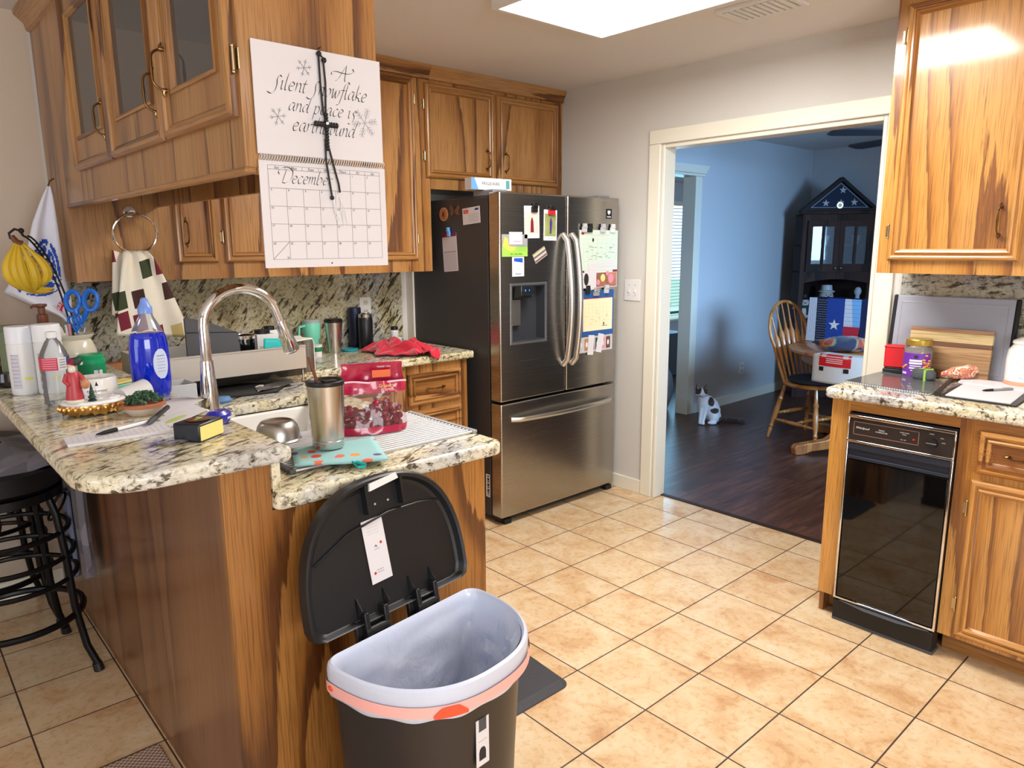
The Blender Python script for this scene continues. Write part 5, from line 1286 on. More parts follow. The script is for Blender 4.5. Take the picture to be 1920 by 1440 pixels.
# clorox wipes, crock with scissors, lotion bottle
cw = thing('wipes_canister', 'small green disinfecting wipes canister in front of the crock', 'canister', (-.915, 1.31, ZB)); x, y = -.915, 1.31
M = MB(GREEN); M.lathe([(0, 0), (.038, 0), (.040, .006), (.040, .062)], (x, y, ZB)); a = CAMA(x, y)
wrap_print(M, x, y, ZB, .040, a+.1, a+.75, .006, .042, WHITE); wrap_print(M, x, y, ZB, .040, a-.6, a-.2, .01, .03, plain('mint_print', srgb(150, 220, 190), .5)); M.m(DBLUE)
for k, ch in enumerate('Clorox'): 
    aa = a+.42; M.text(ch, .012, frame((x+.0412*math.cos(aa), y+.0412*math.sin(aa), ZB+.010+k*.0062), (0, 0, 1), (math.sin(aa), -math.cos(aa), 0)))
M.build('canister_body', cw, fix=False)
M = MB(plain('green_cap', srgb(24, 160, 108), .35)); M.lathe([(.0405, .062), (.0405, .072), (.036, .076), (.038, .086), (.034, .090), (0, .090)], (x, y, ZB)); M.build('cap', cw)
ck = thing('utensil_crock', 'cream ceramic crock holding blue scissors and pens', 'crock', (-.925, 1.47, ZB)); x, y = -.925, 1.47
M = MB(CREAM); M.lathe([(0, 0), (.05, 0), (.056, .006), (.062, .05), (.062, .085), (.052, .115), (.046, .124), (.058, .136), (.060, .142), (.054, .142), (.042, .126), (.045, .10), (.045, .02), (0, .02)], (x, y, ZB), 36); M.build('crock_body', ck)
def scissors(lb, px, py, pz, rot, s, lean):
    t = thing('scissors', lb, 'scissors', (px, py, pz), 0, 'blue scissors in the crock')
    T_ = Matrix.Translation((px, py, pz)) @ Matrix.Rotation(rot, 4, 'Z') @ Matrix.Rotation(lean, 4, 'Y') @ Matrix.Diagonal((s, s, s, 1))
    for sg in (-1, 1):
        M = MB(BLUE); M.xf = T_; M.tube([(sg*.022+.017*math.cos(q), .0, .115+.026*math.sin(q)+sg*.004) for q in [2*PI*i/20 for i in range(20)]], .0055, 8, closed=True, flat=1.2); M.tube([(sg*.014, 0, .092), (sg*.008, 0, .07), (-sg*.003, 0, .045)], [.007, .007, .005], 8); M.build('handle', t)
        M = MB(STEELR); M.xf = T_; M.prism([(-sg*.003, -.001*sg, .045), (-sg*.012, -.001*sg, .045), (-sg*.004, -.001*sg, -.05)], (0, .0015, 0)); M.build('blade', t)
scissors('big blue scissors standing in the crock', x+.012, y-.01, ZB+.135-.025, math.radians(-35), 1.25, math.radians(9))
scissors('small dark blue scissors lower in the crock', x+.006, y-.030, ZB+.118, math.radians(-50), .62, math.radians(-4))
for k, (dx, dy, h_, c_, nm) in enumerate(((-.022, -.012, .175, WHITE, 'white pen standing in the crock'), (-.013, -.018, .178, PINK, 'pink capped pen standing in the crock'), (-.008, -.012, .163, DGREEN, 'dark green marker standing in the crock'))):
    M = MB(c_); M.tube([(x+dx*.6, y+dy*.6, ZB+.022), (x+dx, y+dy, ZB+h_)], .004 if k < 2 else .008, 8); tag(M.build('pen'), nm, 'pen', 'pens in the crock')
lb_ = thing('lotion_bottle', 'white pump bottle with brown pump behind the cans', 'bottle', (-.985, 1.62, ZB)); x, y = -.985, 1.62
M = MB(WHITE); M.lathe([(0, 0), (.034, 0), (.038, .006), (.038, .10), (.034, .14), (.027, .158), (.020, .165)], (x, y, ZB), 28); M.tube([(x+.02, y, ZB+.165), (x+.045, y-.01, ZB+.15), (x+.055, y-.012, ZB+.11), (x+.05, y-.01, ZB+.07)], [.006, .008, .008, .005], 8); M.build('bottle_body', lb_)
M = MB(BROWN); M.lathe([(.016, .165), (.018, .17), (.017, .2), (.011, .205), (.011, .225), (.018, .23), (.018, .237), (0, .238)], (x, y, ZB), 20); M.tube([(x, y, ZB+.233), (x-.025, y-.012, ZB+.233), (x-.032, y-.016, ZB+.226)], [.006, .005, .004], 8); M.build('pump', lb_)
# banana hanger basket and bananas
bh = thing('banana_hanger', 'black wire banana hanger with arched stem on the bar', 'stand', (-.93, 1.70, ZB))
for dx in (0, .016):
    M = MB(BLACKM); pts = []
    for i in range(15):
        t_ = i/14; pts.append((-1.012+.135*t_+dx*.8, 1.60+.10*t_, 1.545-.30*t_**1.6-.155*t_**7))
    M.tube(pts, .0032, 7)
    if dx == 0:
        for k in (3, 5, 6, 7, 8): p0 = Vector(pts[k]); M.tube([p0, p0+Vector((.0128, 0, .0))], .002, 5)
        M.tube([(-1.012, 1.6, 1.545), (-1.02, 1.6, 1.562), (-1.035, 1.595, 1.567), (-1.052, 1.59, 1.553), (-1.05, 1.59, 1.538), (-1.04, 1.59, 1.530)], .004, 7); M.ball((-1.016, 1.6, 1.562), .009, 10, 6)
    M.build('arched_stem', bh)
M = MB(BLACKM)
M.tube([(-.985+.11*math.cos(2*PI*i/30), 1.74+.10*math.sin(2*PI*i/30), ZB+.005) for i in range(30)], .0035, 6, closed=True); M.tube([(-.875, 1.74, ZB+.005), (-.873, 1.71, ZB+.01)], .0035, 6); M.build('base_ring', bh)
bb = thing('bananas', 'bunch of yellow bananas hanging from the wire hanger', 'bananas', (-1.05, 1.57, 1.5))
for k, (a, ro, le) in enumerate(((-.9, .0, 1), (-.45, .012, 1.05), (0, .02, 1.0), (.5, .015, .98), (.95, .0, .9))):
    M = MB(YELLOW); pts = []; rs = []
    top = Vector((-1.038+k*.004, 1.585, 1.522)); dx = Vector((-.62+.33*k*.55, -.25-.1*abs(a), 0)).normalized()
    for i in range(13):
        t_ = i/12; q = top+Vector((0, 0, -.155*le*math.sin(t_*PI*.52)))+dx*(.05*math.sin(t_*PI)*.7+(-.035 if k < 3 else -.02)*t_**2+(-.075*t_**2 if k < 2 else -.03*t_**2))+Vector((.032*math.sin(t_*PI)*(k-1.2)*.55, -.012*math.sin(t_*PI), 0))
        pts.append(q); rs.append([.005, .006, .009, .0135, .016, .017, .017, .017, .0165, .0155, .012, .008, .004][i])
    M.tube(pts, rs, 8); M.m(BROWN).tube([pts[-1], pts[-1]+Vector((-.003, 0, -.006))], .004, 6); M.build('banana', bb)
M = MB(BROWN); M.tube([(-1.046, 1.59, 1.545), (-1.035, 1.587, 1.525), (-1.02, 1.585, 1.518)], [.008, .010, .012], 8); M.build('stem_crown', bb)
# fruit basket at left edge of the view
fb2 = thing('wire_basket', 'dark wire basket on the bar at the left edge', 'basket', (-1.08, 1.62, ZB))
M = MB(BLACKM); bx_, by_ = -1.085, 1.62
for k in range(5): M.tube([(bx_+(.075+.012*k)*math.cos(2*PI*i/36), by_+(.09+.012*k)*math.sin(2*PI*i/36), ZB+.004+.022*k) for i in range(36)], .0025, 6, closed=True)
for k in range(18): a = 2*PI*k/18; M.tube([(bx_+.075*math.cos(a), by_+.09*math.sin(a), ZB+.004), (bx_+.123*math.cos(a), by_+.138*math.sin(a), ZB+.092)], .002, 5)
M.build('wire_frame', fb2)
pk = fabric('package_print', [(30, 34, 52), (128, 84, 60), (40, 92, 110), (20, 20, 24)], 22, .5)
for k, (x, y, z, r_, m_, lb) in enumerate(((-1.115, 1.60, ZB+.060, (.05, .055, .05), pk, 'dark printed snack package in the wire basket'), (-1.055, 1.66, ZB+.065, (.045, .06, .05), BLACKM, 'black pouch in the wire basket'), (-1.085, 1.61, ZB+.135, (.060, .05, .030), pk, 'crumpled colourful package on top of the wire basket'))):
    M = MB(m_); M.grid(lambda u, v: (x+r_[0]*math.sin(PI*v)*math.cos(2*PI*u)*(1+.25*noise.noise(Vector((u*7, v*7, k)))), y+r_[1]*math.sin(PI*v)*math.sin(2*PI*u)*(1+.25*noise.noise(Vector((u*6, v*8, k+5)))), z-r_[2]*math.cos(PI*v)), 20, 12, closeu=True); tag(M.build('snack_package'), lb, 'package')
M = MB(BLACKG); M.lathe([(0, 0), (.03, 0), (.045, .02), (.040, .045), (0, .05)], (-1.125, 1.40, ZB), 20); tag(M.build('dark_bowl'), 'small glossy black container at the far left of the bar', 'bowl')
M = MB(TERRA); M.lathe([(0, 0), (.07, 0), (.10, .05), (.105, .10), (.09, .115), (0, .12)], (-.985, 2.16, ZB), 28, 1.1, .8); tag(M.build('clay_pot'), 'low terracotta bowl on the bar against the far wall', 'pot')
M = MB(BLACKM); M.grid(lambda u, v: (-1.13+.07*math.sin(PI*v)*math.cos(2*PI*u), 2.02+.06*math.sin(PI*v)*math.sin(2*PI*u), ZB+.20-.06*math.cos(PI*v)+.01*math.sin(9*u)), 18, 10, closeu=True); M.m(BROWN).lathe([(0, 0), (.05, 0), (.05, .15), (0, .15)], (-1.13, 2.02, ZB), 20)
tag(M.build('gift_basket'), 'brown container topped with a black cloth at the left edge', 'container')
# bird gourd, teal cloth, sponge
M = MB(TAN); M.lathe([(0, 0), (.04, .002), (.062, .025), (.058, .055), (.036, .075), (.0, .08)], (-.665, 2.09, ZC), 24, 1.15, .85); M.tube([(-.64, 2.09, ZC+.05), (-.615, 2.08, ZC+.10), (-.605, 2.075, ZC+.13), (-.62, 2.06, ZC+.135)], [.036, .024, .020, .008], 12)
tag(M.build('ceramic_bird'), 'brown ceramic bird figurine beside the blue soap bottle', 'figurine')
M = MB(TEAL); M.grid(lambda u, v: (-.76+.13*u-.02*v, 2.20+.05*v, ZC+.012+.13*(1-abs(2*u-1))*v+.02*noise.noise(Vector((u*5, v*5, 1)))), 10, 10)
tag(M.build('teal_cloth', solid=.003, fix=False), 'teal cloth behind the brown ceramic bird', 'cloth')
M = MB(MINT); M.xf = Matrix.Translation((-.90, 1.07, ZB)) @ Matrix.Rotation(.5, 4, 'Z'); M.box(-.035, .045, -.028, .028, 0, .026); M.m(LYEL).box(-.035, .045, -.028, .028, .026, .033); tag(M.build('sponge', bevel=.004), 'mint green sponge behind the blue soap bottle', 'sponge')
# papers, pens
def flat_sheet(name, label, cat, pts, z, mt, th=.0012, draw=None, group=None):
    M = MB(mt); M.prism([(x, y, z) for x, y in pts], (0, 0, th))
    if draw:
        o = Vector((pts[0][0], pts[0][1], z+th+.0001)); u = Vector((pts[1][0]-pts[0][0], pts[1][1]-pts[0][1], 0)); v = Vector((pts[3][0]-pts[0][0], pts[3][1]-pts[0][1], 0)); M.xf = frame(o, u, Vector((0, 0, 1)).cross(u)); draw(M, u.length, abs(v.dot(Vector((0, 0, 1)).cross(u).normalized())))
    return tag(M.build(name, smooth=False), label, cat, group)
def np_draw(M, w, h):
    M.m(plain('rule_grey', srgb(186, 188, 200), .7))
    for k in range(18): M.box(.012+k*.0115, .0128+k*.0115, .006, h-.006, 0, .0002)
flat_sheet('notepad', 'white ruled notepad lying on the near end of the bar', 'notepad', [(-1.146, .468), (-.937, .449), (-.925, .562), (-1.140, .545)], ZB, PAPER, .006, np_draw)
def pen(label, p0, p1, body, grip, r=.0045, clip_=True):
    t = thing('pen', label, 'pen', p0); p0 = Vector(p0); p1 = Vector(p1); d = p1-p0
    MB(body).tube([p0+d*.34, p0+d*.98, p1], [r, r*.95, r*.6], 12).build('barrel', t)
    MB(grip).tube([p0, p0+d*.03, p0+d*.13, p0+d*.34], [.0008, .0022, r*.95, r*1.08], 12).build('grip', t)
    if clip_: MB(STEELR).tube([p0+d*.95+Vector((0, 0, r)), p0+d*.75+Vector((0, 0, r+.002)), p0+d*.66+Vector((0, 0, r+.0005))], .0012, 6).build('clip', t)
pen('white ballpoint pen with black grip on the notepad', (-1.085, .498, ZB+.0115), (-.945, .556, ZB+.0125), WHITE, BLACKM)
pen('black marker pen lying against the loose papers', (-.972, .517, ZB+.0125), (-.885, .650, ZB+.020), BLACK, DGREY, .0065)
pr_a = lambda M, w, h: lines(M, .03, w-.02, .02, h-.02, 7, LGREY, .0012, .05)
flat_sheet('loose_paper', 'loose white printed paper on the bar beside the faucet', 'paper', [(-.895, .62), (-.752, .777), (-.790, .875), (-.905, .745)], ZB, PAPER, .001, pr_a)
flat_sheet('loose_paper', 'folded white paper with green print beside the tape box', 'paper', [(-.928, .500), (-.800, .620), (-.800, .715), (-.925, .602)], ZB+.0016, PAPER, .002, lambda M, w, h: (M.m(plain('green_print', srgb(186, 200, 120), .6)).ball((w*.4, h*.35, 0), (.05, .012, .0005), 14, 6), lines(M, .02, w-.02, h*.6, h*.85, 3, LGREY)))
tb = thing('label_tape_box', 'black box with clear window and pale yellow end label near the bar edge', 'box', (-.915, .355, ZB), math.radians(38))
M = MB(plain('tape_black', srgb(24, 26, 34), .35)); M.box(-.012, .012, -.012, .012, 0, .001) if False else None
T_ = Matrix.Translation((-.908, .357, ZB)) @ Matrix.Rotation(math.radians(34), 4, 'Z'); M.xf = T_; M.box(-.042, .042, -.034, .034, 0, .042); M.build('box_body', tb, bevel=.005)
M = MB(LYEL); M.xf = T_; M.box(-.038, .040, -.0352, -.034, .004, .036); M.build('end_label', tb, label='pale yellow end label')
M = MB(BROWN); M.xf = T_; M.lathe([(0, .0425), (.024, .0425), (.026, .0435), (0, .044)], n=24); M.m(LIME).box(-.012, .012, -.004, .002, .044, .0445).m(CREAM).box(.008, .016, -.002, .012, .044, .0446); M.build('window', tb, label='clear window with tape inside')
M = MB(plain('case_blue', srgb(38, 40, 150), .3, coat=.3)); M.xf = Matrix.Translation((-.826, .462, ZB+.016)) @ Matrix.Rotation(math.radians(35), 4, 'Z'); M.lathe([(0, -.016), (.026, -.016), (.034, -.006), (.034, .008), (.024, .016), (0, .017)], n=28, sx=1.15, sy=.75); M.m(LGREY).box(.0, .03, -.026, -.0245, -.004, .001)
tag(M.build('blue_case'), 'small rounded dark blue case behind the black tape box', 'case')
M = MB(CLEAR); M.grid(lambda u, v: (-1.0+.075*u, .335+.045*v-.015*u, ZB+.006+.008*noise.noise(Vector((u*4, v*4, 2)))), 9, 7); tag(M.build('plastic_wrapper', fix=False), 'crumpled clear plastic wrapper on the near end of the bar', 'wrapper')

# ------------------------------------------------------------------ sink area
dr_ = thing('drying_rack', 'roll-up grey steel drying rack lying over the sink and counter end', 'drying rack', (-.4, .52, ZC))
for k in range(20):
    y = .348+k*.0178
    MB(plain('rack_rod', srgb(205, 205, 208), .35, .5) if k == 0 else bpy.data.materials['rack_rod']).cyl((-.700, y, ZC+.0055), (-.116, y, ZC+.0055), .0036, n=8).build('rod', dr_)
for x in (-.706, -.128):
    M = MB(DGREY if x < -.5 else GREY)
    for k in range(20): M.box(x, x+.016, .348+k*.0178-.0075, .348+k*.0178+.0075, ZC+.0005, ZC+.0105)
    M.build('end_strip', dr_, bevel=.002)
ZR = ZC+.0105
bo = thing('steel_bowl', 'stainless steel bowl turned upside down at the edge of the sink', 'bowl', (-.600, .645, ZR))
M = MB(plain('bowl_steel', (.42, .40, .37, 1), .33, 1)); M.lathe([(.062, 0), (.0655, .002), (.062, .006), (.0605, .024), (.055, .042), (.047, .053), (.041, .056), (.036, .053), (.030, .051), (0, .0515)], (-.600, .645, ZR), 36); M.build('bowl_body', bo)
def cloth_print(name, base, cols, sc=26):
    m, nt, b = newmat(name)
    n = nt.nodes.new('ShaderNodeTexVoronoi'); n.inputs['Scale'].default_value = sc; n.inputs['Randomness'].default_value = .9
    nt.links.new(mapping(nt), n.inputs['Vector'])
    sp = nt.nodes.new('ShaderNodeSeparateColor'); nt.links.new(n.outputs['Color'], sp.inputs[0])
    cr_ = ramp(nt, [((i+.0)/len(cols), srgb(*c)) for i, c in enumerate(cols)], 'CONSTANT'); nt.links.new(sp.outputs[1], cr_.inputs['Fac'])
    d = mth(nt, 'LESS_THAN', n.outputs['Distance'], .36); k = mth(nt, 'MULTIPLY', d, mth(nt, 'GREATER_THAN', sp.outputs[0], .35))
    nt.links.new(mixc(nt, k, srgb(*base), cr_.outputs['Color']), b.inputs['Base Color']); S(b, 'Roughness', .9); return m
ph = thing('pot_holder', 'pale teal printed pot holder under the steel tumbler', 'pot holder', (-.55, .38, ZR))
M = MB(cloth_print('pot_holder_print', (150, 196, 196), [(206, 70, 50), (226, 150, 90), (110, 80, 130), (220, 110, 90)])); 
A4 = [Vector((-.632, .492, 0)), Vector((-.690, .350, 0)), Vector((-.490, .236, 0)), Vector((-.404, .452, 0))]
def php(u, v):
    q = A4[0].lerp(A4[3], u).lerp(A4[1].lerp(A4[2], u), v); return q
M.grid(lambda u, v: (php(u, v).x, php(u, v).y, ZR+.008+.002*math.sin(u*8)*math.sin(v*7)), 14, 14); M.build('fabric_pad', ph, solid=.007, fix=False)
M = MB(TEAL); M.tube([(-.560, .278, ZR+.008), (-.548, .250, ZR+.004), (-.556, .236, ZR+.003), (-.572, .244, ZR+.003), (-.568, .280, ZR+.008)], .004, 6, flat=.5); M.build('hanging_loop', ph)
ZP = ZR+.0145
tu = thing('tumbler', 'brushed stainless tumbler with black lid and dark straw', 'tumbler', (-.553, .432, ZP)); x, y = -.553, .432
M = MB(STEELV); M.lathe([(0, 0), (.040, 0), (.0415, .003), (.0418, .02), (.0405, .0215), (.0425, .024), (.0485, .160), (.0495, .172), (.048, .174), (0, .174)], (x, y, ZP), 48); M.build('cup_body', tu)
M = MB(BLACK); M.lathe([(.0495, .170), (.0505, .175), (.050, .181), (.046, .183), (.043, .180), (.041, .176), (0, .176)], (x, y, ZP), 40); M.box(x-.006, x+.03, y-.012, y+.012, ZP+.176, ZP+.180); M.build('lid', tu, bevel=.001)
M = MB(BROWN); M.tube([(x-.014, y+.004, ZP+.10), (x-.022, y+.008, ZP+.19), (x-.036, y+.014, ZP+.245)], .0042, 10); M.build('straw', tu)
# grapes in their bag
gb_ = thing('grape_bag', 'opened red and clear zip bag of grapes standing on the drying rack', 'bag', (-.36, .53, ZR), math.radians(-12))
GX, GY = -.355, .540
GM = Matrix.Translation((GX, GY, ZR)) @ Matrix.Rotation(math.radians(-20), 4, 'Z')
bagred = plain('bag_red', srgb(178, 26, 66), .22, coat=.5)
def bagsurf(side, z0, z1, n1, n2, mt, name, lb=None, over=0.0):
    M = MB(mt); M.xf = GM
    def f(u, v):
        z = z0+(z1-z0)*v; t = z/.205; w = .104-.012*t+.004*math.sin(z*60); d = .040*(1-t)**.7*math.sqrt(max(0, 1-(2*u-1)**2))+.0015
        cr = .006*noise.noise(Vector((u*7, z*38, side*4+1)))
        return ((2*u-1)*w+.012*t, side*d+cr+over*side+.014*t, z)
    M.grid(f, n1, n2); return M.build(name, gb_, fix=False, label=lb)
bagsurf(-1, .001, .150, 26, 16, BAGC, 'front_film', 'clear crinkled film'); bagsurf(1, .001, .150, 26, 16, BAGC, 'back_film', 'clear film')
bagsurf(-1, .118, .152, 26, 6, bagred, 'front_red_band', 'red printed band', .0006)
bagsurf(1, .13, .205, 26, 10, bagred, 'header', 'deep red printed header')
bagsurf(-1, .001, .022, 26, 4, bagred, 'bottom_red_band', 'red bottom band', .0006)
M = MB(plain('zip_pink', srgb(240, 196, 206), .3)); M.xf = GM; M.tube([(-.098+.196*i/12+.009, -.004+.002*math.sin(i), .152+.003*math.sin(i*.7)-.006*i/12) for i in range(13)], .003, 6); M.build('zip_seal', gb_, label='pale zip seal')
M = MB(LYEL); M.xf = GM; M.text('Grapery', .014, frame((.045, -.016, .139), (1, 0, 0), (0, .1, 1)), shear=.2, depth=0); M.m(WHITE).text('FLAMES', .011, frame((.048, -.018, .127), (1, 0, 0), (0, .1, 1)), depth=0); M.m(ORANGE).box(.01, .065, .012, .013, .160, .182); M.m(WHITE).text('THANK YOU', .007, frame((.045, .010, .192), (1, 0, 0), (0, 0, 1))); M.build('printing', gb_, fix=False, label='yellow and white printing')
gm_ = plain('grape', srgb(150, 30, 50), .2, coat=.4, var=.4)
g0 = MB(gm_); g0.lathe([(0, -.0115), (.006, -.010), (.0105, -.004), (.0108, .003), (.007, .0095), (0, .0115)], n=14); g0 = g0.build('grape')
g0['label'] = 'red grape inside the zip bag'; g0['category'] = 'grape'; g0['group'] = 'grapes in the zip bag'
first = True
pos = []
tries = 0
while len(pos) < 62 and tries < 9000:
    tries += 1
    t_ = random.random(); z = .012+.088*random.random(); tt = z/.205
    w = .088-.012*tt; u = random.uniform(-1, 1); d = max(.002, .036*(1-tt)**.7*math.sqrt(max(0, 1-u*u))-.008)
    if z > .080+.016*math.sin(u*4): continue
    p = Vector((u*w, random.uniform(-d, d), z))
    if all((p-q).length > .0185 for q in pos): pos.append(p)
for p in pos:
    o = g0 if first else g0.copy()
    if not first: COL.objects.link(o)
    first = False
    o.location = GM @ p; o.rotation_euler = (random.random()*6, random.random()*6, 0)
# dish rack
dk = thing('dish_rack', 'long stainless steel dish rack standing beyond the sink', 'dish rack', (-.37, 1.68, ZC))
dx0, dx1, dy0, dy1 = -.700, -.085, 1.505, 1.86
sheetm = plain('rack_sheet', srgb(206, 200, 192), .38, .55)
M = MB(sheetm); M.box(dx0, dx1, dy0, dy0+.003, ZC+.055, ZC+.150); M.box(dx0, dx1, dy1-.003, dy1, ZC+.055, ZC+.150); M.box(dx1-.003, dx1, dy0+.003, dy1-.003, ZC+.055, ZC+.150); M.box(dx0, dx0+.003, dy0+.003, dy1-.003, ZC+.055, ZC+.150); M.box(dx0, dx1, dy0-.004, dy0+.006, ZC+.148, ZC+.152)
M.build('side_walls', dk, smooth=False)
M = MB(STEELR)
for k in range(24): M.cyl((dx0+.02+k*.0255, dy0+.003, ZC+.06), (dx0+.02+k*.0255, dy1-.003, ZC+.06), .002, n=6)
M.build('wire_floor', dk)
for x in (dx0+.012, dx1-.012):
    for y in (dy0+.012, dy1-.012): MB(STEELR).cyl((x, y, ZC), (x, y, ZC+.057), .004, n=8).build('leg', dk)
MB(plain('tray_grey', srgb(96, 92, 88), .3, .8)).prism([(dx0+.01, dy0+.004, ZC+.052), (dx1-.004, dy0+.004, ZC+.052), (dx1-.004, dy0+.03, ZC+.022), (dx0+.01, dy0+.03, ZC+.016)], (0, .30, 0)).build('drip_tray', dk, smooth=False)
M = MB(plain('board_dark', srgb(58, 58, 62), .5)); M.xf = Matrix.Translation((-.49, 1.60, ZC+.063)) @ Matrix.Rotation(math.radians(-14), 4, 'X') @ Matrix.Rotation(math.radians(4), 4, 'Y'); M.box(-.04, .17, -.004, .004, 0, .165); M.prism([(-.04, -.004, .165), (.17, -.004, .165), (.03, -.004, .215), (-.04, -.004, .225)], (0, .008, 0)); tag(M.build('cutting_board', bevel=.003), 'dark grey board standing upright in the dish rack', 'cutting board')
M = MB(CHROME); M.lathe([(0, 0), (.040, 0), (.042, .004), (.042, .133), (.040, .135), (.039, .133), (.039, .004)], (-.282, 1.65, ZC+.063), 28); M.m(BLACKG).lathe([(.0425, .050), (.0428, .052), (.0428, .118), (.0425, .120)], (-.282, 1.65, ZC+.063), 28); tag(M.build('steel_canister', angle=20), 'shiny dark reflective canister in the dish rack', 'canister')
def jar(x, y, lb, w=.036, h=.085):
    t = thing('food_jar', lb, 'jar', (x, y, ZC+.063)); M = MB(WHITE); M.box(x-w, x+w, y-w, y+w, ZC+.063, ZC+.063+h); M.m(RED).box(x-.008, x+.012, y-w-.0008, y-w, ZC+.063+h*.72, ZC+.063+h*.84); M.m(LGREY).box(x-w*.8, x+w*.8, y-w-.0006, y-w, ZC+.063+h*.55, ZC+.063+h*.62); M.build('jar_body', t, bevel=.008)
    M = MB(BLACK); M.lathe([(w*.8, h), (w*.8, h+.016), (0, h+.017)], (x, y, ZC+.063), 20); M.build('lid', t)
jar(-.185, 1.70, 'white square jar with black lid in the dish rack, left of two', .040, .128); jar(-.118, 1.78, 'white square jar with black lid in the dish rack, right of two', .028, .132)
M = MB(TEAL); M.xf = Matrix.Translation((-.215, 1.53, ZC+.065)) @ Matrix.Rotation(math.radians(6), 4, 'Y'); M.grid(lambda u, v: (-.045+.135*u+.02*v*(.5-u), .03*v+.01*u, .118*v*(1-.5*max(0, u-.55)*2)+.008*math.sin(v*3)*u), 12, 8); tag(M.build('teal_pouch', solid=.004, fix=False), 'folded teal cloth in front of the white jars in the dish rack', 'cloth')
M = MB(plain('dark_green_box', srgb(20, 84, 78), .5)).box(-.150, -.100, 1.56, 1.60, ZC+.063, ZC+.145); tag(M.build('small_box'), 'dark green small box in the dish rack under the faucet head', 'box')
def waffle(name, cols):
    m, nt, b = newmat(name); S(b, 'Base Color', srgb(*cols)); S(b, 'Roughness', .95)
    c = nt.nodes.new('ShaderNodeTexVoronoi'); c.inputs['Scale'].default_value = 110; c.inputs['Randomness'].default_value = 0
    nt.links.new(mapping(nt), c.inputs['Vector']); bump(nt, b, c.outputs['Distance'], .8, .004); return m
M = MB(waffle('waffle_white', (226, 222, 212))); M.grid(lambda u, v: (-.125+.115*min(1, v*2)+.008*math.sin(u*9), 1.58+.15*u, ZC+.155+.008*math.sin(v*PI) if v < .5 else ZC+.155-.16*(v-.5)*2*(.85+.15*u)), 12, 22); M.xf = Matrix.Identity(4)
tag(M.build('waffle_towel', solid=.004, fix=False), 'white waffle towel hanging over the right end of the dish rack', 'towel')
M = MB(LGREY); M.slab([-.700, -.696, -.604, -.600], [1.30, 1.304, 1.416, 1.42], {(1, 1)}, ZC, ZC+.085); M.box(-.696, -.604, 1.304, 1.416, ZC, ZC+.004); tag(M.build('plastic_tub', bevel=.002), 'pale grey plastic tub behind the faucet', 'tub')
M = MB(BLACKM); M.prism([(-.53, 1.375, ZC), (-.29, 1.345, ZC), (-.17, 1.49, ZC), (-.33, 1.60, ZC), (-.52, 1.60, ZC)], (0, 0, .008)); tag(M.build('black_tray', bevel=.002), 'flat black tray on the counter under the dish rack', 'tray')
M = MB(plain('foil_grey', srgb(120, 116, 112), .25, .6)); M.grid(lambda u, v: (-.36+.18*u+.03*v, 1.36+.10*v+.07*u, ZC+.0102+.012*abs(noise.noise(Vector((u*4, v*4, 3))))), 10, 8); tag(M.build('foil_pouch', fix=False), 'grey crinkled foil pouch on the black tray', 'pouch')
M = MB(plain('scrubber_blue', srgb(92, 130, 180), .6)); M.lathe([(0, 0), (.024, 0), (.030, .010), (.022, .022), (0, .026)], (-.515, 1.305, ZC), 20, 1.2, .8); tag(M.build('dish_scrubber'), 'small blue dish scrubber beside the faucet', 'scrubber')
M = MB(BLACKM); M.tube([(-.745, 2.25, ZC+.005), (-.752, 2.29, ZC+.08), (-.76, 2.315, ZC+.20)], [.006, .007, .010], 8); tag(M.build('black_utensil'), 'thin black utensil leaning on the backsplash in the corner', 'utensil')
# ------------------------------------------------------------------ back counter
mu = thing('travel_mug', 'mint green handled travel mug on the back counter', 'mug', (.300, 2.22, ZC)); x, y = .300, 2.22
M = MB(MINT); M.lathe([(0, 0), (.034, 0), (.035, .07), (.044, .085), (.047, .16), (.045, .165), (0, .165)], (x, y, ZC), 32); M.build('mug_body', mu)
M = MB(MINT); M.tube([(x-.044, y-.01, ZC+.15), (x-.078, y-.018, ZC+.145), (x-.082, y-.02, ZC+.11), (x-.076, y-.018, ZC+.085), (x-.042, y-.008, ZC+.080)], .007, 10); M.build('handle', mu)
M = MB(plain('clear_lid', srgb(160, 168, 164), .2)); M.lathe([(.047, .163), (.047, .172), (.038, .180), (0, .182)], (x, y, ZC), 28); M.build('lid', mu)
lathe_thing('steel_tumbler', 'tall plain steel tumbler right of the mint mug', 'tumbler', .395, 2.16, ZC, [('cup_body', STEELV, [(0, 0), (.033, 0), (.034, .01), (.047, .165), (0, .166)]), ('lid', BLACK, [(.048, .162), (.049, .175), (.043, .180), (0, .180)])])
lathe_thing('water_flask', 'navy flask behind the black flask on the back counter', 'bottle', .600, 2.295, ZC, [('flask_body', NAVY, [(0, 0), (.034, 0), (.036, .004), (.037, .195), (0, .196)]), ('lid', NAVY, [(.036, .196), (.036, .218), (.02, .222), (0, .222)])])
lathe_thing('water_flask', 'black flask with steel neck in front of the navy flask', 'bottle', .605, 2.19, ZC, [('flask_body', plain('flask_black', srgb(24, 25, 30), .35), [(0, 0), (.038, 0), (.040, .004), (.040, .162), (.036, .172), (0, .172)]), ('steel_neck', CHROME, [(.038, .172), (.038, .190), (.026, .194), (.024, .198), (0, .198)])])
M = MB(plain('teal_lid', srgb(20, 150, 170), .4)); M.lathe([(0, 0), (.040, 0), (.044, .004), (.044, .010), (.03, .013), (0, .013)], (.49, 2.17, ZC), 28); tag(M.build('teal_jar_top'), 'flat teal plastic lid lying on the back counter', 'lid')
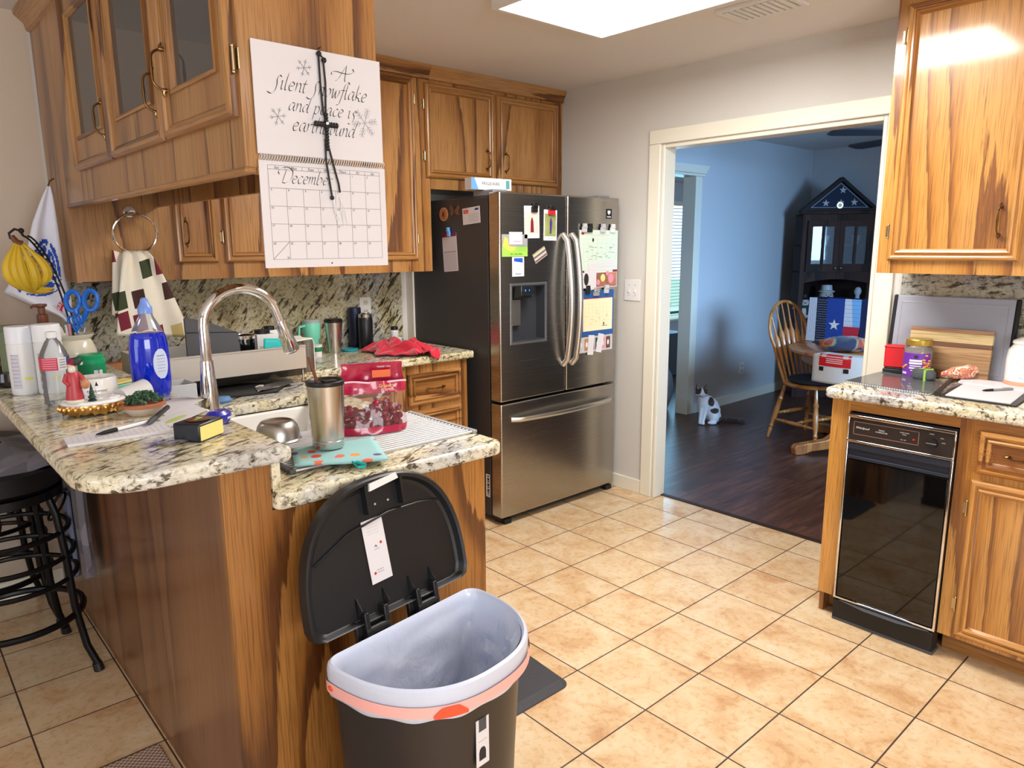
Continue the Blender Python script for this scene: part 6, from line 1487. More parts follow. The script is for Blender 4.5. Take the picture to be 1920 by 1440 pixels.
lathe_thing('small_canister', 'small white cup with green stripe in front of the mint mug', 'cup', .262, 2.095, ZC, [('cup_body', WHITE, [(0, 0), (.022, 0), (.024, .03), (.026, .062), (0, .063)]), ('green_stripe', plain('stripe_green', srgb(30, 120, 80), .5), [(.0252, .028), (.0262, .032), (.0268, .046), (.0262, .05)])])
lathe_thing('pill_bottle', 'white bottle with black cap on the striped bowl', 'bottle', .805, 2.215, ZC+.042, [('bottle_body', WHITE, [(0, 0), (.022, 0), (.024, .003), (.024, .035), (.018, .042), (0, .042)]), ('cap', BLACK, [(.02, .042), (.02, .060), (.018, .062), (0, .062)])])
st = thing('striped_bowl', 'black and white striped bowl turned over under the pill bottle', 'bowl', (.805, 2.215, ZC))
M = MB(WHITE); M.lathe([(.062, 0), (.058, .015), (.046, .034), (.038, .041), (0, .041)], (.805, 2.215, ZC), 32); M.m(BLACKM)
for k in range(16):
    a0 = 2*PI*k/16; M.grid(lambda u, v: (.805+(lambda r_: r_*math.cos(a0+.18*u))([.0625, .0585, .0465][round(v*2)]), 2.215+(lambda r_: r_*math.sin(a0+.18*u))([.0625, .0585, .0465][round(v*2)]), ZC+[.001, .0155, .0345][round(v*2)]), 3, 3)
M.build('bowl_body', st, fix=False)
lathe_thing('spice_bottle', 'small clear bottle behind the steel tumbler', 'bottle', .452, 2.26, ZC, [('bottle_body', CLEAR, [(0, 0), (.018, 0), (.018, .06), (.01, .07)]), ('cap', WHITE, [(.011, .07), (.011, .085), (0, .086)])])
rcx, rcy = .60, 1.86
M = MB(REDF)
def redc2(u, v):
    x = .50+.33*u+.018*math.sin(v*9); y = 2.06-.37*v+.03*math.sin(u*5)
    x = .66+(x-.66)*(1-.70*max(0, v-.5)*2*.9)
    w = abs(noise.noise(Vector((u*4.2, v*4.2, .5))))*.062+abs(noise.noise(Vector((u*9+3, v*9, 1.5))))*.030
    ed = min(1, 5*min(u, 1-u, v+.05, 1.1-v))
    z = ZC+.006+w*(.35+.65*ed)+.016*ed
    x += .03*noise.noise(Vector((u*5, v*5, 9))); y += .03*noise.noise(Vector((u*5, v*5, 4)))
    if y < 1.690: z = ZC+.008-(1.690-y)*.8; y = 1.684-.010*abs(math.sin(u*9))
    return (x, y, z)
M.grid(redc2, 48, 42); tag(M.build('red_dish_cloth', solid=.005, fix=False), 'crumpled red dish cloth on the corner of the back counter', 'cloth')

# ------------------------------------------------------------------ right counter
M = MB(plain('board_grey', srgb(160, 164, 176), .45)); T_ = Matrix.Translation((1.900, -.285, ZC)) @ Matrix.Rotation(math.radians(7), 4, 'Y'); M.xf = T_
cbg = thing('cutting_board', 'large grey cutting board with black ends leaning on the backsplash', 'cutting board', (1.90, -.285, ZC))
M.box(0, .012, -.225, .225, .002, .335); M.build('board_body', cbg, bevel=.010, seg=3)
M = MB(plain('board_groove', srgb(186, 188, 196), .4)); M.xf = T_; M.tube([(-.0005, -.20, .03), (-.0005, -.20, .305), (-.0005, .20, .305), (-.0005, .20, .03)], .0022, 6, closed=True); M.build('juice_groove', cbg, label='paler juice groove')
for sg in (-1, 1):
    M = MB(BLACKM); M.xf = T_; M.box(-.003, .015, min(sg*.218, sg*.236), max(sg*.218, sg*.236), 0, .335); M.build('end_grip', cbg, bevel=.006, label='black rubber end')
wcb = thing('cutting_board', 'striped light and dark wooden cutting board in front of the grey one', 'cutting board', (1.862, -.30, ZC))
T_ = Matrix.Translation((1.862, -.300, ZC+.001)) @ Matrix.Rotation(math.radians(6), 4, 'Y')
for k, (z0, z1, c_) in enumerate(((0, .035, (150, 112, 78)), (.035, .055, (186, 150, 108)), (.055, .105, (176, 138, 96)), (.105, .130, (198, 160, 116)), (.130, .150, (128, 92, 68)), (.150, .188, (232, 208, 154)), (.188, .205, (178, 138, 104)))):
    mt = oak('board_strip_%s' % 'abcdefg'[k], 'Y', .05, c_, tuple(int(q*.95) for q in c_), tuple(int(q*.82) for q in c_), rings=6, coat=0, rough=.5)
    if k == 0: M = MB(mt); M.xf = T_
    M.m(mt).box(0, .018, -.156, .150, z0, z1)
M.build('board_body', wcb, smooth=False)
rb = thing('recipe_box', 'red plastic box on a black base left of the nut jar', 'box', (1.85, -.125, ZC))
T_ = Matrix.Translation((1.850, -.110, ZC)) @ Matrix.Rotation(math.radians(12), 4, 'Z')
M = MB(RED); M.xf = T_; M.box(-.030, .032, -.040, .040, .028, .120); M.box(-.032, .034, -.042, .042, .112, .122); M.build('red_cover', rb, bevel=.005)
M = MB(BLACK); M.xf = T_; M.box(-.034, .034, -.042, .042, 0, .022); M.box(-.028, .028, -.036, .036, .022, .028); M.build('black_base', rb, bevel=.005)
nj = thing('nut_jar', 'clear nut jar with gold lid and purple label', 'jar', (1.805, -.215, ZC)); x, y = 1.800, -.215
M = MB(CLEAR); M.lathe([(0, .001), (.050, .001), (.054, .008), (.054, .118), (.047, .135), (.044, .14)], (x, y, ZC), 32); M.build('jar_body', nj)
M = MB(plain('mixed_nuts', srgb(146, 96, 62), .6, var=.5)); M.lathe([(0, .004), (.050, .004), (.051, .12), (0, .122)], (x, y, ZC), 26); M.build('nuts', nj)
M = MB(plain('gold_lid', srgb(190, 160, 76), .3, .7)); M.lathe([(.049, .138), (.050, .141), (.050, .160), (.047, .164), (0, .164)], (x, y, ZC), 36); M.build('lid', nj)
a = CAMA(x, y)
M = MB(PURPLE); wrap_print(M, x, y, ZC, .0545, a-1.25, a+.95, .012, .108, PURPLE, n=16)
for k, (z0, z1, wd_) in enumerate(((.088, .100, .12), (.074, .082, .42), (.063, .071, .44), (.054, .058, .38), (.044, .050, .42), (.035, .039, .30))): wrap_print(M, x, y, ZC, .0545, a-wd_-.12, a+wd_-.12, z0, z1, INK if k == 0 else WHITE, .0016)
wrap_print(M, x, y, ZC, .0545, a-1.1, a-.7, .020, .028, WHITE, .0016)
nutc = plain('nut_orange', srgb(232, 150, 80), .5)
for k in range(16):
    aa = a+.40+random.uniform(0, .5); zz = .015+.085*random.random()
    M.m(nutc).ball((x+.0558*math.cos(aa), y+.0558*math.sin(aa), ZC+zz), (.006, .007, .004), 8, 5)
for k in range(4): M.ball((x+.0558*math.cos(a-1.05+k*.09), y+.0558*math.sin(a-1.05+k*.09), ZC+.045+.004*k), (.004, .005, .004), 8, 5)
M.build('label', nj, fix=False, label='purple printed label')
sm = thing('tape_measure', 'small black device with lime green stripe in front of the nut jar', 'tape measure', (1.715, -.275, ZC))
T_ = Matrix.Translation((1.720, -.270, ZC+.009)) @ Matrix.Rotation(math.radians(80), 4, 'Z')
M = MB(DGREY); M.xf = T_; M.lathe([(0, 0), (.032, 0), (.042, .010), (.042, .030), (.034, .042), (0, .044)], n=30, sx=1.12, sy=.7); M.build('case', sm)
M = MB(LIME); M.xf = T_; M.box(-.022, -.015, -.0305, .0305, .0, .0445); M.box(-.036, .02, -.004, .004, .0435, .0455); M.build('green_band', sm)
nb = thing('spiral_notebook', 'spiral notebook with clear cover and pink sheet on the right counter', 'notebook', (1.68, -.2, ZC))
P4 = [(1.478, -.062), (1.435, -.385), (1.72, -.40), (1.80, -.075)]
M = MB(LGREY); M.prism([(x, y, ZC+.0005) for x, y in P4], (0, 0, .007)); M.m(PINK).prism([(1.60, -.12, ZC+.0076), (1.54, -.27, ZC+.0076), (1.67, -.30, ZC+.0076), (1.73, -.13, ZC+.0076)], (0, 0, .0004)); M.build('pages', nb, smooth=False)
M = MB(CLEAR); M.prism([(x, y, ZC+.0082) for x, y in P4], (0, 0, .0008)); M.build('clear_cover', nb, smooth=False)
M = MB(BLACKM)
for k in range(34):
    t_ = k/33; px_ = 1.478+(1.435-1.478)*t_; py_ = -.066+(-.381+.066)*t_
    M.tube([(px_+.004*math.cos(q), py_, ZC+.0052+.0045*math.sin(q)) for q in [2*PI*i/8 for i in range(8)]], .0008, 4, closed=True)
M.build('spiral', nb)
M = MB(BLACK); M.tube([(1.45, -.405, ZC+.009), (1.82, -.345, ZC+.009)], .0085, 10); tag(M.build('black_tube'), 'black rolled tube lying between the notebook and the clipboard', 'tube')
cp = thing('clipboard', 'black clipboard with white papers at the right counter edge', 'clipboard', (1.63, -.54, ZC))
MB(BLACK).prism([(1.445, -.418, ZC+.0005), (1.445, -.655, ZC+.0005), (1.80, -.640, ZC+.0005), (1.84, -.375, ZC+.0005)], (0, 0, .004)).build('board', cp, bevel=.001)
MB(PAPER).prism([(1.462, -.432, ZC+.0046), (1.462, -.635, ZC+.0046), (1.74, -.615, ZC+.0046), (1.775, -.405, ZC+.0046)], (0, 0, .003)).build('top_sheet', cp, smooth=False)
MB(PAPER).prism([(1.756, -.385, ZC+.0046), (1.735, -.640, ZC+.0046), (1.86, -.665, ZC+.0046), (1.87, -.372, ZC+.0046)], (0, 0, .008)).build('folded_sheet', cp, smooth=False)
pen('grey and black ballpoint pen on the white papers at the right', (1.622, -.505, ZC+.012), (1.735, -.575, ZC+.0125), GREY, BLACKM)
M = MB(CREAM); cs = thing('ceramic_canister', 'white embossed ceramic canister at the right edge of the view', 'canister', (1.88, -.555, ZC)); x, y = 1.872, -.580
M = MB(CERAM); M.lathe([(0, 0), (.066, 0), (.070, .006), (.071, .11), (.066, .145), (.052, .165), (.045, .168), (0, .168)], (x, y, ZC), 40)
for k in range(14): a = CAMA(x, y)+random.uniform(-.5, .5); zz = .05+.08*random.random(); M.ball((x+.070*math.cos(a), y+.070*math.sin(a), ZC+zz), (.007, .007, .010), 8, 6)
M.build('canister_body', cs)
M = MB(plain('orange_band', srgb(232, 160, 130), .4)); M.lathe([(.0712, .012), (.0718, .014), (.0718, .026), (.0712, .028)], (x, y, ZC), 40); M.build('orange_band', cs)
M = MB(CERAM); M.lathe([(.050, .166), (.056, .172), (.054, .182), (.030, .194), (.012, .198), (.014, .210), (0, .214)], (x, y, ZC), 36); M.build('lid', cs)
M = MB(fabric('snack_print', [(196, 120, 90), (226, 170, 130), (190, 90, 80), (238, 214, 190), (176, 120, 70)], 34, .35))
def snk(u, v):
    a = 2*PI*u; w = math.sin(PI*(.06+.88*v)); x_ = 1.79+.16*v-.02; y_ = -.315-.125*v
    r1 = .036*w*(1+.35*noise.noise(Vector((u*6, v*6, 1)))); r2 = .024*w*(1+.4*noise.noise(Vector((u*6, v*7, 4))))+.002
    return (x_-.7*r1*math.cos(a), y_-.6*r1*math.cos(a), ZC+.030+.016*v+r2*math.sin(a)*1.1)
M.grid(snk, 26, 18, closeu=True); tag(M.build('snack_bag', fix=True), 'crumpled orange and white snack bag before the wooden board', 'bag')

# ------------------------------------------------------------------ dining room
def turned(M, p0, p1, r, n=10):
    p0, p1 = Vector(p0), Vector(p1)
    prof = [(0, .62), (.08, .75), (.16, 1.0), (.19, .7), (.22, 1.15), (.26, .8), (.38, 1.15), (.55, 1.25), (.70, .95), (.74, 1.3), (.78, .85), (.88, .8), (1, .62)]
    M.tube([p0.lerp(p1, t) for t, _ in prof], [r*k for _, k in prof], n)
ch = thing('dining_chair', 'honey oak windsor dining chair with arrow spindles and dark seat cushion', 'chair', (3.93, 1.21, 0), math.radians(-14))
def cb(M): M.xf = Matrix.Identity(4); return M
M = MB(HONEY); M.lathe([(0, .425), (.17, .425), (.215, .435), (.222, .448), (.205, .455), (0, .447)], n=36, sx=1.03, sy=.98); M.build('seat', ch, world=False)
M = MB(plain('cushion_navy', srgb(26, 30, 44), .85)); M.lathe([(0, .456), (.17, .456), (.19, .47), (.18, .492), (.10, .50), (0, .497)], n=32); M.build('seat_cushion', ch, world=False, label='dark tufted seat cushion')
for sx2, sy2 in ((-1, -1), (1, -1), (-1, 1), (1, 1)):
    M = MB(HONEY); turned(M, (sx2*.215, sy2*.215+.01*sy2, 0), (sx2*.145, sy2*.145, .43), .017); M.build('leg', ch, world=False)
for a_, b_ in (((-.192, -.192, .15), (-.192, .192, .15)), ((.192, -.192, .15), (.192, .192, .15)), ((-.18, -.18, .21), (.18, -.18, .21)), ((-.18, .18, .20), (.18, .18, .20)), ((-.192, 0, .15), (.192, 0, .15))):
    M = MB(HONEY); turned(M, a_, b_, .0125); M.build('stretcher', ch, world=False)
hoop = []
for i in range(33):
    a_ = -.14*PI+1.28*PI*i/32; r_ = 1
    hx = .205*math.cos(a_); hz = .82+.235*math.sin(a_)
    if math.sin(a_) < 0: hz = .82+.9*math.sin(a_)*.235*1.0
    hoop.append((hx, .165+.17*(hz-.45)/.6, hz))
hoop = [(.150, .150, .45), (.175, .19, .58)]+[h for h in hoop]+[(-.175, .19, .58), (-.150, .150, .45)]
M = MB(HONEY); M.tube(hoop, .0125, 10); M.build('back_hoop', ch, world=False)
for k in range(6):
    f = (k-2.5)/2.5; x0_, x1_ = f*.115, f*.165; zt_ = .82+.235*math.sqrt(max(0, 1-(x1_/.205)**2))
    M = MB(HONEY); q0 = Vector((x0_, .155, .45)); q1 = Vector((x1_, .165+.17*(zt_-.45)/.6, zt_))
    M.xf = Matrix.Translation((0, q0.y*.7+q1.y*.3, 0)) @ Matrix.Diagonal((1, .42, 1, 1)) @ Matrix.Translation((0, -(q0.y*.7+q1.y*.3), 0)) if False else Matrix.Identity(4); M.tube([q0.lerp(q1, t) for t in (0, .25, .42, .62, .68, .8, 1)], [.006, .008, .014, .020, .010, .006, .005], 8, flat=1); M.build('spindle', ch, world=False)
dt = thing('dining_table', 'round oak pedestal dining table in the blue room', 'table', (3.93, .80, 0))
tx, ty = 3.93, .80
M = MB(HONEY); M.lathe([(0, .725), (.54, .725), (.56, .735), (.562, .752), (.55, .76), (0, .76)], (tx, ty, 0), 64); M.lathe([(0, .65), (.46, .65), (.47, .66), (.47, .725), (0, .725)], (tx, ty, 0), 48); M.build('tabletop', dt)
M = MB(HONEY); M.lathe([(0, .12), (.09, .12), (.10, .2), (.07, .26), (.085, .36), (.11, .44), (.07, .55), (.12, .65)], (tx, ty, 0), 28); M.build('pedestal', dt)
for k in range(4):
    a_ = math.radians(148+90*k); c_, s_ = math.cos(a_), math.sin(a_)
    M = MB(HONEY); pr2 = [(.06, .13), (.06, .24), (.18, .19), (.32, .10), (.46, .085), (.555, .075), (.575, .05), (.565, .0), (.50, .0), (.44, .02), (.30, .03), (.16, .09)]
    M.prism([(tx+c_*r-s_*-.03, ty+s_*r+c_*-.03, z) for r, z in pr2], (-s_*.06, c_*.06, 0)); M.build('pedestal_foot', dt, bevel=.006)
def brick_bag():
    t = thing('gift_bag', 'large printed bag with a white star on blue standing on the dining table', 'bag', (4.05, 1.13, .762))
    F_ = FY(4.02, 1.345, .762); w, h = .405, .335
    M = MB(plain('bag_blue', srgb(30, 62, 140), .45)); M.xf = F_
    M.m(plain('bag_silver', srgb(190, 198, 214), .4)).quad((0, 0, 0), (.072, 0, 0), (.072, h, 0), (0.012, h, 0))
    for k in range(4): M.m(LGREY).box(.012+k*.017, .015+k*.017, .0, h, .0, .0008)
    M.m(NAVY).quad((.072, 0, 0), (.150, 0, 0), (.150, h, 0), (.072, h, 0)); M.m(plain('bag_blue_field', srgb(30, 66, 150), .45)).quad((.150, 0, 0), (.285, 0, 0), (.285, h, 0), (.150, h, 0))
    M.m(plain('bag_red', srgb(188, 40, 60), .45)).quad((.285, 0, 0), (w-.012, 0, 0), (w, .13, 0), (.285, .13, 0)); M.m(plain('bag_white', srgb(206, 214, 226), .5)).quad((.285, .13, 0), (w, .13, 0), (w, h, 0), (.285, h, 0))
    M.m(plain('bag_lightblue', srgb(120, 180, 230), .5)).poly([(.355, .13, .0006), (w, .13, .0006), (w, h, .0006), (.335, h, .0006)])
    M.m(WHITE)
    for r in range(18):
        for c_ in range(6): M.box(.078+c_*.012+(r % 2)*.006, .082+c_*.012+(r % 2)*.006, .012+r*.018, .015+r*.018, 0, .0006)
    cx2, cz2 = .215, .135; pts = [(cx2+(.045 if k % 2 == 0 else .018)*math.sin(k*PI/5), cz2+(.045 if k % 2 == 0 else .018)*math.cos(k*PI/5), .0008) for k in range(10)]
    M.poly(pts)
    M.m(DGREY)
    for r in range(11): M.box(.150, w, .02+r*.03, .0212+r*.03, 0.0007, .0010)
    M.m(NAVY).quad((0, 0, -.12), (0, 0, 0), (.012, h, 0), (.012, h, -.12)).quad((w, 0, 0), (w, 0, -.12), (w, h, -.12), (w, h, 0)).quad((0, 0, -.12), (.012, h, -.12), (w, h, -.12), (w, 0, -.12)).quad((0, 0, 0), (w, 0, 0), (w, 0, -.12), (0, 0, -.12))
    M.build('bag_body', t, smooth=False, fix=False)
brick_bag()
M = MB(fabric('serape_print', [(40, 44, 70), (34, 120, 124), (196, 120, 50), (150, 70, 60), (30, 30, 44), (190, 112, 44), (36, 130, 136)], 6.5))
def bp(u, v):
    a_ = 2*PI*u; q = math.sin(PI*v)
    return (3.62+.30*(v-.5)*0+.145*q*math.cos(a_)*1.0+.16*(v-.5), 1.04-.44*(v-.05)+.07*q*math.sin(a_)*0, .762+.055+.055*q*math.sin(a_)*(1.1-.3*v)+.012*noise.noise(Vector((u*7, v*9, 2))))
M.grid(bp, 26, 24, closeu=True); tag(M.build('woven_satchel'), 'colourful woven teal and orange bag lying on the dining table', 'bag')
tw = thing('table_towel', 'white towel with a red truck print hanging off the dining table', 'towel', (3.50, .92, .763))
def tfn(u, v, off=0):
    a_ = math.radians(203-34*(1-u)); L_ = .34*v; r_ = .565
    if L_ < .13: rr_ = r_-.13+L_; z = .763+off; 
    else: rr_ = r_+.004+off; z = .760-(L_-.13)
    return (tx+rr_*math.cos(a_)-0, ty+rr_*math.sin(a_), z)
def tfn(u, v, off=0):
    a_ = math.radians(162+38*u); L_ = .32*v; r_ = .566
    if L_ < .13: return (tx+(r_-.13+L_)*math.cos(a_), ty+(r_-.13+L_)*math.sin(a_), .7635+off)
    return (tx+(r_+.003+off)*math.cos(a_), ty+(r_+.003+off)*math.sin(a_), .760-(L_-.13)+.0)
M = MB(plain('towel_white', srgb(212, 210, 206), .9)); M.grid(lambda u, v: tfn(u, v), 16, 20); M.build('cloth', tw, solid=.003, fix=False)
M = MB(RED); M.grid(lambda u, v: tfn(.14+.58*u, .30+.33*v, .0035), 10, 8); M.m(CREAM).grid(lambda u, v: tfn(.19+.09*u, .34+.10*v, .005), 4, 4).grid(lambda u, v: tfn(.58+.09*u, .34+.10*v, .005), 4, 4); M.m(plain('truck_grille', srgb(240, 200, 190), .6))
for k in range(3): M.grid(lambda u, v: tfn(.28+.30*u, .46+.04*k+.018*v, .005), 6, 2)
M.m(BLACKM).grid(lambda u, v: tfn(.15+.09*u, .65+.09*v, .004), 4, 4).grid(lambda u, v: tfn(.60+.09*u, .65+.09*v, .004), 4, 4); M.build('truck_print', tw, fix=False, label='red truck print')
M = MB(plain('cloth_blue', srgb(150, 180, 214), .8)); M.grid(lambda u, v: (3.95+.28*u, .42+.34*v, .770+.02*abs(noise.noise(Vector((u*4, v*4, 6))))), 10, 10); tag(M.build('folded_cloth', solid=.004, fix=False), 'pale blue folded cloth on the dining table behind the satchel', 'cloth')
# corner hutch
C0 = Vector((5.600, 1.850)); uu = Vector((1, -1)).normalized(); nn = Vector((-1, -1)).normalized()
HF = frame((C0.x-uu.x*.345, C0.y-uu.y*.345, 0), (uu.x, uu.y, 0), (0, 0, 1))
hu = thing('corner_hutch', 'dark wooden corner hutch with glass doors in the dining room', 'cabinet', (C0.x, C0.y, 0))
def hb(M, x0, x1, z0, z1, d0, d1): M.box(x0, x1, z0, z1, d0, d1)
M = MB(HUTCH); M.xf = HF; w_ = .69
M.box(0, .045, .0, 1.78, -.02, 0); M.box(w_-.045, w_, 0, 1.78, -.02, 0); M.box(.045, w_-.045, 1.72, 1.78, -.02, 0); M.box(.045, w_-.045, 1.195, 1.235, -.02, 0)
ar = [(.045, 1.195)]+[(.045+(w_-.09)*i/12, 1.13+.035*math.sin(PI*i/12)) for i in range(13)]+[(w_-.045, 1.195)]
M.prism([(x, z, -.02) for x, z in ar], (0, 0, .02)); M.box(.045, w_-.045, 0, .74, -.02, 0)
M.build('hutch_front', hu, smooth=False)
M = MB(HUTCH); M.xf = HF
for z0_, z1_ in ((.74, .77), (1.23, 1.245), (1.48, 1.495), (1.76, 1.78), (.02, .05)): M.prism([(.0, z0_, -.02), (w_, z0_, -.02), (w_+.04, z0_, -.10), (w_/2, z0_, -.46), (-.04, z0_, -.10)], (0, z1_-z0_, 0))
M.build('shelf', hu, smooth=False)
M = MB(plain('hutch_back', srgb(44, 28, 24), .6)); M.xf = HF; M.prism([(-.04, .0, -.10), (w_/2, .0, -.465), (w_/2, 1.78, -.465), (-.04, 1.78, -.10)], (.0, 0, -.004)); M.prism([(w_+.04, .0, -.10), (w_/2, .0, -.465), (w_/2, 1.78, -.465), (w_+.04, 1.78, -.10)], (.0, 0, -.004)); M.prism([(0, 0, -.02), (-.04, 0, -.10), (-.04, 1.78, -.10), (0, 1.78, -.02)], (.004, 0, 0)); M.prism([(w_, 0, -.02), (w_+.04, 0, -.10), (w_+.04, 1.78, -.10), (w_, 1.78, -.02)], (-.004, 0, 0)); M.build('side_panel', hu, smooth=False)
M = MB(HUTCH); M.xf = HF; M.prism([(-.03, 1.78, -.07), (-.03, 1.78, .025), (w_+.03, 1.78, .025), (w_+.03, 1.78, -.07)], (0, .028, 0)); M.build('crown_moulding', hu, bevel=.008)
for x0_ in (.045, w_/2+.001):
    dw_ = (w_-.09)/2-.001
    M = MB(HUTCH); M.xf = HF @ Matrix.Translation((x0_, 1.236, .001)); hh_ = .483
    M.slab([0, .045, dw_/2-.012, dw_/2+.012, dw_-.045, dw_], [0, .075, hh_-.055, hh_], {(1, 1), (3, 1)}, 0, .02); dd_ = M.build('door', hu, smooth=False)
    M = MB(PANE); M.xf = HF @ Matrix.Translation((x0_, 1.236, .008)); M.box(.04, dw_-.04, .07, hh_-.05, 0, .003); M.build('pane', dd_, smooth=False)
    M = MB(BRASSB); M.xf = HF; kx = x0_+(dw_-.025 if x0_ < .1 else .025); M.ball((kx, 1.272, .032), .013, 10, 7); M.build('knob', dd_)
M = MB(BRASS); M.xf = HF; M.cyl((w_+.005, 1.262+.35, 0), (w_+.005, 1.262+.40, 0), .006, n=8); M.build('hinge', hu)
def fc_():
    t = thing('flag_display_case', 'triangular wooden display case with folded starry flag on top of the hutch', 'display case', (C0.x, C0.y, 1.808))
    T_ = HF @ Matrix.Translation((w_/2, 1.8085, -.035)); b_, hgt = .375, .315
    fr_o = [(-b_, 0), (b_, 0), (0, hgt)]; k_ = .80; ins = lambda k, dz: [(-b_*k, dz), (b_*k, dz), (0, dz+hgt*k)]
    M = MB(plain('case_wood', srgb(38, 26, 24), .7)); M.xf = T_
    a3, b3 = fr_o, ins(.80, .025)
    for i in range(3):
        j = (i+1) % 3; q = [a3[i], a3[j], b3[j], b3[i]]
        M.prism([(x, z, -.06) for x, z in q], (0, 0, .09))
    M.build('wooden_frame', t, smooth=False)
    M = MB(plain('flag_field', srgb(34, 46, 70), .8)); M.xf = T_; M.prism([(x, z, -.03) for x, z in ins(.82, .024)], (0, 0, .02)); M.build('folded_flag', t, smooth=False)
    M = MB(LGREY); M.xf = T_; o3, i3 = ins(.72, .034), ins(.69, .038)
    for i in range(3):
        j = (i+1) % 3; M.poly([(o3[i][0], o3[i][1], -.009), (o3[j][0], o3[j][1], -.009), (i3[j][0], i3[j][1], -.009), (i3[i][0], i3[i][1], -.009)])
    M.build('white_border', t, smooth=False)
    for x, z, s_ in ((-.13, .075, .036), (0.01, .080, .034), (.135, .082, .036), (.022, .195, .036)):
        M = MB(LGREY); M.xf = T_; M.poly([(x+(s_ if k % 2 == 0 else s_*.42)*math.sin(k*PI/5), z+(s_ if k % 2 == 0 else s_*.42)*math.cos(k*PI/5), -.0085) for k in range(10)]); M.build('star', t, smooth=False)
    M = MB(STEELR); M.xf = T_; M.cyl((-.0, .055, -.008), (0, .055, .002), .030, n=20); M.m(BRASS).cyl((0, .055, .002), (0, .055, .004), .018, n=16); M.build('round_emblem', t)
fc_()
def snowman(lb, cx2, z0, d, s, hat=True, col=None):
    t = thing('snowman_doll', lb, 'doll', HF @ Vector((cx2, z0, d)), 0, None)
    T_ = HF @ Matrix.Translation((cx2, z0, d)) @ Matrix.Rotation(-PI/2, 4, 'X') @ Matrix.Diagonal((s, s, s, 1))
    wm = plain('snow_'+str(int(cx2*1000)), srgb(206, 200, 196), .9)
    M = MB(wm); M.xf = T_; M.ball((0, 0, .07), (.07, .065, .075)); M.ball((0, 0, .155), (.05, .048, .05)); M.tube([(-.05, 0, .11), (-.10, -.02, .09)], [.025, .018], 8); M.tube([(.05, 0, .11), (.10, -.02, .09)], [.025, .018], 8); M.build('doll_body', t)
    M = MB(col or RED); M.xf = T_; M.tube([(.052*math.cos(q), .05*math.sin(q), .118) for q in [2*PI*i/16 for i in range(16)]], .014, 8, closed=True); M.tube([(.02, -.05, .115), (.03, -.075, .05)], [.014, .018], 8); M.build('scarf', t)
    M = MB(ORANGE); M.xf = T_; M.cyl((0, -.048, .155), (0, -.075, .152), .007, .001, 8); M.m(INK).ball((-.016, -.046, .167), .004, 6, 5).ball((.016, -.046, .167), .004, 6, 5); M.build('face', t)
    if hat:
        M = MB(hat); M.xf = T_; M.lathe([(.055, .185), (.056, .192), (.040, .20), (.036, .235), (0, .24)], n=18); M.build('hat', t)
snowman('big snowman doll with white hat in the middle of the hutch shelf', .335, .771, -.19, 1.40, WHITE, MAROON)
snowman('small snowman doll with dark hat at the left of the hutch shelf', .085, .771, -.09, 1.05, BLACKM, DGREEN)
snowman('plaid red and green dressed snowman doll beside the big one', .475, .771, -.085, .95, None, MAROON)
M = MB(plain('figurine_white', srgb(220, 226, 236), .4)); M.xf = HF @ Matrix.Translation((.590, .771, -.065)) @ Matrix.Rotation(-PI/2, 4, 'X'); M.lathe([(0, 0), (.055, 0), (.045, .08), (.028, .17), (.018, .22), (.02, .235), (.033, .26), (.033, .285), (.02, .31), (0, .318)], n=18); tag(M.build('angel_figurine'), 'tall plain white figurine at the right of the hutch shelf', 'figurine')
for k, (cx2, z0_, m_, lb) in enumerate(((.15, 1.4955, plain('cup_blue', srgb(120, 150, 176), .3), 'pale blue cup at the left of the upper hutch shelf'), (.25, 1.4955, WHITE, 'white pitcher near the middle of the upper hutch shelf'), (.54, 1.4955, plain('cup_grey', srgb(140, 156, 166), .3), 'grey patterned cup at the right of the upper hutch shelf'), (.13, 1.2455, plain('bowl_blue', srgb(110, 130, 156), .3), 'blue dish at the left of the lower glass hutch shelf'), (.50, 1.2455, plain('bowl_teal', srgb(96, 130, 140), .3), 'teal dish at the right of the lower glass hutch shelf'))):
    M = MB(m_); M.xf = HF @ Matrix.Translation((cx2, z0_, -.10)) @ Matrix.Rotation(-PI/2, 4, 'X'); M.lathe([(0, 0), (.025, 0), (.028, .02), (.040, .06), (.042, .085), (.038, .085), (.03, .03), (0, .02)], n=18); tag(M.build('hutch_cup'), lb, 'cup', 'cups in the corner hutch')
# ceiling fan
cf = thing('ceiling_fan', 'ceiling fan with thin dark blades in the dining room', 'fan', (3.90, .46, H)); fx, fy = 3.90, .46
M = MB(plain('fan_metal', srgb(70, 74, 80), .4, .6)); M.cyl((fx, fy, 2.26), (fx, fy, H-.002), .016, n=12); M.lathe([(0, 2.13), (.05, 2.14), (.10, 2.17), (.11, 2.22), (.06, 2.26), (0, 2.27)], (fx, fy, 0), 28); M.lathe([(.06, H-.04), (.03, H-.07), (0, H-.07)], (fx, fy, 0), 20); M.build('motor', cf)
for k in range(5):
    a_ = math.radians(141+72*k); c_, s_ = math.cos(a_), math.sin(a_); M = MB(plain('fan_blade', srgb(64, 70, 80), .4) if k == 0 else bpy.data.materials['fan_blade'])
    M.xf = Matrix.Translation((fx, fy, 2.20)) @ Matrix.Rotation(a_, 4, 'Z') @ Matrix.Rotation(math.radians(10), 4, 'X')
    M.prism([(.10, -.03, 0), (.20, -.055, 0), (.72, -.065, 0), (.76, -.04, 0), (.76, .04, 0), (.72, .065, 0), (.20, .055, 0), (.10, .03, 0)], (0, 0, .008)); M.build('fan_blade', cf, bevel=.002)
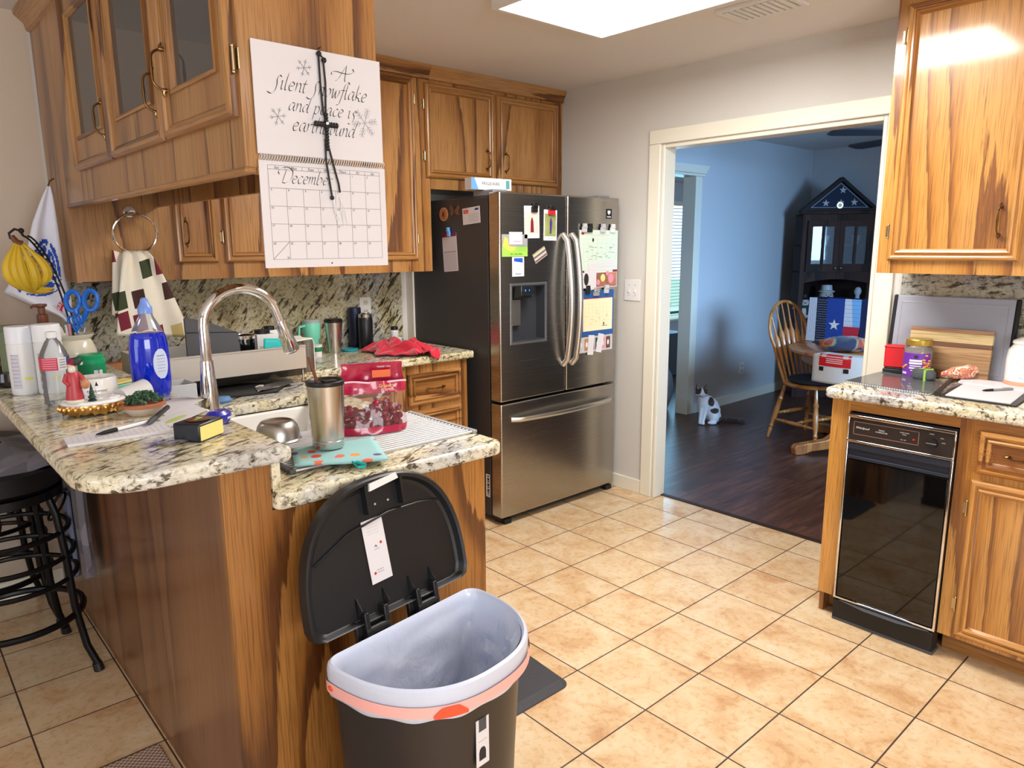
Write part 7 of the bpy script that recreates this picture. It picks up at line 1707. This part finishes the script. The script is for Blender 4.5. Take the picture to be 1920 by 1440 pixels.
# living room beyond
lt = thing('side_table', 'dark side table in the far living room', 'table', (5.35, 3.75, 0))
M = MB(plain('dark_table', srgb(40, 46, 56), .4)); M.box(5.05, 5.75, 3.55, 3.95, .735, .765); M.build('table_top', lt, bevel=.004)
for x in (5.07, 5.70):
    for y in (3.57, 3.90): MB(bpy.data.materials['dark_table']).box(x, x+.035, y, y+.035, 0, .735).build('leg', lt)
M = MB(BLACKM); M.xf = Matrix.Translation((5.36, 3.68, .766)); M.lathe([(0, 0), (.075, 0), (.085, .06), (.075, .16), (.05, .24), (0, .26)], n=20, sy=.8); M.ball((-.005, -.01, .285), (.05, .045, .045), 12, 8); M.cyl((-.035, -.01, .31), (-.043, -.01, .36), .018, .002, 8); M.cyl((.025, -.01, .31), (.033, -.01, .36), .018, .002, 8); tag(M.build('cat_statue'), 'black cat shaped ornament on the dark side table', 'ornament')
M = MB(plain('storage_dark', srgb(30, 38, 46), .6)); M.box(5.10, 5.70, 3.60, 3.90, .0005, .50); tag(M.build('storage_chest', bevel=.01), 'dark storage chest under the side table in the living room', 'chest')
M = MB(plain('pile_grey', srgb(150, 158, 176), .9, var=.2)); M.grid(lambda u, v: (3.985+(.085+.03*noise.noise(Vector((u*6, v*5, 3))))*math.sin(PI*min(1, .12+.88*v))*math.cos(2*PI*u), 2.64+.08*math.sin(PI*min(1, .12+.88*v))*math.sin(2*PI*u), .46*v**.9*(1+.05*math.sin(u*12))), 26, 18, closeu=True); tag(M.build('blanket_pile'), 'pale grey blanket pile behind the blue wall end', 'blanket')
# ------------------------------------------------------------------ the cat
def cat():
    m, nt, b = newmat('cat_fur')
    tc_ = nt.nodes.new('ShaderNodeTexCoord'); P_ = tc_.outputs['Object']
    nz = nnode(nt, 30, 3, .6, 0, P_)
    def blob(c, r):
        vm = nt.nodes.new('ShaderNodeVectorMath'); vm.operation = 'SUBTRACT'; nt.links.new(P_, vm.inputs[0]); vm.inputs[1].default_value = c
        v2 = nt.nodes.new('ShaderNodeVectorMath'); v2.operation = 'DIVIDE'; nt.links.new(vm.outputs[0], v2.inputs[0]); v2.inputs[1].default_value = r
        ln = nt.nodes.new('ShaderNodeVectorMath'); ln.operation = 'LENGTH'; nt.links.new(v2.outputs[0], ln.inputs[0])
        return mth(nt, 'LESS_THAN', mth(nt, 'ADD', ln.outputs['Value'], mth(nt, 'MULTIPLY', mth(nt, 'SUBTRACT', nz.outputs['Fac'], .5), .5)), 1.0)
    masks = [blob((-.098, -.03, .305), (.030, .07, .046)), blob((-.026, -.03, .305), (.030, .07, .046)), blob((-.062, .02, .32), (.06, .045, .03)), blob((.022, -.03, .192), (.030, .07, .038)), blob((.055, -.04, .115), (.040, .07, .022)), blob((.22, .01, .02), (.135, .10, .08))]
    k = masks[0]
    for q in masks[1:]: k = mth(nt, 'MAXIMUM', k, q)
    dk = ramp(nt, [(.35, srgb(34, 30, 30)), (.55, srgb(58, 48, 44)), (.7, srgb(92, 74, 62))]); nt.links.new(nz.outputs['Fac'], dk.inputs['Fac'])
    c = mixc(nt, k, srgb(226, 228, 232), dk.outputs['Color']); nt.links.new(c, b.inputs['Base Color']); S(b, 'Roughness', .85); S(b, 'Sheen Weight', .3)
    t = thing('cat', 'white and dark tabby patched cat sitting on the dark wood floor', 'cat', (3.808, 2.061, 0), -.7303)
    M = MB(m)
    M.ball((.050, .030, .078), (.072, .070, .078), 20, 14)
    M.tube([(.055, .03, .09), (.035, .025, .15), (.0, .015, .185), (-.03, .005, .195)], [.070, .066, .058, .050], 18)
    M.ball((-.040, -.005, .165), (.044, .044, .055), 16, 12); M.ball((.0, .01, .17), (.055, .055, .06), 16, 12)
    M.tube([(-.045, 0, .19), (-.058, -.012, .235), (-.062, -.018, .262)], [.042, .034, .034], 14)
    M.ball((-.062, -.022, .274), (.050, .042, .040), 18, 12); M.ball((-.094, -.028, .262), (.022, .022, .020)); M.ball((-.030, -.028, .262), (.022, .022, .020)); M.ball((-.063, -.060, .257), (.021, .015, .015))
    for x in (-.094, -.030): M.cyl((x, -.018, .294), (x+(-.012 if x < -.06 else .012), -.016, .347), .021, .002, 10)
    M.tube([(-.052, -.015, .16), (-.060, -.028, .09), (-.068, -.038, .03), (-.070, -.045, .016)], [.026, .019, .015, .016], 12); M.ball((-.072, -.054, .013), (.018, .024, .013))
    M.tube([(-.020, -.020, .15), (-.032, -.036, .09), (-.046, -.050, .03), (-.050, -.058, .016)], [.028, .019, .015, .016], 12); M.ball((-.052, -.066, .013), (.018, .024, .013))
    M.ball((.052, -.015, .060), (.050, .052, .058), 16, 12); M.ball((.030, -.058, .016), (.042, .022, .016), 14, 8); M.ball((.085, .02, .05), (.045, .05, .05))
    M.tube([(.10, .05, .03), (.14, .045, .020), (.19, .030, .019), (.25, .010, .018), (.30, -.012, .016), (.325, -.026, .014)], [.024, .021, .020, .019, .017, .009], 12)
    o = M.build('cat_body', t, world=False)
    md = o.modifiers.new('remesh', 'REMESH'); md.mode = 'VOXEL'; md.voxel_size = .0045; md.use_smooth_shade = True
    sm_ = o.modifiers.new('smooth', 'SMOOTH'); sm_.factor = .5; sm_.iterations = 5
    for sg in (-1, 1):
        M = MB(plain('cat_eye', srgb(120, 130, 70), .15) if sg < 0 else bpy.data.materials['cat_eye']); M.ball((-.0625+sg*.0195, -.0590, .279), (.0078, .004, .0066), 10, 8); M.m(INK).ball((-.0625+sg*.0195, -.0628, .279), (.003, .0015, .0055), 8, 6); M.build('eye', t, world=False)
    M = MB(PINK); M.ball((-.063, -.0745, .263), (.0045, .0035, .0035), 8, 6); M.build('nose', t, world=False)
    for sg in (-1, 1): MB(plain('ear_inner', srgb(150, 120, 116), .8) if sg < 0 else bpy.data.materials['ear_inner']).prism([(-.062+sg*.022, -.0375, .305), (-.062+sg*.042, -.0360, .303), (-.062+sg*.040, -.0245, .336)], (0, .002, 0)).build('ear_lining', t, world=False)
cat()
